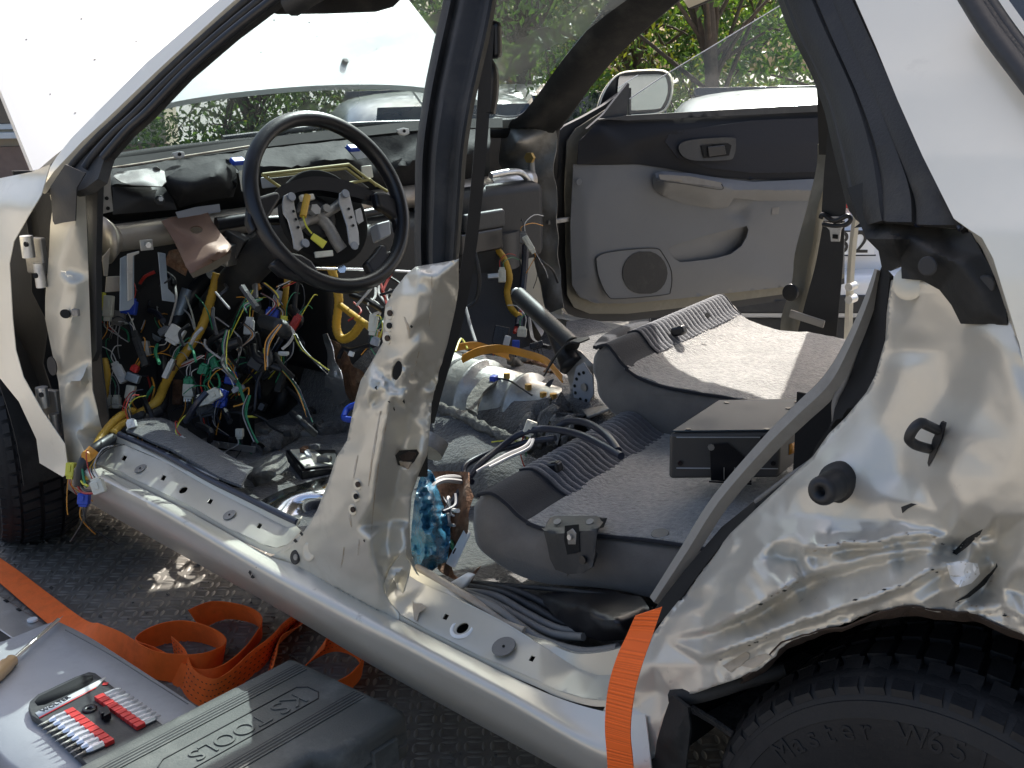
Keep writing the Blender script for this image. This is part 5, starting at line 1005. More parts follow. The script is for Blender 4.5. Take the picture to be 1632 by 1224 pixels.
relief('tunnel_side_carpet', [(690, 662), (735, 672), (800, 705), (845, 724), (880, 745), (850, 775), (790, 800), (730, 770), (690, 740)], Field([(690, 662, .60), (735, 672, .60), (845, 724, .60), (880, 745, .58), (850, 775, .54), (790, 800, .48), (730, 770, .48), (690, 740, .48), (770, 730, .52), (800, 705, .6)], 6), M['carpet_dark'], car, 8, lump=.012)
relief('right_floor_carpet', [(905, 512), (940, 508), (1000, 530), (1060, 560), (1060, 600), (960, 620), (900, 570)], Field([(905, 512, 1.5), (940, 508, 1.5), (1000, 530, 1.4), (1060, 560, 1.3), (960, 620, 1.0), (900, 570, 1.1), (940, 540, 1.3)], 6), M['carpet_dark'], car, 9, lump=.03)
hb_ = empty('x', (0, 0, 0)); bpy.data.objects.remove(hb_)
hp0, hp1 = on(912, 550, y=.79), on(826, 470, y=.86)
lev = tube('handbrake_lever', [hp0, hp0+(hp1-hp0)*.3, hp0+(hp1-hp0)*.75, hp1], lambda t: .019-.001*t, M['rubber'], car, 14)
disc('release_button', hp1+(hp1-hp0)*.02, hp1-hp0, .011, .012, M['steel'], lev, 14, .003)
V, F = tube_geo([hp0+(hp1-hp0)*.42, hp0+(hp1-hp0)*.2-np.array([0, 0, .02]), hp0-np.array([0, 0, .045])], lambda t: .012+.016*t, 10); mesh('lever_gaiter', V, F, M['rubber'], lev)
loft('gaiter_flap', [L3([(868, 600, .76), (880, 575, .76), (900, 552, .77), (920, 541, .78), (938, 538, .80)]), L3([(874, 590, .74), (892, 562, .74), (908, 546, .75), (922, 548, .76), (940, 541, .79)])], M['rubber'], lev, 14, .003)
relief('lever_bracket', [(885, 575), (905, 552), (925, 560), (945, 580), (945, 632), (935, 645), (920, 644), (910, 628), (905, 600)], Field([(885, 575, .80), (925, 560, .80), (945, 580, .80), (935, 645, .80), (905, 600, .79), (920, 600, .785)], 3), M['steel_dull'], lev, 6, thick=.004)
prism('ratchet_plate', L([(918, 584), (930, 578), (944, 600), (946, 628), (938, 642), (926, 644), (914, 634), (912, 612)], y=.77), (0, .004, 0), M['conn_grey'], lev, .001)
for u, v in ((923, 596), (930, 594), (919, 604), (916, 615), (917, 626), (925, 636), (934, 638)): disc('ratchet_hole', on(u, v, y=.7690), (0, -1, 0), .0036, .0008, M['void'], lev, 10)
disc('pivot_bolt', on(932, 617, y=.768), (0, -1, 0), .008, .004, M['steel_dull'], lev, 14)
prism('lever_foot', L3([(926, 652, .74), (962, 646, .76), (972, 650, .72), (936, 664, .70)]), (0, 0, -.006), M['steel_dull'], car)
# ------------------------------------------------------------------ right front door standing open
DP = np.array([-1.895, 1.635, 0]); DD = np.array([.319, .948, 0]); DD /= np.linalg.norm(DD); DN = np.array([DD[1], -DD[0], 0])
def dr_(name, poly, f, m, par, step=8, th=.004, spline=0, hole=None): return relief(name, poly, f, M[m], par, step, plane=(DP, DN), thick=th, spline=spline, holes=[hole] if hole else ())
def dpt(u, v, o=0): return onp(u, v, DP+DN*o, DN)
door = dr_('front_door', [(886, 215), (898, 202), (930, 186), (962, 168), (1000, 140), (1006, 140), (1006, 185), (1100, 182), (1346, 168), (1346, 452), (1270, 476), (1100, 500), (1000, 512), (935, 512), (905, 500), (893, 482), (884, 300)], -.05, 'rubber', car, 14, .02)
dr_('door_edge_metal', [(904, 225), (918, 205), (1000, 152), (1002, 190), (1346, 176), (1346, 443), (1270, 466), (1100, 489), (1000, 500), (940, 500), (915, 490), (904, 470), (900, 300)], -.032, 'olive_metal', door, 16)
POCK = [(1064, 396), (1075, 391), (1130, 374), (1190, 360), (1193, 366), (1190, 378), (1182, 392), (1165, 405), (1140, 412), (1100, 417), (1085, 418), (1074, 412)]
pan = dr_('door_panel', [(914, 262), (960, 263), (1010, 262), (1346, 280), (1346, 436), (1270, 455), (1100, 474), (1000, 484), (950, 483), (925, 474), (912, 455), (909, 360)],
          Field([(914, 262, 0), (960, 263, .012), (909, 360, 0), (912, 455, -.004), (925, 474, -.006), (1000, 484, -.006), (1270, 455, -.006), (1346, 436, -.006), (935, 330, .014), (940, 440, .012), (1000, 462, .010), (1200, 440, .010), (1346, 280, .012), (1346, 400, .010),
                 (1010, 300, .014), (1040, 335, .014), (1150, 340, .014), (1062, 392, .015), (1190, 358, .015), (1192, 372, .014), (1182, 395, .014), (1150, 418, .014), (1085, 425, .014), (1060, 410, .014),
                 (1180, 325, .014), (1195, 318, .014), (1180, 340, .0), (1230, 330, .018), (1300, 320, .018)], 3), 'door_grey', door, 7, hole=POCK)
relief('door_pocket', [(1054, 388), (1196, 352), (1202, 376), (1186, 404), (1150, 424), (1084, 432), (1060, 420)], Field([(1054, 388, .012), (1066, 394, .010), (1196, 352, .008), (1190, 362, -.004), (1180, 390, -.022), (1150, 412, -.018), (1090, 422, -.004), (1068, 410, .006), (1120, 385, .004), (1150, 378, -.006), (1202, 376, -.03), (1150, 424, -.03), (1084, 432, -.02)], 4), M['door_grey'], door, 6, plane=(DP, DN))
dr_('door_upper_trim', [(920, 262), (923, 225), (958, 190), (1000, 188), (1100, 186), (1346, 172), (1346, 290), (1270, 288), (1180, 285), (1120, 280), (1060, 268), (1010, 261)], Field([(920, 262, .012), (923, 225, .012), (958, 190, .0), (1346, 172, -.006), (958, 202, .026), (1346, 190, .02), (1010, 261, .016), (1120, 280, .018), (1346, 290, .018), (1000, 230, .03), (1200, 230, .022), (985, 250, .03), (1022, 240, .016), (1018, 262, .014), (1100, 204, .028)], 6), 'door_dark', door, 8)
cl = dr_('door_cloth', [(1060, 226), (1066, 214), (1085, 208), (1200, 192), (1346, 186), (1346, 268), (1300, 274), (1200, 276), (1130, 268), (1080, 252)], Field([(1060, 226, .024), (1085, 208, .026), (1346, 186, .028), (1346, 268, .022), (1200, 276, .022), (1080, 252, .022), (1150, 235, .034), (1300, 230, .034)], 5), 'cloth_dark', door, 8)
hn = dr_('handle_bezel', [(1082, 238), (1086, 228), (1110, 222), (1165, 219), (1173, 226), (1170, 248), (1160, 255), (1110, 256), (1090, 250)], Field([(1082, 238, .036), (1110, 222, .038), (1173, 226, .040), (1170, 248, .04), (1110, 256, .038), (1130, 238, .034)], 2), 'dark', door, 5, spline=4)
dr_('handle_recess', [(1118, 232), (1160, 228), (1166, 232), (1162, 248), (1122, 252)], .0405, 'void', door, 6, .001); prism('inner_door_handle', [dpt(u, v, .046) for u, v in ((1128, 234), (1155, 231), (1158, 246), (1130, 250))], tuple(-DN*.006), M['black'], door, .003)
dr_('armrest', [(1040, 285), (1044, 276), (1056, 273), (1100, 276), (1150, 284), (1200, 290), (1300, 285), (1346, 280), (1346, 318), (1300, 320), (1210, 320), (1170, 316), (1160, 330), (1140, 333), (1090, 325), (1055, 312), (1042, 300)],
    Field([(1040, 285, .02), (1056, 273, .03), (1150, 284, .03), (1346, 280, .02), (1346, 318, .016), (1210, 320, .016), (1160, 330, .016), (1140, 333, .016), (1055, 312, .016), (1042, 300, .016), (1060, 284, .082), (1100, 290, .082), (1148, 298, .078), (1200, 303, .056), (1346, 300, .05), (1060, 298, .07), (1130, 315, .05), (1300, 304, .054)], 5), 'door_grey', door, 6)
dr_('switch_panel', [(1050, 278), (1100, 281), (1150, 291), (1148, 298), (1095, 292), (1052, 286)], .0855, 'trim_grey', door, 6, .001)
tube('armrest_line', [dpt(u, v, .083) for u, v in ((1046, 288), (1090, 293), (1148, 302), (1150, 293))], .0015, M['trim_dark'], door, 6)
dr_('speaker_surround', [(950, 412), (962, 404), (1000, 398), (1044, 396), (1056, 404), (1070, 432), (1069, 462), (1058, 470), (985, 476), (968, 470), (954, 440)], .0175, 'door_grey', door, 6, .003, 3)
spk = [(1028+36*math.cos(t), 435+36*math.sin(t)*.98) for t in [2*math.pi*k/24 for k in range(24)]]; spk = [(u, v) for u, v in spk]
dr_('speaker_grille', [(max(991, min(1066, u)), max(401, min(468, v))) for u, v in spk], .020, 'trim_dark', door, 6, .002)
tube('speaker_line', [dpt(u, v, .018) for u, v in ((950, 412), (962, 404), (1000, 398), (1044, 396), (1056, 404), (1070, 432), (1069, 462), (1058, 470), (985, 476), (968, 470), (954, 440), (950, 412))], .0014, M['trim_dark'], door, 6)
disc('panel_plug', dpt(922, 290, .014), DN, .010, .003, M['door_grey'], door, 16, .001); prism('screw_cover', [dpt(u, v, .019) for u, v in ((1231, 331), (1242, 330), (1241, 341), (1230, 342))], tuple(-DN*.001), M['trim_grey'], door, .0004)
dr_('window_sweep', [(955, 190), (1000, 184), (1346, 164), (1346, 176), (1000, 192)], .02, 'dark', door, 10, .012)
dr_('mirror_triangle', [(936, 205), (962, 182), (1001, 132), (1003, 134), (999, 186), (962, 192)], .004, 'dark', door, 8, .012)
dr_('window_glass', [(1003, 184), (1003, 158), (1050, 126), (1105, 92), (1170, 53), (1235, 14), (1300, -25), (1346, -30), (1346, 170)], -.022, 'door_glass', door, 30, 0)
tube('glass_edge', [dpt(u, v, -.022) for u, v in ((1003, 158), (1050, 126), (1105, 92), (1170, 53), (1235, 14), (1300, -25))], .0016, M['conn_grey'], door, 6)
mh = [(953, 178), (957, 160), (966, 140), (984, 119), (1010, 113), (1052, 112), (1068, 121), (1071, 145), (1064, 168), (1050, 180), (1005, 184), (970, 182)]
loft('mirror_housing', [[dpt(u, v, -.10) for u, v in mh+mh[:1]], [dpt(1012+(u-1012)*1.02, 150+(v-150)*1.03, -.13) for u, v in mh+mh[:1]], [dpt(1000+(u-1012)*.8, 152+(v-150)*.75, -.20) for u, v in mh+mh[:1]], [dpt(990, 155, -.22)]*2], M['paint_clean'], door, 40, .003, m=2)
dr_('mirror_glass', [(986, 126), (996, 121), (1050, 118), (1062, 126), (1064, 148), (1056, 168), (1045, 174), (990, 176), (984, 168)], -.098, 'mirror', door, 14, .004, 2)
dr_('mirror_bezel', [tuple(p) for p in mh], -.104, 'black', door, 8, .006, 2)
# ------------------------------------------------------------------ grey strip along the rear opening and floor clutter that belongs to the shell
gl = [(1040, 952), (1090, 872), (1138, 795), (1216, 703), (1265, 652), (1317, 600), (1352, 545), (1382, 480), (1400, 430)]; gr = [(1053, 962), (1108, 882), (1162, 800), (1236, 716), (1284, 670), (1332, 624), (1362, 560), (1388, 490), (1404, 432)]
loft('opening_trim', [L(gl, y=.150), [p+np.array([0, -.003, .001]) for p in L([((a[0]+b[0])/2, (a[1]+b[1])/2) for a, b in zip(gl, gr)], y=.148)], L(gr, y=.155)], M['strip_grey'], car, 50, .004, m=1)
ch_ = [(196, 690), (240, 704), (300, 738), (345, 762), (378, 776)]
loft('sill_carpet', [L([(u+6, v-2) for u, v in ch_], y=.13), L([(u+16, v-22) for u, v in ch_], y=.18), L([(u+26, v-34) for u, v in ch_], y=.26)], M['carpet_dark'], car, 30, .006, noise=.006, m=3)
V, F = prism_geo(L3([(345, 762, .125), (350, 755, .15), (372, 754, .17), (384, 762, .19), (390, 778, .19), (386, 776, .185), (380, 764, .18), (370, 758, .165), (352, 759, .15), (348, 766, .13)]), (-.12, 0, .0)); mesh('channel_end', V, F, M['white_plastic'], car, False)
relief('channel_dark', [(344, 766), (352, 758), (370, 758), (382, 766), (386, 778), (366, 776)], .19, M['void'], car, 8)
relief('torn_carpet', [(388, 758), (400, 738), (425, 728), (452, 722), (458, 735), (466, 742), (455, 752), (440, 756), (428, 768), (410, 775), (395, 772)], Field([(388, 758, .30), (425, 728, .36), (452, 722, .36), (466, 742, .30), (440, 756, .28), (410, 775, .28), (420, 750, .26), (445, 738, .32)], 4), M['wool'], car, 5, lump=.02)
fuzzy('carpet_ridge', L3([(410, 718, .40), (440, 702, .46), (475, 690, .55), (520, 684, .6), (560, 680, .65)]), .022, 'carpet_dark', car)
V, F = [], []
loft('exhaust_shield', [L3([(415, 800, .22), (450, 782, .26), (490, 770, .30), (530, 758, .36)]), L3([(425, 808, .20), (460, 792, .24), (500, 782, .28), (540, 772, .34)]), L3([(445, 818, .20), (480, 802, .25), (512, 795, .28), (545, 790, .32)]), L3([(470, 830, .22), (490, 820, .26), (515, 812, .3), (545, 808, .34)])], M['chrome'], car, 24, .002, m=4)
prism('black_tray', L3([(455, 716, .42), (535, 716, .52), (540, 745, .44), (480, 752, .36)]), (0, 0, -.03), M['black'], car, .004); prism('tray_insert', L3([(462, 719, .42), (498, 717, .47), (530, 742, .44), (486, 747, .37)]), (0, 0, .004), M['conn_white'], car, .001)
for u in (470, 484): prism('tray_slot', L3([(u, 721, .43), (u+8, 720, .44), (u+14, 730, .43), (u+6, 731, .42)]), (0, 0, .006), M['white_plastic'], car, .0005)
relief('foil_strip', [(512, 534), (520, 532), (530, 560), (541, 590), (548, 620), (550, 638), (538, 645), (530, 648), (526, 622), (517, 618), (516, 600), (523, 596), (518, 560)], lambda u, v: .60+.0*u+.02*np.sin(v*.06), M['foil'], car, 5, lump=.01)
relief('brown_felt', [(524, 536), (540, 548), (560, 572), (582, 600), (576, 636), (562, 650), (552, 636), (546, 600), (532, 562)], lambda u, v: .66+.01*np.sin(u*.2+v*.1), M['felt'], car, 6, lump=.02)
for sgn in (0,):
    tube('blue_ring', L3([(548, 664, .50), (556, 650, .52), (580, 644, .54), (584, 668, .52), (552, 668, .50), (548, 662, .50)]), .007, M['conn_blue'], car)
box('control_unit', on(368, 682, y=.40), (.09, .07, .11), M['black'], car, rotax(R(30), R(5)), .006)
prism('unit_bracket', L3([(336, 702, .34), (405, 712, .36), (404, 722, .36), (335, 712, .34)]), (.002, .004, 0), M['steel'], car, .001)
for u, v in ((346, 708), (361, 710)): disc('bracket_hole', on(u, v, y=.338), (.2, -1, .1), .007, .002, M['steel_dull'], car, 14)
for i in range(14):
    u = 300+random.uniform(-30, 240); v = 690+random.uniform(-40, 60); box('floor_debris', on(u, v, z=.345), (random.uniform(.01, .035), random.uniform(.01, .03), .012), M[random.choice(['dark', 'trim_grey', 'wool', 'carpet_dark', 'black', 'felt'])], car, rotax(random.uniform(0, 3)), .003)
for v, w_ in ((668, 95), (676, 90), (684, 86)): tube('floor_rib', L3([(425, v, .62), (425+w_*.5, v-2, .66), (425+w_, v-2, .70)]), .004, M['dark'], car, 6)
for v in (672, 690): tube('floor_rib', L3([(290, v, .40), (330, v+1, .42), (352, v+2, .44)]), .005, M['dark'], car, 6)
tube('underbody_pipe', [on(680, 720, y=.34), on(690, 700, y=.36)], .03, M['steel_dull'], car, 16, spline=False)
# clutter between rear sill and the loose seat backs
relief('brown_underlay', [(690, 750), (740, 755), (760, 790), (740, 850), (720, 900), (735, 925), (760, 905), (745, 930), (700, 905), (690, 840)], lambda u, v: .30+(v-750)*-.0006+.01*np.sin(u*.15), M['felt'], car, 7, lump=.02)
for k, pts in enumerate(([(665, 905), (716, 935), (780, 958), (830, 985), (880, 1010), (930, 1015)], [(740, 942), (790, 950), (840, 978), (890, 1002), (940, 1008)], [(745, 935), (800, 944), (850, 968), (900, 994), (950, 1002)], [(750, 930), (810, 938), (860, 958), (905, 985), (945, 995)], [(735, 925), (800, 932), (870, 938), (940, 945), (1010, 955)])):
    tube('sill_wire', L(pts, y=.15+.018*k), .006 if k != 4 else .004, M['trim_grey' if k in (0, 1) else 'dark'], car)
tube('brass_strip', L([(662, 906), (690, 920), (722, 936)], y=.14), .005, M['brass'], car); prism('white_clip', L([(714, 930), (740, 915), (752, 918), (738, 938), (722, 944)], y=.14), (0, .012, 0), M['white_plastic'], car, .004)
relief('black_cover', [(862, 948), (900, 938), (960, 940), (1020, 950), (1036, 968), (1030, 1000), (1008, 1022), (960, 1022), (910, 1005), (880, 985)], Field([(862, 948, .22), (900, 938, .24), (1020, 950, .22), (1036, 968, .18), (1008, 1022, .14), (960, 1022, .15), (880, 985, .17), (940, 970, .13), (980, 990, .11), (910, 965, .15)], 8), M['black'], car, 7, lump=.012)
# ------------------------------------------------------------------ wiring looms (each loom is a thing)
def conn(par, u, v, y, wpx, hpx, ang, m, dpt_=.018, name='connector', axis='y'):
    p = on(u, v, **{axis: y}); s = ((p-CAM)@FW)/FPX
    ex = RT*math.cos(R(ang))-UP*math.sin(R(ang)); ey = RT*math.sin(R(ang))+UP*math.cos(R(ang)); ez = -FW
    o = box(name, p, (wpx*s, hpx*s, dpt_), M[m], par, (ex, ey, ez), min(.0025, wpx*s*.15))
    if wpx*hpx > 90 and name == 'connector' and m not in ('felt', 'steel', 'bluegrey', 'steel_dull'):
        k = CR.choice((-1, 1)); box('plug_collar', p+ey*hpx*s*.55*k, (wpx*s*.72, hpx*s*.3, dpt_*.7), M[m], o, (ex, ey, ez), .001); V, F = [], []
        box('lock_tab', p+ez*dpt_*.55+ey*hpx*s*.1, (wpx*s*.3, hpx*s*.5, dpt_*.18), M[m], o, (ex, ey, ez), .0008)
        for j in range(3):
            q0 = p+ey*hpx*s*.65*k+ex*wpx*s*(j-1)*.25; ln = CR.uniform(.02, .06); bend = ex*CR.uniform(-.03, .03)-ez*CR.uniform(0, .03); tube('pigtail_wire', [q0, q0+ey*k*ln*.5, q0+ey*k*ln+bend, q0+ey*k*ln*1.2+bend*2-np.array([0, 0, .01])], .0012, M[CR.choice(['wire_blk', 'wire_red', 'wire_green', 'wire_white', 'wire_grey', 'amber', 'conn_yellow', 'wire_navy'])], o, 5, 3)
    return o
CR = random.Random(4)
def wl(par, pts, r, m, name='wire', ax='y', seg=7): return tube(name, L3(pts, ax), r, M[m], par, seg)
lm = empty('wiring_loom', on(262, 610, y=.28), 'tangled wiring loom with thick yellow conduit and coloured plugs under the missing dashboard', 'wiring')
def ribbed(pts, r, m, par, name='yellow_conduit'):
    P = cat_rom(L3(pts), 14); n = len(P); V, F = tube_geo(P, lambda t: r*(1+.05*math.sin(t*n*2.1)), 12, spline=False); return mesh(name, V, F, M[m], par)
ribbed([(346, 436, .46), (338, 470, .44), (322, 520, .40), (300, 556, .37), (276, 588, .33), (262, 615, .30), (250, 640, .26), (222, 660, .22), (196, 678, .17)], .0105, 'yellow', lm)
ribbed([(166, 573, .20), (170, 600, .19), (164, 640, .18), (160, 672, .17)], .0085, 'yellow', lm); ribbed([(458, 440, .56), (455, 470, .55), (452, 500, .55), (453, 515, .55)], .007, 'yellow', lm)
ribbed([(526, 420, .62), (534, 450, .62), (540, 480, .62), (536, 520, .62), (545, 540, .62), (562, 534, .62), (576, 515, .62)], .010, 'yellow', lm); ribbed([(540, 485, .62), (560, 500, .6), (590, 522, .56), (604, 534, .54)], .0075, 'yellow', lm)
ribbed([(402, 430, .5), (408, 448, .5), (413, 462, .5)], .006, 'amber', lm)
for k, pts in enumerate(([(338, 438, .50), (315, 460, .48), (295, 490, .45), (280, 515, .42), (262, 530, .40)], [(262, 545, .38), (258, 580, .35), (262, 615, .32), (258, 645, .28), (240, 660, .24)])):
    wl(lm, pts, .020 if k == 0 else .014, 'wire_blk', 'taped_trunk', seg=10)
wl(lm, [(252, 533, .37), (242, 545, .36), (240, 562, .35)], .017, 'bluegrey', 'bent_pipe', seg=14); wl(lm, [(300, 462, .46), (285, 500, .43), (275, 515, .42)], .016, 'bluegrey', 'pipe', seg=12)
wl(lm, [(320, 520, .5), (345, 545, .5), (360, 575, .5), (368, 600, .48)], .017, 'wire_blk', 'taped_trunk', seg=10)
wl(lm, [(160, 480, .25), (180, 512, .27), (205, 515, .28), (212, 508, .28)], .0022, 'wire_white'); wl(lm, [(275, 455, .46), (292, 465, .45), (306, 500, .42), (312, 530, .4)], .0022, 'conn_white'); wl(lm, [(280, 485, .44), (300, 500, .43), (310, 525, .4)], .002, 'wire_white')
wl(lm, [(453, 560, .5), (425, 585, .45), (410, 610, .42), (406, 650, .40), (402, 660, .40)], .003, 'wire_blk'); wl(lm, [(402, 660, .40), (420, 668, .42), (432, 680, .42), (450, 690, .42)], .003, 'wire_blk')
wl(lm, [(325, 610, .36), (345, 595, .36), (350, 615, .35), (340, 622, .35)], .0025, 'wire_green'); wl(lm, [(310, 625, .36), (306, 640, .34), (315, 650, .33)], .002, 'conn_yellow'); wl(lm, [(380, 630, .38), (396, 618, .4), (392, 640, .38), (372, 648, .36)], .0018, 'amber')
wl(lm, [(235, 600, .3), (240, 620, .28), (236, 640, .27)], .0022, 'wire_red'); wl(lm, [(242, 602, .3), (246, 620, .28), (240, 642, .27)], .0022, 'amber'); wl(lm, [(330, 560, .42), (326, 580, .4), (330, 600, .38)], .002, 'wire_red'); wl(lm, [(205, 625, .26), (212, 645, .25), (220, 655, .24)], .002, 'amber')
rs = np.random.RandomState(5)
for i in range(60):
    u, v = rs.uniform(165, 400), rs.uniform(430, 680); du, dv = rs.uniform(-35, 35), rs.uniform(15, 70); y = rs.uniform(.25, .6)
    wl(lm, [(u, v, y), (u+du*.5+rs.uniform(-12, 12), v+dv*.4, y-.02), (u+du, v+dv, y-.03+rs.uniform(-.02, .02))], rs.choice([.0018, .0025, .004, .007]), rs.choice(['wire_blk', 'wire_blk', 'wire_blk', 'wire_navy', 'wire_grey', 'wire_red', 'wire_green', 'dark']), seg=6)
for i in range(70):
    u, v = rs.uniform(160, 470), rs.uniform(430, 670); du, dv = rs.uniform(-45, 45), rs.uniform(10, 60); y = rs.uniform(.40, .75)
    wl(lm, [(u, v, y), (u+du*.4+rs.uniform(-15, 15), v+dv*.5, y-.02), (u+du, v+dv, y)], rs.choice([.005, .008, .012, .016]), rs.choice(['wire_blk', 'dark', 'rubber_dusty']), 'taped_branch', seg=8)
for i in range(34):      # thin bundles
    u, v = rs.uniform(160, 480), rs.uniform(420, 640); du, dv = rs.uniform(-60, 60), rs.uniform(20, 90); y = rs.uniform(.26, .62); mid_ = rs.uniform(-22, 22); cols = rs.choice(['wire_blk', 'wire_red', 'wire_green', 'wire_white', 'wire_grey', 'amber', 'conn_yellow', 'wire_navy', 'wire_blk', 'wire_blk'], 4)
    for j in range(4): wl(lm, [(u+j*1.5, v, y), (u+du*.45+mid_+j*2.2, v+dv*.4+j, y-.015), (u+du+rs.uniform(-5, 5), v+dv+rs.uniform(-5, 5), y-.02)], .0013, cols[j], seg=5)
for i in range(22):
    conn(lm, rs.uniform(165, 470), rs.uniform(440, 690), rs.uniform(.45, .72), rs.uniform(10, 26), rs.uniform(12, 32), rs.uniform(-40, 40), rs.choice(['dark', 'black', 'rubber_dusty', 'trim_dark', 'steel_dull']), .03, 'relay_block')
for a in ((160, 478, .22, 14, 24, 2, 'conn_yellow'), (173, 488, .23, 15, 34, 4, 'conn_white'), (188, 505, .25, 22, 20, 10, 'trim_grey'), (206, 490, .27, 24, 22, 8, 'conn_blue'), (192, 596, .22, 14, 30, -28, 'white_plastic'), (212, 602, .23, 22, 14, 20, 'bluegrey'), (215, 588, .24, 12, 10, 30, 'red'), (208, 625, .22, 14, 22, 10, 'conn_white'),
          (172, 642, .2, 14, 18, 0, 'conn_white'), (186, 642, .2, 12, 18, 0, 'conn_white'), (225, 560, .26, 12, 50, -20, 'dark'), (231, 556, .27, 16, 24, -10, 'steel_dull'), (280, 532, .34, 26, 24, 30, 'white_plastic'), (262, 528, .36, 18, 10, -30, 'conn_grey'), (268, 590, .30, 8, 28, 25, 'white_plastic'), (276, 582, .33, 10, 18, 10, 'felt'),
          (301, 612, .34, 16, 18, 4, 'conn_green'), (301, 622, .335, 18, 20, 4, 'conn_white'), (300, 634, .34, 13, 14, 2, 'steel'), (283, 625, .36, 14, 40, 2, 'felt'), (324, 590, .37, 15, 16, 20, 'conn_green'), (340, 577, .40, 12, 22, -25, 'conn_green'), (368, 604, .42, 18, 18, 12, 'conn_blue'), (352, 628, .36, 20, 16, 20, 'conn_blue'), (350, 640, .36, 22, 14, 10, 'conn_blue'),
          (342, 630, .34, 22, 16, -28, 'conn_white'), (326, 638, .33, 26, 16, -14, 'conn_white'), (328, 652, .34, 30, 18, -14, 'dark'), (380, 620, .38, 20, 8, -25, 'conn_grey'), (397, 522, .46, 15, 24, 4, 'white_plastic'), (434, 501, .5, 20, 16, 5, 'conn_blue'), (452, 520, .5, 13, 24, 4, 'conn_yellow'), (452, 526, .492, 5, 7, 0, 'conn_green'), (443, 475, .52, 10, 24, 10, 'conn_grey'),
          (452, 563, .48, 16, 6, 0, 'white_plastic'), (470, 515, .52, 12, 22, 30, 'wire_red'), (208, 676, .17, 13, 12, -20, 'white_plastic'), (193, 690, .17, 10, 12, 5, 'bluegrey'), (195, 605, .28, 8, 60, -18, 'trim_dark'), (402, 664, .42, 22, 4, 0, 'conn_yellow'), (382, 690, .36, 12, 14, 0, 'conn_white'), (595, 515, .52, 14, 28, 6, 'conn_white'), (598, 545, .5, 14, 12, 20, 'conn_grey')):
    conn(lm, *a)
wl(lm, [(455, 515, .49), (468, 530, .49), (462, 545, .49), (450, 556, .48)], .0035, 'wire_white'); wl(lm, [(475, 440, .56), (470, 480, .55), (468, 520, .54), (460, 545, .52)], .006, 'wire_blk', 'taped_trunk')
wl(lm, [(540, 570, .55), (548, 555, .55), (560, 558, .54), (590, 550, .5)], .005, 'wire_blk'); conn(lm, 560, 564, .53, 8, 8, 20, 'white_plastic'); wl(lm, [(560, 470, .6), (590, 482, .58), (612, 495, .55)], .007, 'wire_blk'); wl(lm, [(606, 450, .6), (612, 470, .58), (618, 490, .55)], .003, 'wire_red')
for i in range(14):
    u, v = rs.uniform(560, 640), rs.uniform(430, 500); wl(lm, [(u, v, .62), (u+rs.uniform(-20, 20), v+15, .60), (u+rs.uniform(-30, 30), v+rs.uniform(20, 50), .57)], rs.choice([.002, .003]), rs.choice(['wire_blk', 'wire_white', 'wire_grey', 'wire_red']), seg=6)
wl(lm, [(285, 690, .24), (296, 700, .22), (306, 712, .20)], .008, 'conn_blue'); conn(lm, 297, 708, .20, 10, 22, -40, 'white_plastic'); conn(lm, 288, 698, .22, 14, 14, -40, 'conn_blue')
# loom draped over the front sill
ls = empty('wiring_loom', on(150, 740, y=.03), 'taped wiring loom hanging out over the front end of the sill', 'wiring')
ribbed([(212, 655, .20), (190, 664, .15), (172, 682, .11), (158, 702, .075), (148, 728, .045), (144, 750, .028), (141, 766, .018)], .0085, 'yellow', ls); ribbed([(215, 664, .2), (195, 676, .15), (180, 690, .11)], .008, 'yellow', ls)
wl(ls, [(255, 655, .26), (232, 668, .22), (205, 682, .17), (180, 698, .11), (158, 712, .06), (140, 728, .03), (130, 750, .015), (128, 772, .010)], .013, 'wire_blk', 'taped_trunk', seg=10); wl(ls, [(150, 718, .05), (136, 735, .025), (124, 752, .012), (124, 775, .008)], .008, 'wire_blk', 'taped_trunk', seg=8)
wl(ls, [(150, 716, .04), (143, 724, .03), (137, 728, .02)], .012, 'amber', 'tape_band', seg=10)
wl(ls, [(124, 745, .012), (122, 765, .008), (130, 784, .004), (148, 786, .002)], .0025, 'wire_red'); wl(ls, [(128, 745, .012), (126, 765, .008), (134, 780, .004), (150, 782, .002)], .0025, 'wire_blk'); wl(ls, [(130, 740, .014), (134, 765, .008), (138, 776, .004)], .0025, 'wire_green'); wl(ls, [(126, 760, .01), (132, 770, .006), (140, 774, .004)], .0025, 'conn_yellow')
for a in ((113, 748, .014, 14, 22, 4, 'conn_yellow'), (157, 776, -.004, 20, 22, -20, 'conn_white'), (134, 795, .004, 18, 18, 4, 'conn_blue'), (210, 676, .14, 14, 12, -15, 'white_plastic'), (218, 664, .19, 26, 10, -25, 'trim_dark')): conn(ls, *a)
# amber loom across the tunnel
lo = empty('wiring_loom', on(800, 560, y=.75), 'flat amber wiring sleeve lying across the bare gearbox', 'wiring')
def flat(par, pts, w_, m, name='amber_sleeve'):
    A = cat_rom(L3(pts), 8); U = np.array([0, 0, 1.]); return loft(name, [[p-U*w_*.5 for p in A], [p+np.array([0, -.004, 0]) for p in A], [p+U*w_*.5 for p in A]], M[m], par, 30, .003, spline=False)
flat(lo, [(716, 557, .70), (740, 552, .74), (764, 551, .78), (790, 560, .82), (812, 568, .84)], .016, 'amber'); flat(lo, [(738, 572, .66), (765, 560, .70), (800, 556, .76), (838, 564, .80), (868, 574, .82), (884, 590, .82), (896, 604, .82)], .018, 'amber')
wl(lo, [(742, 490, .95), (750, 520, .92), (758, 545, .88)], .004, 'wire_grey'); wl(lo, [(726, 560, .7), (735, 540, .75), (745, 556, .74)], .0025, 'conn_yellow')
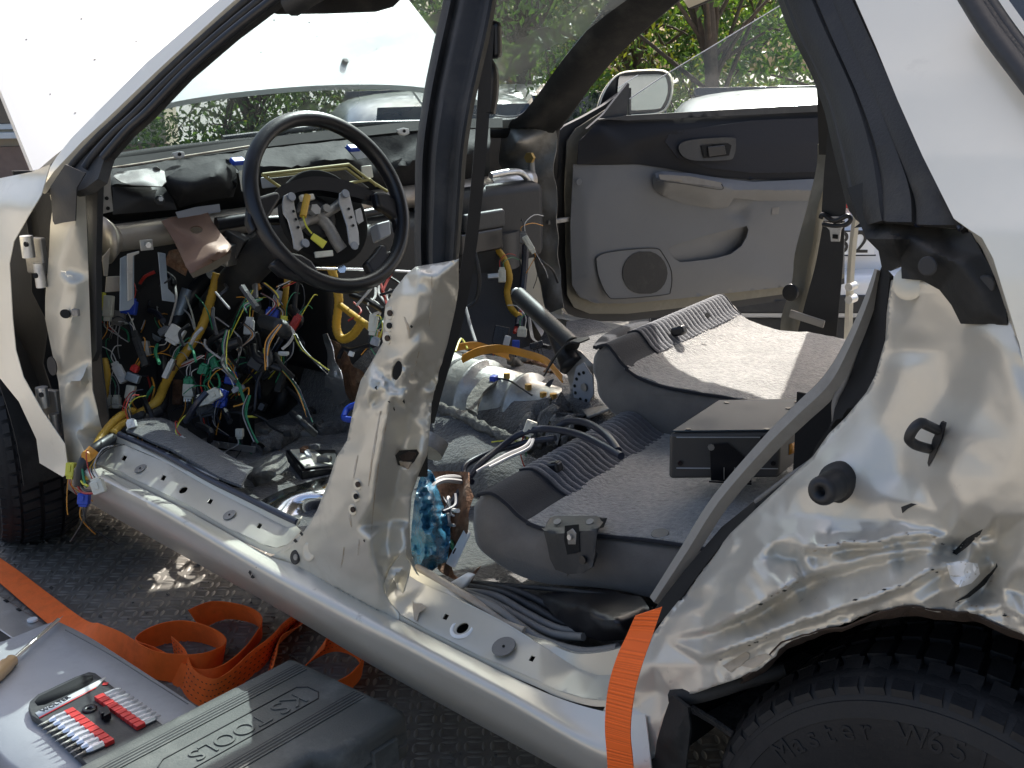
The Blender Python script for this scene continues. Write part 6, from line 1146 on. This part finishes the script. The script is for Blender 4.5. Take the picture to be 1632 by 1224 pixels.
# right footwell loom
lr = empty('wiring_loom', on(820, 470, y=1.2), 'thin yellow loom with black relay hanging in the passenger footwell', 'wiring')
ribbed([(786, 392, 1.25), (802, 410, 1.25), (812, 440, 1.25), (808, 465, 1.25), (814, 490, 1.25), (828, 504, 1.22)], .009, 'yellow', lr); wl(lr, [(838, 390, 1.3), (836, 430, 1.3), (832, 470, 1.28), (826, 520, 1.2)], .010, 'wire_navy'); wl(lr, [(832, 490, 1.24), (826, 510, 1.22), (820, 530, 1.18)], .005, 'wire_red')
wl(lr, [(842, 500, 1.24), (846, 530, 1.2), (852, 545, 1.15), (876, 554, 1.1)], .006, 'wire_blk')
for a in ((842, 388, 1.28, 10, 26, -30, 'conn_white'), (834, 380, 1.30, 12, 16, 0, 'trim_grey'), (798, 535, 1.1, 24, 30, 12, 'black'), (808, 543, 1.09, 10, 16, 15, 'white_plastic'), (832, 530, 1.12, 15, 14, 5, 'conn_white'), (822, 550, 1.08, 12, 16, 2, 'conn_blue'), (855, 550, 1.1, 22, 10, -15, 'black'), (786, 440, 1.2, 18, 8, -5, 'steel'), (800, 440, 1.22, 12, 20, 0, 'conn_white')): conn(lr, *a)
wl(lr, [(850, 400, 1.4), (862, 415, 1.4), (880, 430, 1.45), (889, 450, 1.5)], .0035, 'wire_blk'); wl(lr, [(756, 400, 1.0), (764, 440, 1.0), (760, 475, 1.0), (745, 490, .98)], .005, 'wire_blk')
# navy cables over the near seat back
lc = empty('cable', on(830, 700, y=.45), 'pair of dark navy cables with a white plug curling over the near loose seat back', 'cable')
wl(lc, [(990, 727, .36), (965, 712, .38), (930, 695, .42), (895, 686, .46), (860, 684, .48), (825, 694, .46), (795, 715, .42), (762, 742, .36), (742, 770, .32), (722, 800, .28), (700, 835, .24), (672, 872, .19), (660, 886, .17)], .0062, 'wire_navy', 'cable', seg=10)
wl(lc, [(985, 718, .37), (968, 695, .40), (940, 676, .46), (910, 671, .5), (890, 680, .5)], .0062, 'wire_navy', 'cable', seg=10)
wl(lc, [(885, 698, .48), (845, 704, .47), (800, 715, .44), (765, 728, .4), (742, 742, .36), (740, 760, .34), (752, 768, .33)], .0055, 'wire_navy', 'cable', seg=10)
for k, pts in enumerate(([(655, 880, .17), (668, 845, .18), (676, 810, .20), (684, 780, .22), (700, 764, .25), (725, 760, .29), (740, 765, .32)], [(658, 878, .165), (672, 845, .18), (680, 806, .20), (690, 776, .22), (708, 766, .25), (735, 768, .30)], [(850, 700, .46), (842, 715, .44), (810, 730, .4), (780, 745, .36)], [(846, 700, .46), (836, 712, .44), (805, 726, .4), (776, 742, .36), (760, 752, .34)])):
    wl(lc, pts, .0042 if k < 2 else .003, 'wire_grey' if k < 2 else 'wire_white', 'grey_lead')
conn(lc, 845, 681, .48, 18, 22, 20, 'conn_white')
for i in range(16):
    u, v = rs.uniform(690, 730), rs.uniform(775, 850); wl(lc, [(u, v, .27), (u+rs.uniform(-10, 14), v+18, .25), (u+rs.uniform(-28, 22), v+rs.uniform(20, 60), .22)], rs.choice([.0018, .0025, .0035]), rs.choice(['wire_blk', 'wire_green', 'wire_grey', 'conn_yellow', 'wire_white', 'wire_navy']), seg=6)
wl(lc, [(668, 838, .19), (671, 828, .19)], .0075, 'wire_blk', 'cable_tie')
# ------------------------------------------------------------------ loose seat backs
def seat_back(label, O, rot, side, wid, ribn, nose0, nose1, carp, dip=.0, lit=None):
    r_ = R(rot); e1 = np.array([-math.sin(r_), math.cos(r_), 0]); root = empty('seat_back', (O[0], O[1], O[2]-.12), label, 'seat')
    prof = [onp(u, v, O, e1) for u, v in side]; prof = cat_rom(prof, 7, True); n = len(prof); cen = np.mean(prof, 0)
    rows = []; ts = [0, .012, .04, .10, .25, .5, .75, .9, .96, .985, 1]
    for t in ts:
        k = {0: .90, .012: .965, .04: 1.0, .96: 1.0, .985: .96, 1: .9}.get(t, 1.0)
        rows.append([cen+(p-cen)*k+e1*(wid*t+(.010*pnoise(Vector((p[0]*9, p[2]*30, 2)))-.004 if t < .03 else 0))+np.array([0, 0, .004*pnoise(Vector(p*12+t*9))]) for p in prof])
    V = [p for q in rows for p in q]; F = [(i*n+j, (i+1)*n+j, (i+1)*n+(j+1) % n, i*n+(j+1) % n) for i in range(len(ts)-1) for j in range(n)]+[tuple(range(n)), tuple((len(ts)-1)*n+j for j in range(n))[::-1]]
    o = mesh('cushion', V, F, M['cloth'], root, True)
    bm = bmesh.new(); bm.from_mesh(o.data); bmesh.ops.recalc_face_normals(bm, faces=bm.faces); bm.to_mesh(o.data); bm.free()
    A = cat_rom([onp(u, v, O, e1) for u, v in nose0], 6)          # strip over the nose: front line to carpet line
    lift = np.array([0, 0, .005])
    npl = int(wid*.22/.006)
    st = resample(np.array(A), 16)
    loft('edge_panel', [[p+lift+e1*(wid*t) for p in st] for t in (-.004, .05, .12, .20, .225)], M['cloth_dark'], root, 16, .003)
    rows = []; nr = ribn
    for k in range(nr*4+1):
        t = .225+(.985-.225)*k/(nr*4); h = .0045*abs(math.sin(math.pi*k/4))
        rows.append([p+lift*(.9)+np.array([0, 0, h])+e1*(wid*t) for p in st])
    loft('ribbed_panel', rows, M['cloth_rib'], root, 16, .003, spline=False)
    B = cat_rom([onp(u, v, O, e1) for u, v in carp], 6); sb_ = resample(np.array(B), 26)
    rows = []
    for k in range(25):
        t = -.004+k/24*.985; rows.append([p+np.array([0, 0, .008+.004*pnoise(Vector((t*9, i*.4, 2)))+.002*pnoise(Vector((t*40, i*1.3, 5)))])+e1*(wid*t) for i, p in enumerate(sb_)])
    loft('carpet_back', rows, M['carpet'], root, 26, .007, spline=False)
    top_ = [p-e1*.004 for p in A[:1]]+[p+np.array([0, 0, .004])-e1*.002 for p in A]+[p+np.array([0, 0, .004])-e1*.004 for p in B]
    tube('seam_piping', top_, .0032, M['cloth_dark'], root, 8, 2)
    for t in (.225, .985): tube('panel_seam', [p+lift*1.3+e1*(wid*t) for p in st], .0022, M['cloth_dark'], root, 6, 2)
    return root, e1, prof
O1 = on(760, 800, y=.22)
s1, e1a, pf1 = seat_back('near loose grey seat back with black latch and dark ribbed edge', O1, 11, [(770, 787), (752, 803), (747, 835), (756, 868), (780, 895), (815, 914), (870, 930), (940, 940), (1000, 950), (1080, 962), (1190, 975), (1200, 905), (1120, 882), (1050, 868), (960, 859), (890, 851), (850, 840), (822, 820), (800, 800)], .52, 24,
                   None, None, [(846, 838), (880, 848), (960, 857), (1050, 866), (1195, 890)]) if False else seat_back('near loose grey seat back with black latch and dark ribbed edge', O1, 11, [(770, 787), (752, 803), (747, 835), (756, 868), (780, 895), (815, 914), (870, 930), (940, 940), (1000, 950), (1080, 962), (1190, 975), (1200, 905), (1120, 882), (1050, 868), (960, 859), (890, 851), (850, 840), (822, 820), (800, 800)], .52, 24,
                   [(764, 791), (785, 790), (808, 806), (826, 824), (846, 838)], None, [(842, 836), (880, 848), (960, 857), (1050, 866), (1195, 890)])
LP = on(910, 862, y=.22); 
lat = relief('latch_plate', [(876, 826), (884, 822), (950, 822), (960, 826), (962, 832), (955, 840), (950, 860), (948, 885), (944, 904), (928, 914), (905, 915), (885, 908), (876, 890), (872, 868), (866, 845)], Field([(866, 845, .210), (884, 822, .28), (950, 822, .29), (962, 832, .27), (955, 840, .214), (948, 885, .208), (905, 915, .208), (872, 868, .208), (890, 848, .205), (935, 845, .205), (905, 850, .205), (930, 895, .205), (890, 890, .207)], 2), M['dark'], s1, 4, thick=.008)
relief('latch_slot', [(900, 838), (922, 836), (924, 880), (904, 884), (899, 860)], .2035, M['void'], s1, 6, thick=.001); prism('latch_tongue', L([(903, 848), (912, 842), (918, 850), (917, 868), (905, 868)], y=.2025), (0, .002, 0), M['steel_dull'], s1, .002)
disc('latch_rivet', on(909, 856, y=.2005), (0, -1, .1), .004, .003, M['steel'], s1, 10)
for u, v, y in ((889, 833, .238), (941, 833, .243), (930, 892, .203)): disc('latch_screw', on(u, v, y=y), (0, -.5, 1) if v < 850 else (0, -1, .1), .006, .003, M['steel_dull' if v < 850 else 'black'], s1, 12)
def anchor(par, u, v, z, a): 
    c = on(u, v, z=z); ax = rotax(R(a), R(-18)); box('anchor_clip', c, (.030, .022, .020), M['black'], par, ax, .006); box('clip_slot', c+np.array([.004, -.002, .0105]), (.008, .012, .002), M['void'], par, ax, .0005)
anchor(s1, 882, 745, .50, 11); disc('upholstery_button', on(1052, 852, z=.492), (0, -.2, 1), .013, .003, M['trim_grey'], s1, 16, .001)
O2 = on(955, 556, z=.62)
s2, e1b, pf2 = seat_back('far loose seat back with sunlit pale carpet beside the handbrake', O2, 10, [(959, 551), (944, 562), (941, 585), (946, 621), (959, 647), (978, 665), (1008, 680), (1063, 696), (1150, 716), (1300, 750), (1330, 720), (1290, 668), (1240, 652), (1175, 640), (1116, 630), (1063, 620), (1022, 606), (998, 590), (988, 577), (978, 562)], .54, 24,
                      [(952, 556), (968, 553), (980, 566), (990, 580), (1002, 591)], None, [(998, 590), (1022, 606), (1063, 620), (1116, 630), (1175, 640), (1300, 672)])
anchor(s2, 1082, 527, .615, 10); disc('clip_slot', on(1127, 503, z=.63), (1, -.3, 1), .006, .003, M['void'], s2, 10)
loft('seat_lining', [L3([(945, 556, .68), (960, 540, .76), (990, 524, .88), (1010, 520, .95)]), L3([(955, 556, .69), (985, 535, .80), (1012, 522, .90), (1030, 516, .97)]), L3([(960, 562, .69), (990, 545, .80), (1020, 530, .92), (1045, 520, 1.0)])], M['cloth_dark'], s2, 16, .006, m=3)
# ------------------------------------------------------------------ amplifier box
ztop, zb = .605, .532
T = [on(1066, 691, z=ztop), on(1244, 689, z=ztop), on(1312, 637, z=ztop), on(1144, 640, z=ztop)]
amp = empty('amplifier_box', (T[0]+T[2])/2*np.array([1, 1, 0])+np.array([0, 0, zb]), 'dark grey metal amplifier box with blue grey lid on the near seat back', 'amplifier')
dz = np.array([0, 0, zb-ztop]); V, F = prism_geo(T, dz); o = mesh('body', V, F, M['amp'], amp, True, .006, 3)
bm = bmesh.new(); bm.from_mesh(o.data); bmesh.ops.recalc_face_normals(bm, faces=bm.faces); bm.to_mesh(o.data); bm.free()
cT = np.mean(T, 0); prism('lid', [cT+(p-cT)*.965+np.array([0, 0, .001]) for p in T], (0, 0, .0025), M['amp_top'], amp, .0008)
for u, v in ((1097, 684), (1158, 642), (1256, 651), (1222, 684), (1270, 641)): disc('lid_screw', on(u, v, z=ztop+.004), (0, 0, 1), .0042, .001, M['black'], amp, 10)
fx = (T[1]-T[0]); fx /= np.linalg.norm(fx); fn = np.cross(fx, (0, 0, 1)); fn = fn if fn@(CAM-T[0]) > 0 else -fn
def fp(u, v, o=0): return onp(u, v, T[0]+fn*o, fn)
for v in (697, 746): tube('trim_line', [fp(1078, v, .001), fp(1240, v+(1 if v > 700 else 0), .001)], .0009, M['steel'], amp, 6, spline=False)
prism('mounting_bracket', [fp(u, v, .004) for u, v in ((1131, 708), (1160, 706), (1195, 735), (1198, 770), (1133, 766))], tuple(-fn*.003), M['black'], amp, .0008); prism('bracket_foot', [fp(1130, 766, .004), fp(1198, 770, .004), fp(1198, 770, .03), fp(1130, 766, .03)], (0, 0, -.003), M['black'], amp, .0005)
disc('bracket_screw', fp(1133, 712, .004), fn, .005, .004, M['steel_dull'], amp, 8)
for u in (1154, 1171): tube('bracket_slot', [fp(u, 745, .005), fp(u, 764, .005)], .0008, M['steel'], amp, 5, spline=False)
for u, v in ((1084, 738), (1232, 738), (1215, 698)): disc('side_screw', fp(u, v, .001), fn, .004, .002, M['black'], amp, 8)
gx = (T[2]-T[1]); gx /= np.linalg.norm(gx); gn = np.cross(gx, (0, 0, 1)); gn = gn if gn@(CAM-T[1]) > 0 else -gn
def gp(u, v, o=0): return onp(u, v, T[1]+gn*o, gn)
prism('orange_label', [gp(u, v, .001) for u, v in ((1259, 708), (1270, 704), (1269, 720), (1258, 725))], tuple(-gn*.0008), M['orange_label'], amp, 0); prism('white_label', [gp(u, v, .001) for u, v in ((1271, 691), (1289, 682), (1290, 702), (1273, 718))], tuple(-gn*.0008), M['white_plastic'], amp, 0)
# ------------------------------------------------------------------ blue foil bag, white tag
bag = tag(relief('foil_bag', [(676, 748), (688, 752), (702, 790), (714, 830), (718, 862), (712, 895), (690, 908), (664, 905), (654, 880), (656, 840), (660, 800), (668, 765)], Field([(676, 748, .21), (702, 790, .23), (718, 862, .22), (712, 895, .20), (664, 905, .17), (654, 880, .17), (660, 800, .18), (685, 800, .17), (690, 850, .15), (675, 870, .14), (700, 880, .16)], 4, lambda u, v: np.array([.02*pnoise(Vector((a*.05, b*.05, 1)))+.012*pnoise(Vector((a*.13, b*.11, 4))) for a, b in zip(u, v)])), M['bag'], None, 4), 'crinkled translucent blue bag pushed down beside the centre pillar', 'bag')
tg_ = prism('paper_tag', L3([(740, 842, .24), (748, 850, .24), (722, 905, .20), (710, 898, .20)]), (.002, .003, 0), M['white_plastic'], None, .0006); tag(tg_, 'white card tag with a slot hanging below the near seat back', 'tag')
V, F = merge(tube_geo(L3([(722, 882, .203), (726, 874, .206)]), .0015, 6, spline=False)); mesh('tag_slot', V, F, M['rust'], tg_)
# ------------------------------------------------------------------ orange tie-down straps
def strap(name, path, w_, label, closed=False, n=160, stitch=True):
    "path: list of (point, width direction)"
    P = cat_rom([np.asarray(p, float) for p, _ in path], 14); W = cat_rom([np.asarray(d, float) for _, d in path], 14)
    W = [d/np.linalg.norm(d) for d in W]
    o = loft(name, [[p-d*w_/2 for p, d in zip(P, W)], [p-d*w_/6 for p, d in zip(P, W)], [p+d*w_/6 for p, d in zip(P, W)], [p+d*w_/2 for p, d in zip(P, W)]], M['strap'], None, n, .0022, spline=False)
    tag(o, label, 'strap')
    if stitch is False: o.data.materials[0] = M['strap_rib']
    for s in ((-.3, -.1, .1, .3) if stitch is True else ()):
        g = []; 
        for i in range(0, len(P)-2, 3):
            g.append(tube_geo([P[i]+W[i]*w_*s, P[i+1]+W[i+1]*w_*s], .0009, 4, spline=False))
        V, F = merge(*g); tag(mesh('stitching', V, F, M['thread'], o, True), kind='stuff')
    return o
def S(u, v, z, d): return (on(u, v, z=z), d)
H = lambda a: np.array([math.cos(R(a)), math.sin(R(a)), .0])
up_ = np.array([0, 0, 1.])
strap('tie_down_strap', [S(-40, 880, .014, (.0, 1, 0)), S(10, 915, .014, (.1, 1, 0)), S(60, 955, .014, (.2, 1, .1)), S(118, 1000, .016, (.2, 1, .3)), S(150, 1014, .03, (.1, .6, .9)), S(190, 1030, .035, (.0, .3, 1)), S(240, 1058, .035, (0, .2, 1)), S(290, 1065, .03, (0, .2, 1)), S(330, 1060, .03, (.1, .2, 1)), S(358, 1040, .028, (.3, .1, 1)), S(345, 1018, .028, (.2, -.2, 1)), S(300, 1005, .028, (0, -.3, 1)), S(255, 1012, .024, (0, -.4, 1)), S(225, 1030, .020, (.2, -.5, .8)), S(250, 1055, .018, (.4, .3, .8)), S(300, 1085, .018, (.2, .4, .8)), S(340, 1085, .02, (0, .5, .8)), S(375, 1062, .022, (.2, .3, 1)), S(400, 1030, .026, (.4, .2, 1)), S(418, 1000, .028, (.3, -.1, 1)), S(400, 980, .028, (.1, -.4, 1)), S(350, 972, .028, (-.1, -.5, 1)), S(310, 988, .026, (-.2, -.4, 1))], .056, 'orange webbing strap coiled on the tread plate deck', n=260, stitch=None)
strap('tie_down_strap', [S(275, 1030, .030, (.3, -.2, 1)), S(290, 1050, .028, (.5, 0, 1)), S(300, 1085, .026, (.4, .3, 1)), S(330, 1105, .024, (0, .5, 1)), S(360, 1095, .024, (-.2, .5, 1)), S(400, 1060, .024, (-.2, .4, 1)), S(430, 1035, .024, (-.1, .4, 1)), S(448, 1008, .024, (.3, .4, 1)), S(470, 990, .02, (.4, .6, .8)), S(490, 980, .012, (.4, .8, .4)), S(460, 1010, .012, (.5, .6, .6)), S(440, 1030, .018, (.5, .2, 1)), S(432, 1060, .02, (.5, .2, 1)), S(420, 1095, .02, (.5, .3, 1))], .056, 'orange webbing strap end folded over behind the olive tool case', n=200)
strap('tie_down_strap', [S(500, 1050, .015, (.2, .8, .5)), S(515, 1030, .03, (.2, .5, .8)), S(540, 1018, .036, (.1, .3, 1)), S(570, 1030, .034, (.2, .1, 1)), S(578, 1058, .03, (.4, -.1, 1)), S(560, 1085, .022, (.4, -.2, 1)), S(540, 1100, .018, (.3, -.3, 1))], .056, 'orange webbing loop on the deck between tool case and sill', n=120)
V1 = np.array([1., .3, 0])
strap('tie_down_strap', [(on(1034, 975, y=.02), np.array([.6, .5, .3])), (on(1020, 1010, y=.012), np.array([.7, .5, .2])), (on(1004, 1050, y=-.004), np.array([.9, .4, .1])), (on(990, 1100, y=-.015), np.array([1., .3, 0])), (on(984, 1160, y=-.02), np.array([1., .25, 0])), (on(988, 1215, y=-.015), np.array([.85, .3, 0])), (on(992, 1300, y=.0), np.array([.8, .3, 0])), (on(996, 1500, y=.03), np.array([.8, .3, 0]))], .032, 'taut orange strap hanging down over the rear end of the sill', n=90, stitch=False)
# ------------------------------------------------------------------ grey plastic case, tools
zl = .125
lidp = [(-60, 1040), (0, 1018), (60, 994), (86, 986), (104, 992), (140, 1010), (179, 1034), (247, 1078), (305, 1116), (420, 1192), (470, 1226), (420, 1290), (200, 1330), (60, 1255), (24, 1226), (0, 1206), (-50, 1140)]
LPs = [on(u, v, z=zl) for u, v in lidp]; cl_ = np.mean(LPs, 0)
scs = empty('storage_case', (cl_[0], cl_[1], .0), 'large light grey plastic case with rounded edges carrying the bit set', 'case')
ring = lambda k, z: [cl_*np.array([1, 1, 0])+(p-cl_)*np.array([k, k, 0])+np.array([0, 0, z]) for p in cat_rom(LPs, 3, True)]
rows = [ring(.97, 0.0), ring(1.0, .02), ring(1.0, .085), ring(.995, .105), ring(.98, .118), ring(.955, zl), ring(.5, zl+.001)]; n = len(rows[0]); V = [p for r_ in rows for p in r_]
F = [(i*n+j, i*n+(j+1) % n, (i+1)*n+(j+1) % n, (i+1)*n+j) for i in range(len(rows)-1) for j in range(n)]+[tuple((len(rows)-1)*n+j for j in range(n)), tuple(range(n))[::-1]]
o = mesh('shell', V, F, M['lid'], scs, True); bm = bmesh.new(); bm.from_mesh(o.data); bmesh.ops.recalc_face_normals(bm, faces=bm.faces); bm.to_mesh(o.data); bm.free()
tube('lid_groove', [on(u, v, z=zl+.0006) for u, v in ((104, 1004), (170, 1040), (240, 1084), (300, 1122))], .0012, M['trim_grey'], scs, 6)
# screwdriver
sd = empty('screwdriver', on(40, 1040, z=zl), 'screwdriver with bright shaft and amber handle lying on the grey case', 'screwdriver')
a0, a1 = on(93, 988, z=zl+.012), on(20, 1052, z=zl+.012); V, F = tube_geo([a0, a1], .0042, 10, spline=False); mesh('shaft', V, F, M['chrome'], sd, True, angle=50)
prism('tip', [a0+np.array(q)*.004 for q in ((1, 0, .5), (0, 1, .5), (-1, 0, -.5), (0, -1, -.5))], tuple((a0-a1)/np.linalg.norm(a0-a1)*.012), M['steel'], sd, 0)
hd = (a1-a0)/np.linalg.norm(a1-a0); V, F = lathe_geo(a1-hd*.004, hd, [(.0, 0), (.009, .001), (.012, .006), (.0105, .014), (.0135, .022), (.015, .05), (.014, .10), (.010, .108), (0, .11)], 12); mesh('handle', V, F, mat('amber_handle', (.5, .33, .17), .25, coat=.4), sd)
# bit set on its black carrier
zb0 = zl+.004
bs = empty('bit_set', on(140, 1130, z=zl), 'dark screwdriver bit holder with red sleeves and rows of bright bits', 'bit set')
def zp(u, v, h=0): return on(u, v, z=zb0+h)
o = prism('carrier', [zp(u, v, .012) for u, v in ((45, 1128), (47, 1118), (60, 1106), (120, 1078), (142, 1070), (152, 1072), (186, 1098), (262, 1156), (200, 1200), (150, 1230), (70, 1152), (50, 1140))], (0, 0, -.012), M['dark'], bs, .002)
prism('grip_slot', [zp(u, v, .0128) for u, v in ((55, 1118), (62, 1110), (130, 1077), (148, 1076), (148, 1084), (140, 1092), (72, 1122), (60, 1124))], (0, 0, -.0004), M['void'], bs, 0)
prism('white_label', [zp(u, v, .0132) for u, v in ((56, 1136), (165, 1080), (169, 1079), (155, 1094), (62, 1143))], (0, 0, -.0006), M['white_plastic'], bs, 0); prism('red_line', [zp(u, v, .0133) for u, v in ((62, 1143), (155, 1094), (152, 1097), (63, 1145))], (0, 0, -.0004), M['red'], bs, 0); disc('red_badge', zp(168, 1090, .0128), (0, 0, 1), .006, .0008, M['red'], bs, 4)
def text3d(body, p0, ex, ey, size, m, par, name='lettering', ext=.0005, align='LEFT'):
    ez = np.cross(ex, ey); x = 0
    cu_ = bpy.data.curves.new('t', 'FONT'); cu_.body = body; cu_.size = size; cu_.extrude = ext; cu_.align_x = align; cu_.align_y = 'CENTER'
    t = bpy.data.objects.new('t', cu_); C.objects.link(t); me = bpy.data.meshes.new_from_object(t.evaluated_get(bpy.context.evaluated_depsgraph_get())); bpy.data.objects.remove(t)
    me.transform(Matrix(((ex[0], ey[0], ez[0], p0[0]), (ex[1], ey[1], ez[1], p0[1]), (ex[2], ey[2], ez[2], p0[2]), (0, 0, 0, 1)))); o = bpy.data.objects.new(name, me); C.objects.link(o); me.materials.clear(); me.materials.append(m); put(o, par); tag(o, kind='stuff'); return o
ex = zp(160, 1084)-zp(64, 1134); ex[2] = 0; ex /= np.linalg.norm(ex); ey = np.cross((0, 0, 1), ex); text3d('WOLTER', zp(66, 1134, .0138), ex, ey, .013, M['black'], bs)
rowd = None
for (su, sv, eu, ev, n_, tipdir) in ((112, 1135, 172, 1182, 9, -1), (160, 1112, 222, 1156, 10, 1)):
    p0, p1 = zp(su, sv, .016), zp(eu, ev, .016); d_ = (p1-p0)/(n_-1); dn_ = d_/np.linalg.norm(d_); cr = np.cross((0, 0, 1), dn_); cr = cr*(1 if cr@(zp(80, 1190)-zp(112, 1135)) > 0 else -1)*(1 if tipdir < 0 else -1); axx = (dn_, cr, AX[2]); sp = np.linalg.norm(d_)
    for k in range(n_):
        c = p0+d_*k; box('red_sleeve', c, (sp*.86, .016, .008), M['red'], bs, axx, .0012)
        V, F = merge(tube_geo([c+cr*.008, c+cr*.026], sp*.36, 6, spline=False), tube_geo([c+cr*.026, c+cr*.034, c+cr*.038], lambda t, r0=sp*.36: r0*(1-.75*t), 6, spline=False)); mesh('bit', V, F, M['bit'], bs, True, angle=40)
        if tipdir < 0: V, F = tube_geo([c+cr*.036, c+cr*.05, c+cr*.056], lambda t, r0=sp*.2: r0*(1-.9*t), 6, spline=False); mesh('bit_tip', V, F, M['steel_dull'], bs)
V, F = lathe_geo(zp(143, 1131, .012), (0, 0, 1), [(.004, 0), (.004, .003), (.012, .003), (.012, 0)], 18); mesh('hub_ring', V, F, M['black'], bs)
prism('centre_clip', [zp(u, v, .014) for u, v in ((158, 1140), (172, 1134), (178, 1146), (166, 1152), (168, 1146), (162, 1148))], (0, 0, .012), M['black'], bs, .001)
# ------------------------------------------------------------------ olive tool case with moulded lettering
zk = .215; kb = zl+.012
KA, KB, KC, = on(465, 1042, z=zk), on(640, 1140, z=zk), on(112, 1222, z=zk)
kx = KC-KB*0-KA; kx = KC-KA; kx[2] = 0; kl = np.linalg.norm(kx); kx /= kl; ky = KB-KA; ky[2] = 0; ky -= kx*(ky@kx); kw = np.linalg.norm(ky); ky /= kw
kc = empty('tool_case', KA*np.array([1, 1, 0])+np.array([0, 0, zl]), 'olive black plastic tool case with moulded maker lettering beside the bit set', 'case')
kl = .44
def kp(a, b, z=zk): return KA*np.array([1, 1, 0])+kx*a+ky*b+np.array([0, 0, z])
hx0, hx1, hd_ = .15, .34, .032      # recess for the carrying handle on the near long side
outl = [(0.006, 0), (kl, 0), (kl, kw), (hx1+.025, kw), (hx1, kw-.006), (hx1-.015, kw-hd_), (hx0+.015, kw-hd_), (hx0, kw-.006), (hx0-.025, kw), (.012, kw), (0, kw-.012), (0, .006)]
def kring(ins, z):
    c = np.array([kl/2, kw/2]); out = []
    for a, b in outl: out.append(kp(a+(ins if a < .05 else (-ins if a > kl-.05 else 0)), b+(ins if b < .03 else -ins), z))
    return out
rows = [kring(.006, kb), kring(.001, kb+.006), kring(.0, kb+.026), kring(.004, kb+.028), kring(.004, kb+.031), kring(0, kb+.033), kring(0.001, zk-.016), kring(.004, zk-.007), kring(.011, zk-.001), kring(.020, zk)]; n = len(rows[0]); V = [p for r_ in rows for p in r_]
F = [(i*n+j, i*n+(j+1) % n, (i+1)*n+(j+1) % n, (i+1)*n+j) for i in range(len(rows)-1) for j in range(n)]+[tuple((len(rows)-1)*n+j for j in range(n)), tuple(range(n))[::-1]]
o = mesh('case_shell', V, F, M['case'], kc, True, angle=45); bm = bmesh.new(); bm.from_mesh(o.data); bmesh.ops.recalc_face_normals(bm, faces=bm.faces); bm.to_mesh(o.data); bm.free(); o.data.set_sharp_from_angle(angle=R(50))
for base in (.035, kw*.62):
    for k in range(4):
        b = base+k*.0065; a0_ = .018; V, F = box_geo(kp((kl+a0_)/2, b, zk+.0006), kx, ky, AX[2], kl-a0_, .0022, .0014); mesh('groove', V, F, M['case_line'], kc, False)
        V, F = box_geo(kp((kl+a0_)/2, b+.0032, zk+.0008), kx, ky, AX[2], kl-a0_, .0034, .0020); mesh('ridge', V, F, M['case'], kc, True, .0006)
bL = (.035+.02+kw*.62)/2+.002
pl_ = [kp(.065+a, bL+b, zk+.0004) for a, b in ((0, -.026), (.24, -.026), (.255, -.016), (.26, 0), (.255, .016), (.24, .026), (0, .026), (-.012, .012), (-.012, -.012))]
tube('logo_border', pl_+pl_[:1], .0011, M['case_line'], kc, 6, 1, spline=False)
ey_ = -ky; ex_ = kx
text3d('KS', kp(.075, bL, zk+.0012), kx, np.cross((0, 0, 1), kx), .050, M['case'], kc, 'moulded_letters', .0007); text3d('TOOLS', kp(.145, bL+.002, zk+.0012), kx, np.cross((0, 0, 1), kx), .042, M['case'], kc, 'moulded_letters', .0007)
box('catch', kp(.06, kw+.003, kb+.03), (.05, .008, .04), M['case'], kc, (kx, ky, AX[2]), .002)
tube('carry_handle', [kp(hx0+.01, kw-.012, kb+.04), kp(hx0+.02, kw+.006, kb+.04), kp((hx0+hx1)/2, kw+.012, kb+.04), kp(hx1-.02, kw+.006, kb+.04), kp(hx1-.01, kw-.012, kb+.04)], .008, M['black'], kc, 10)

rs = np.random.RandomState(8); g = []
for i in range(420):
    x, y = rs.uniform(-2.6, -.3), rs.uniform(-.6, .5); r_ = rs.uniform(.0012, .0042); g.append(box_geo((x, y, .002+r_*.5), *rotax(rs.uniform(0, 3), rs.uniform(0, 1)), r_*2, r_*1.4, r_))
V, F = merge(*g); tag(mesh('grit', V, F, M['wool'], trailer, False), kind='stuff')
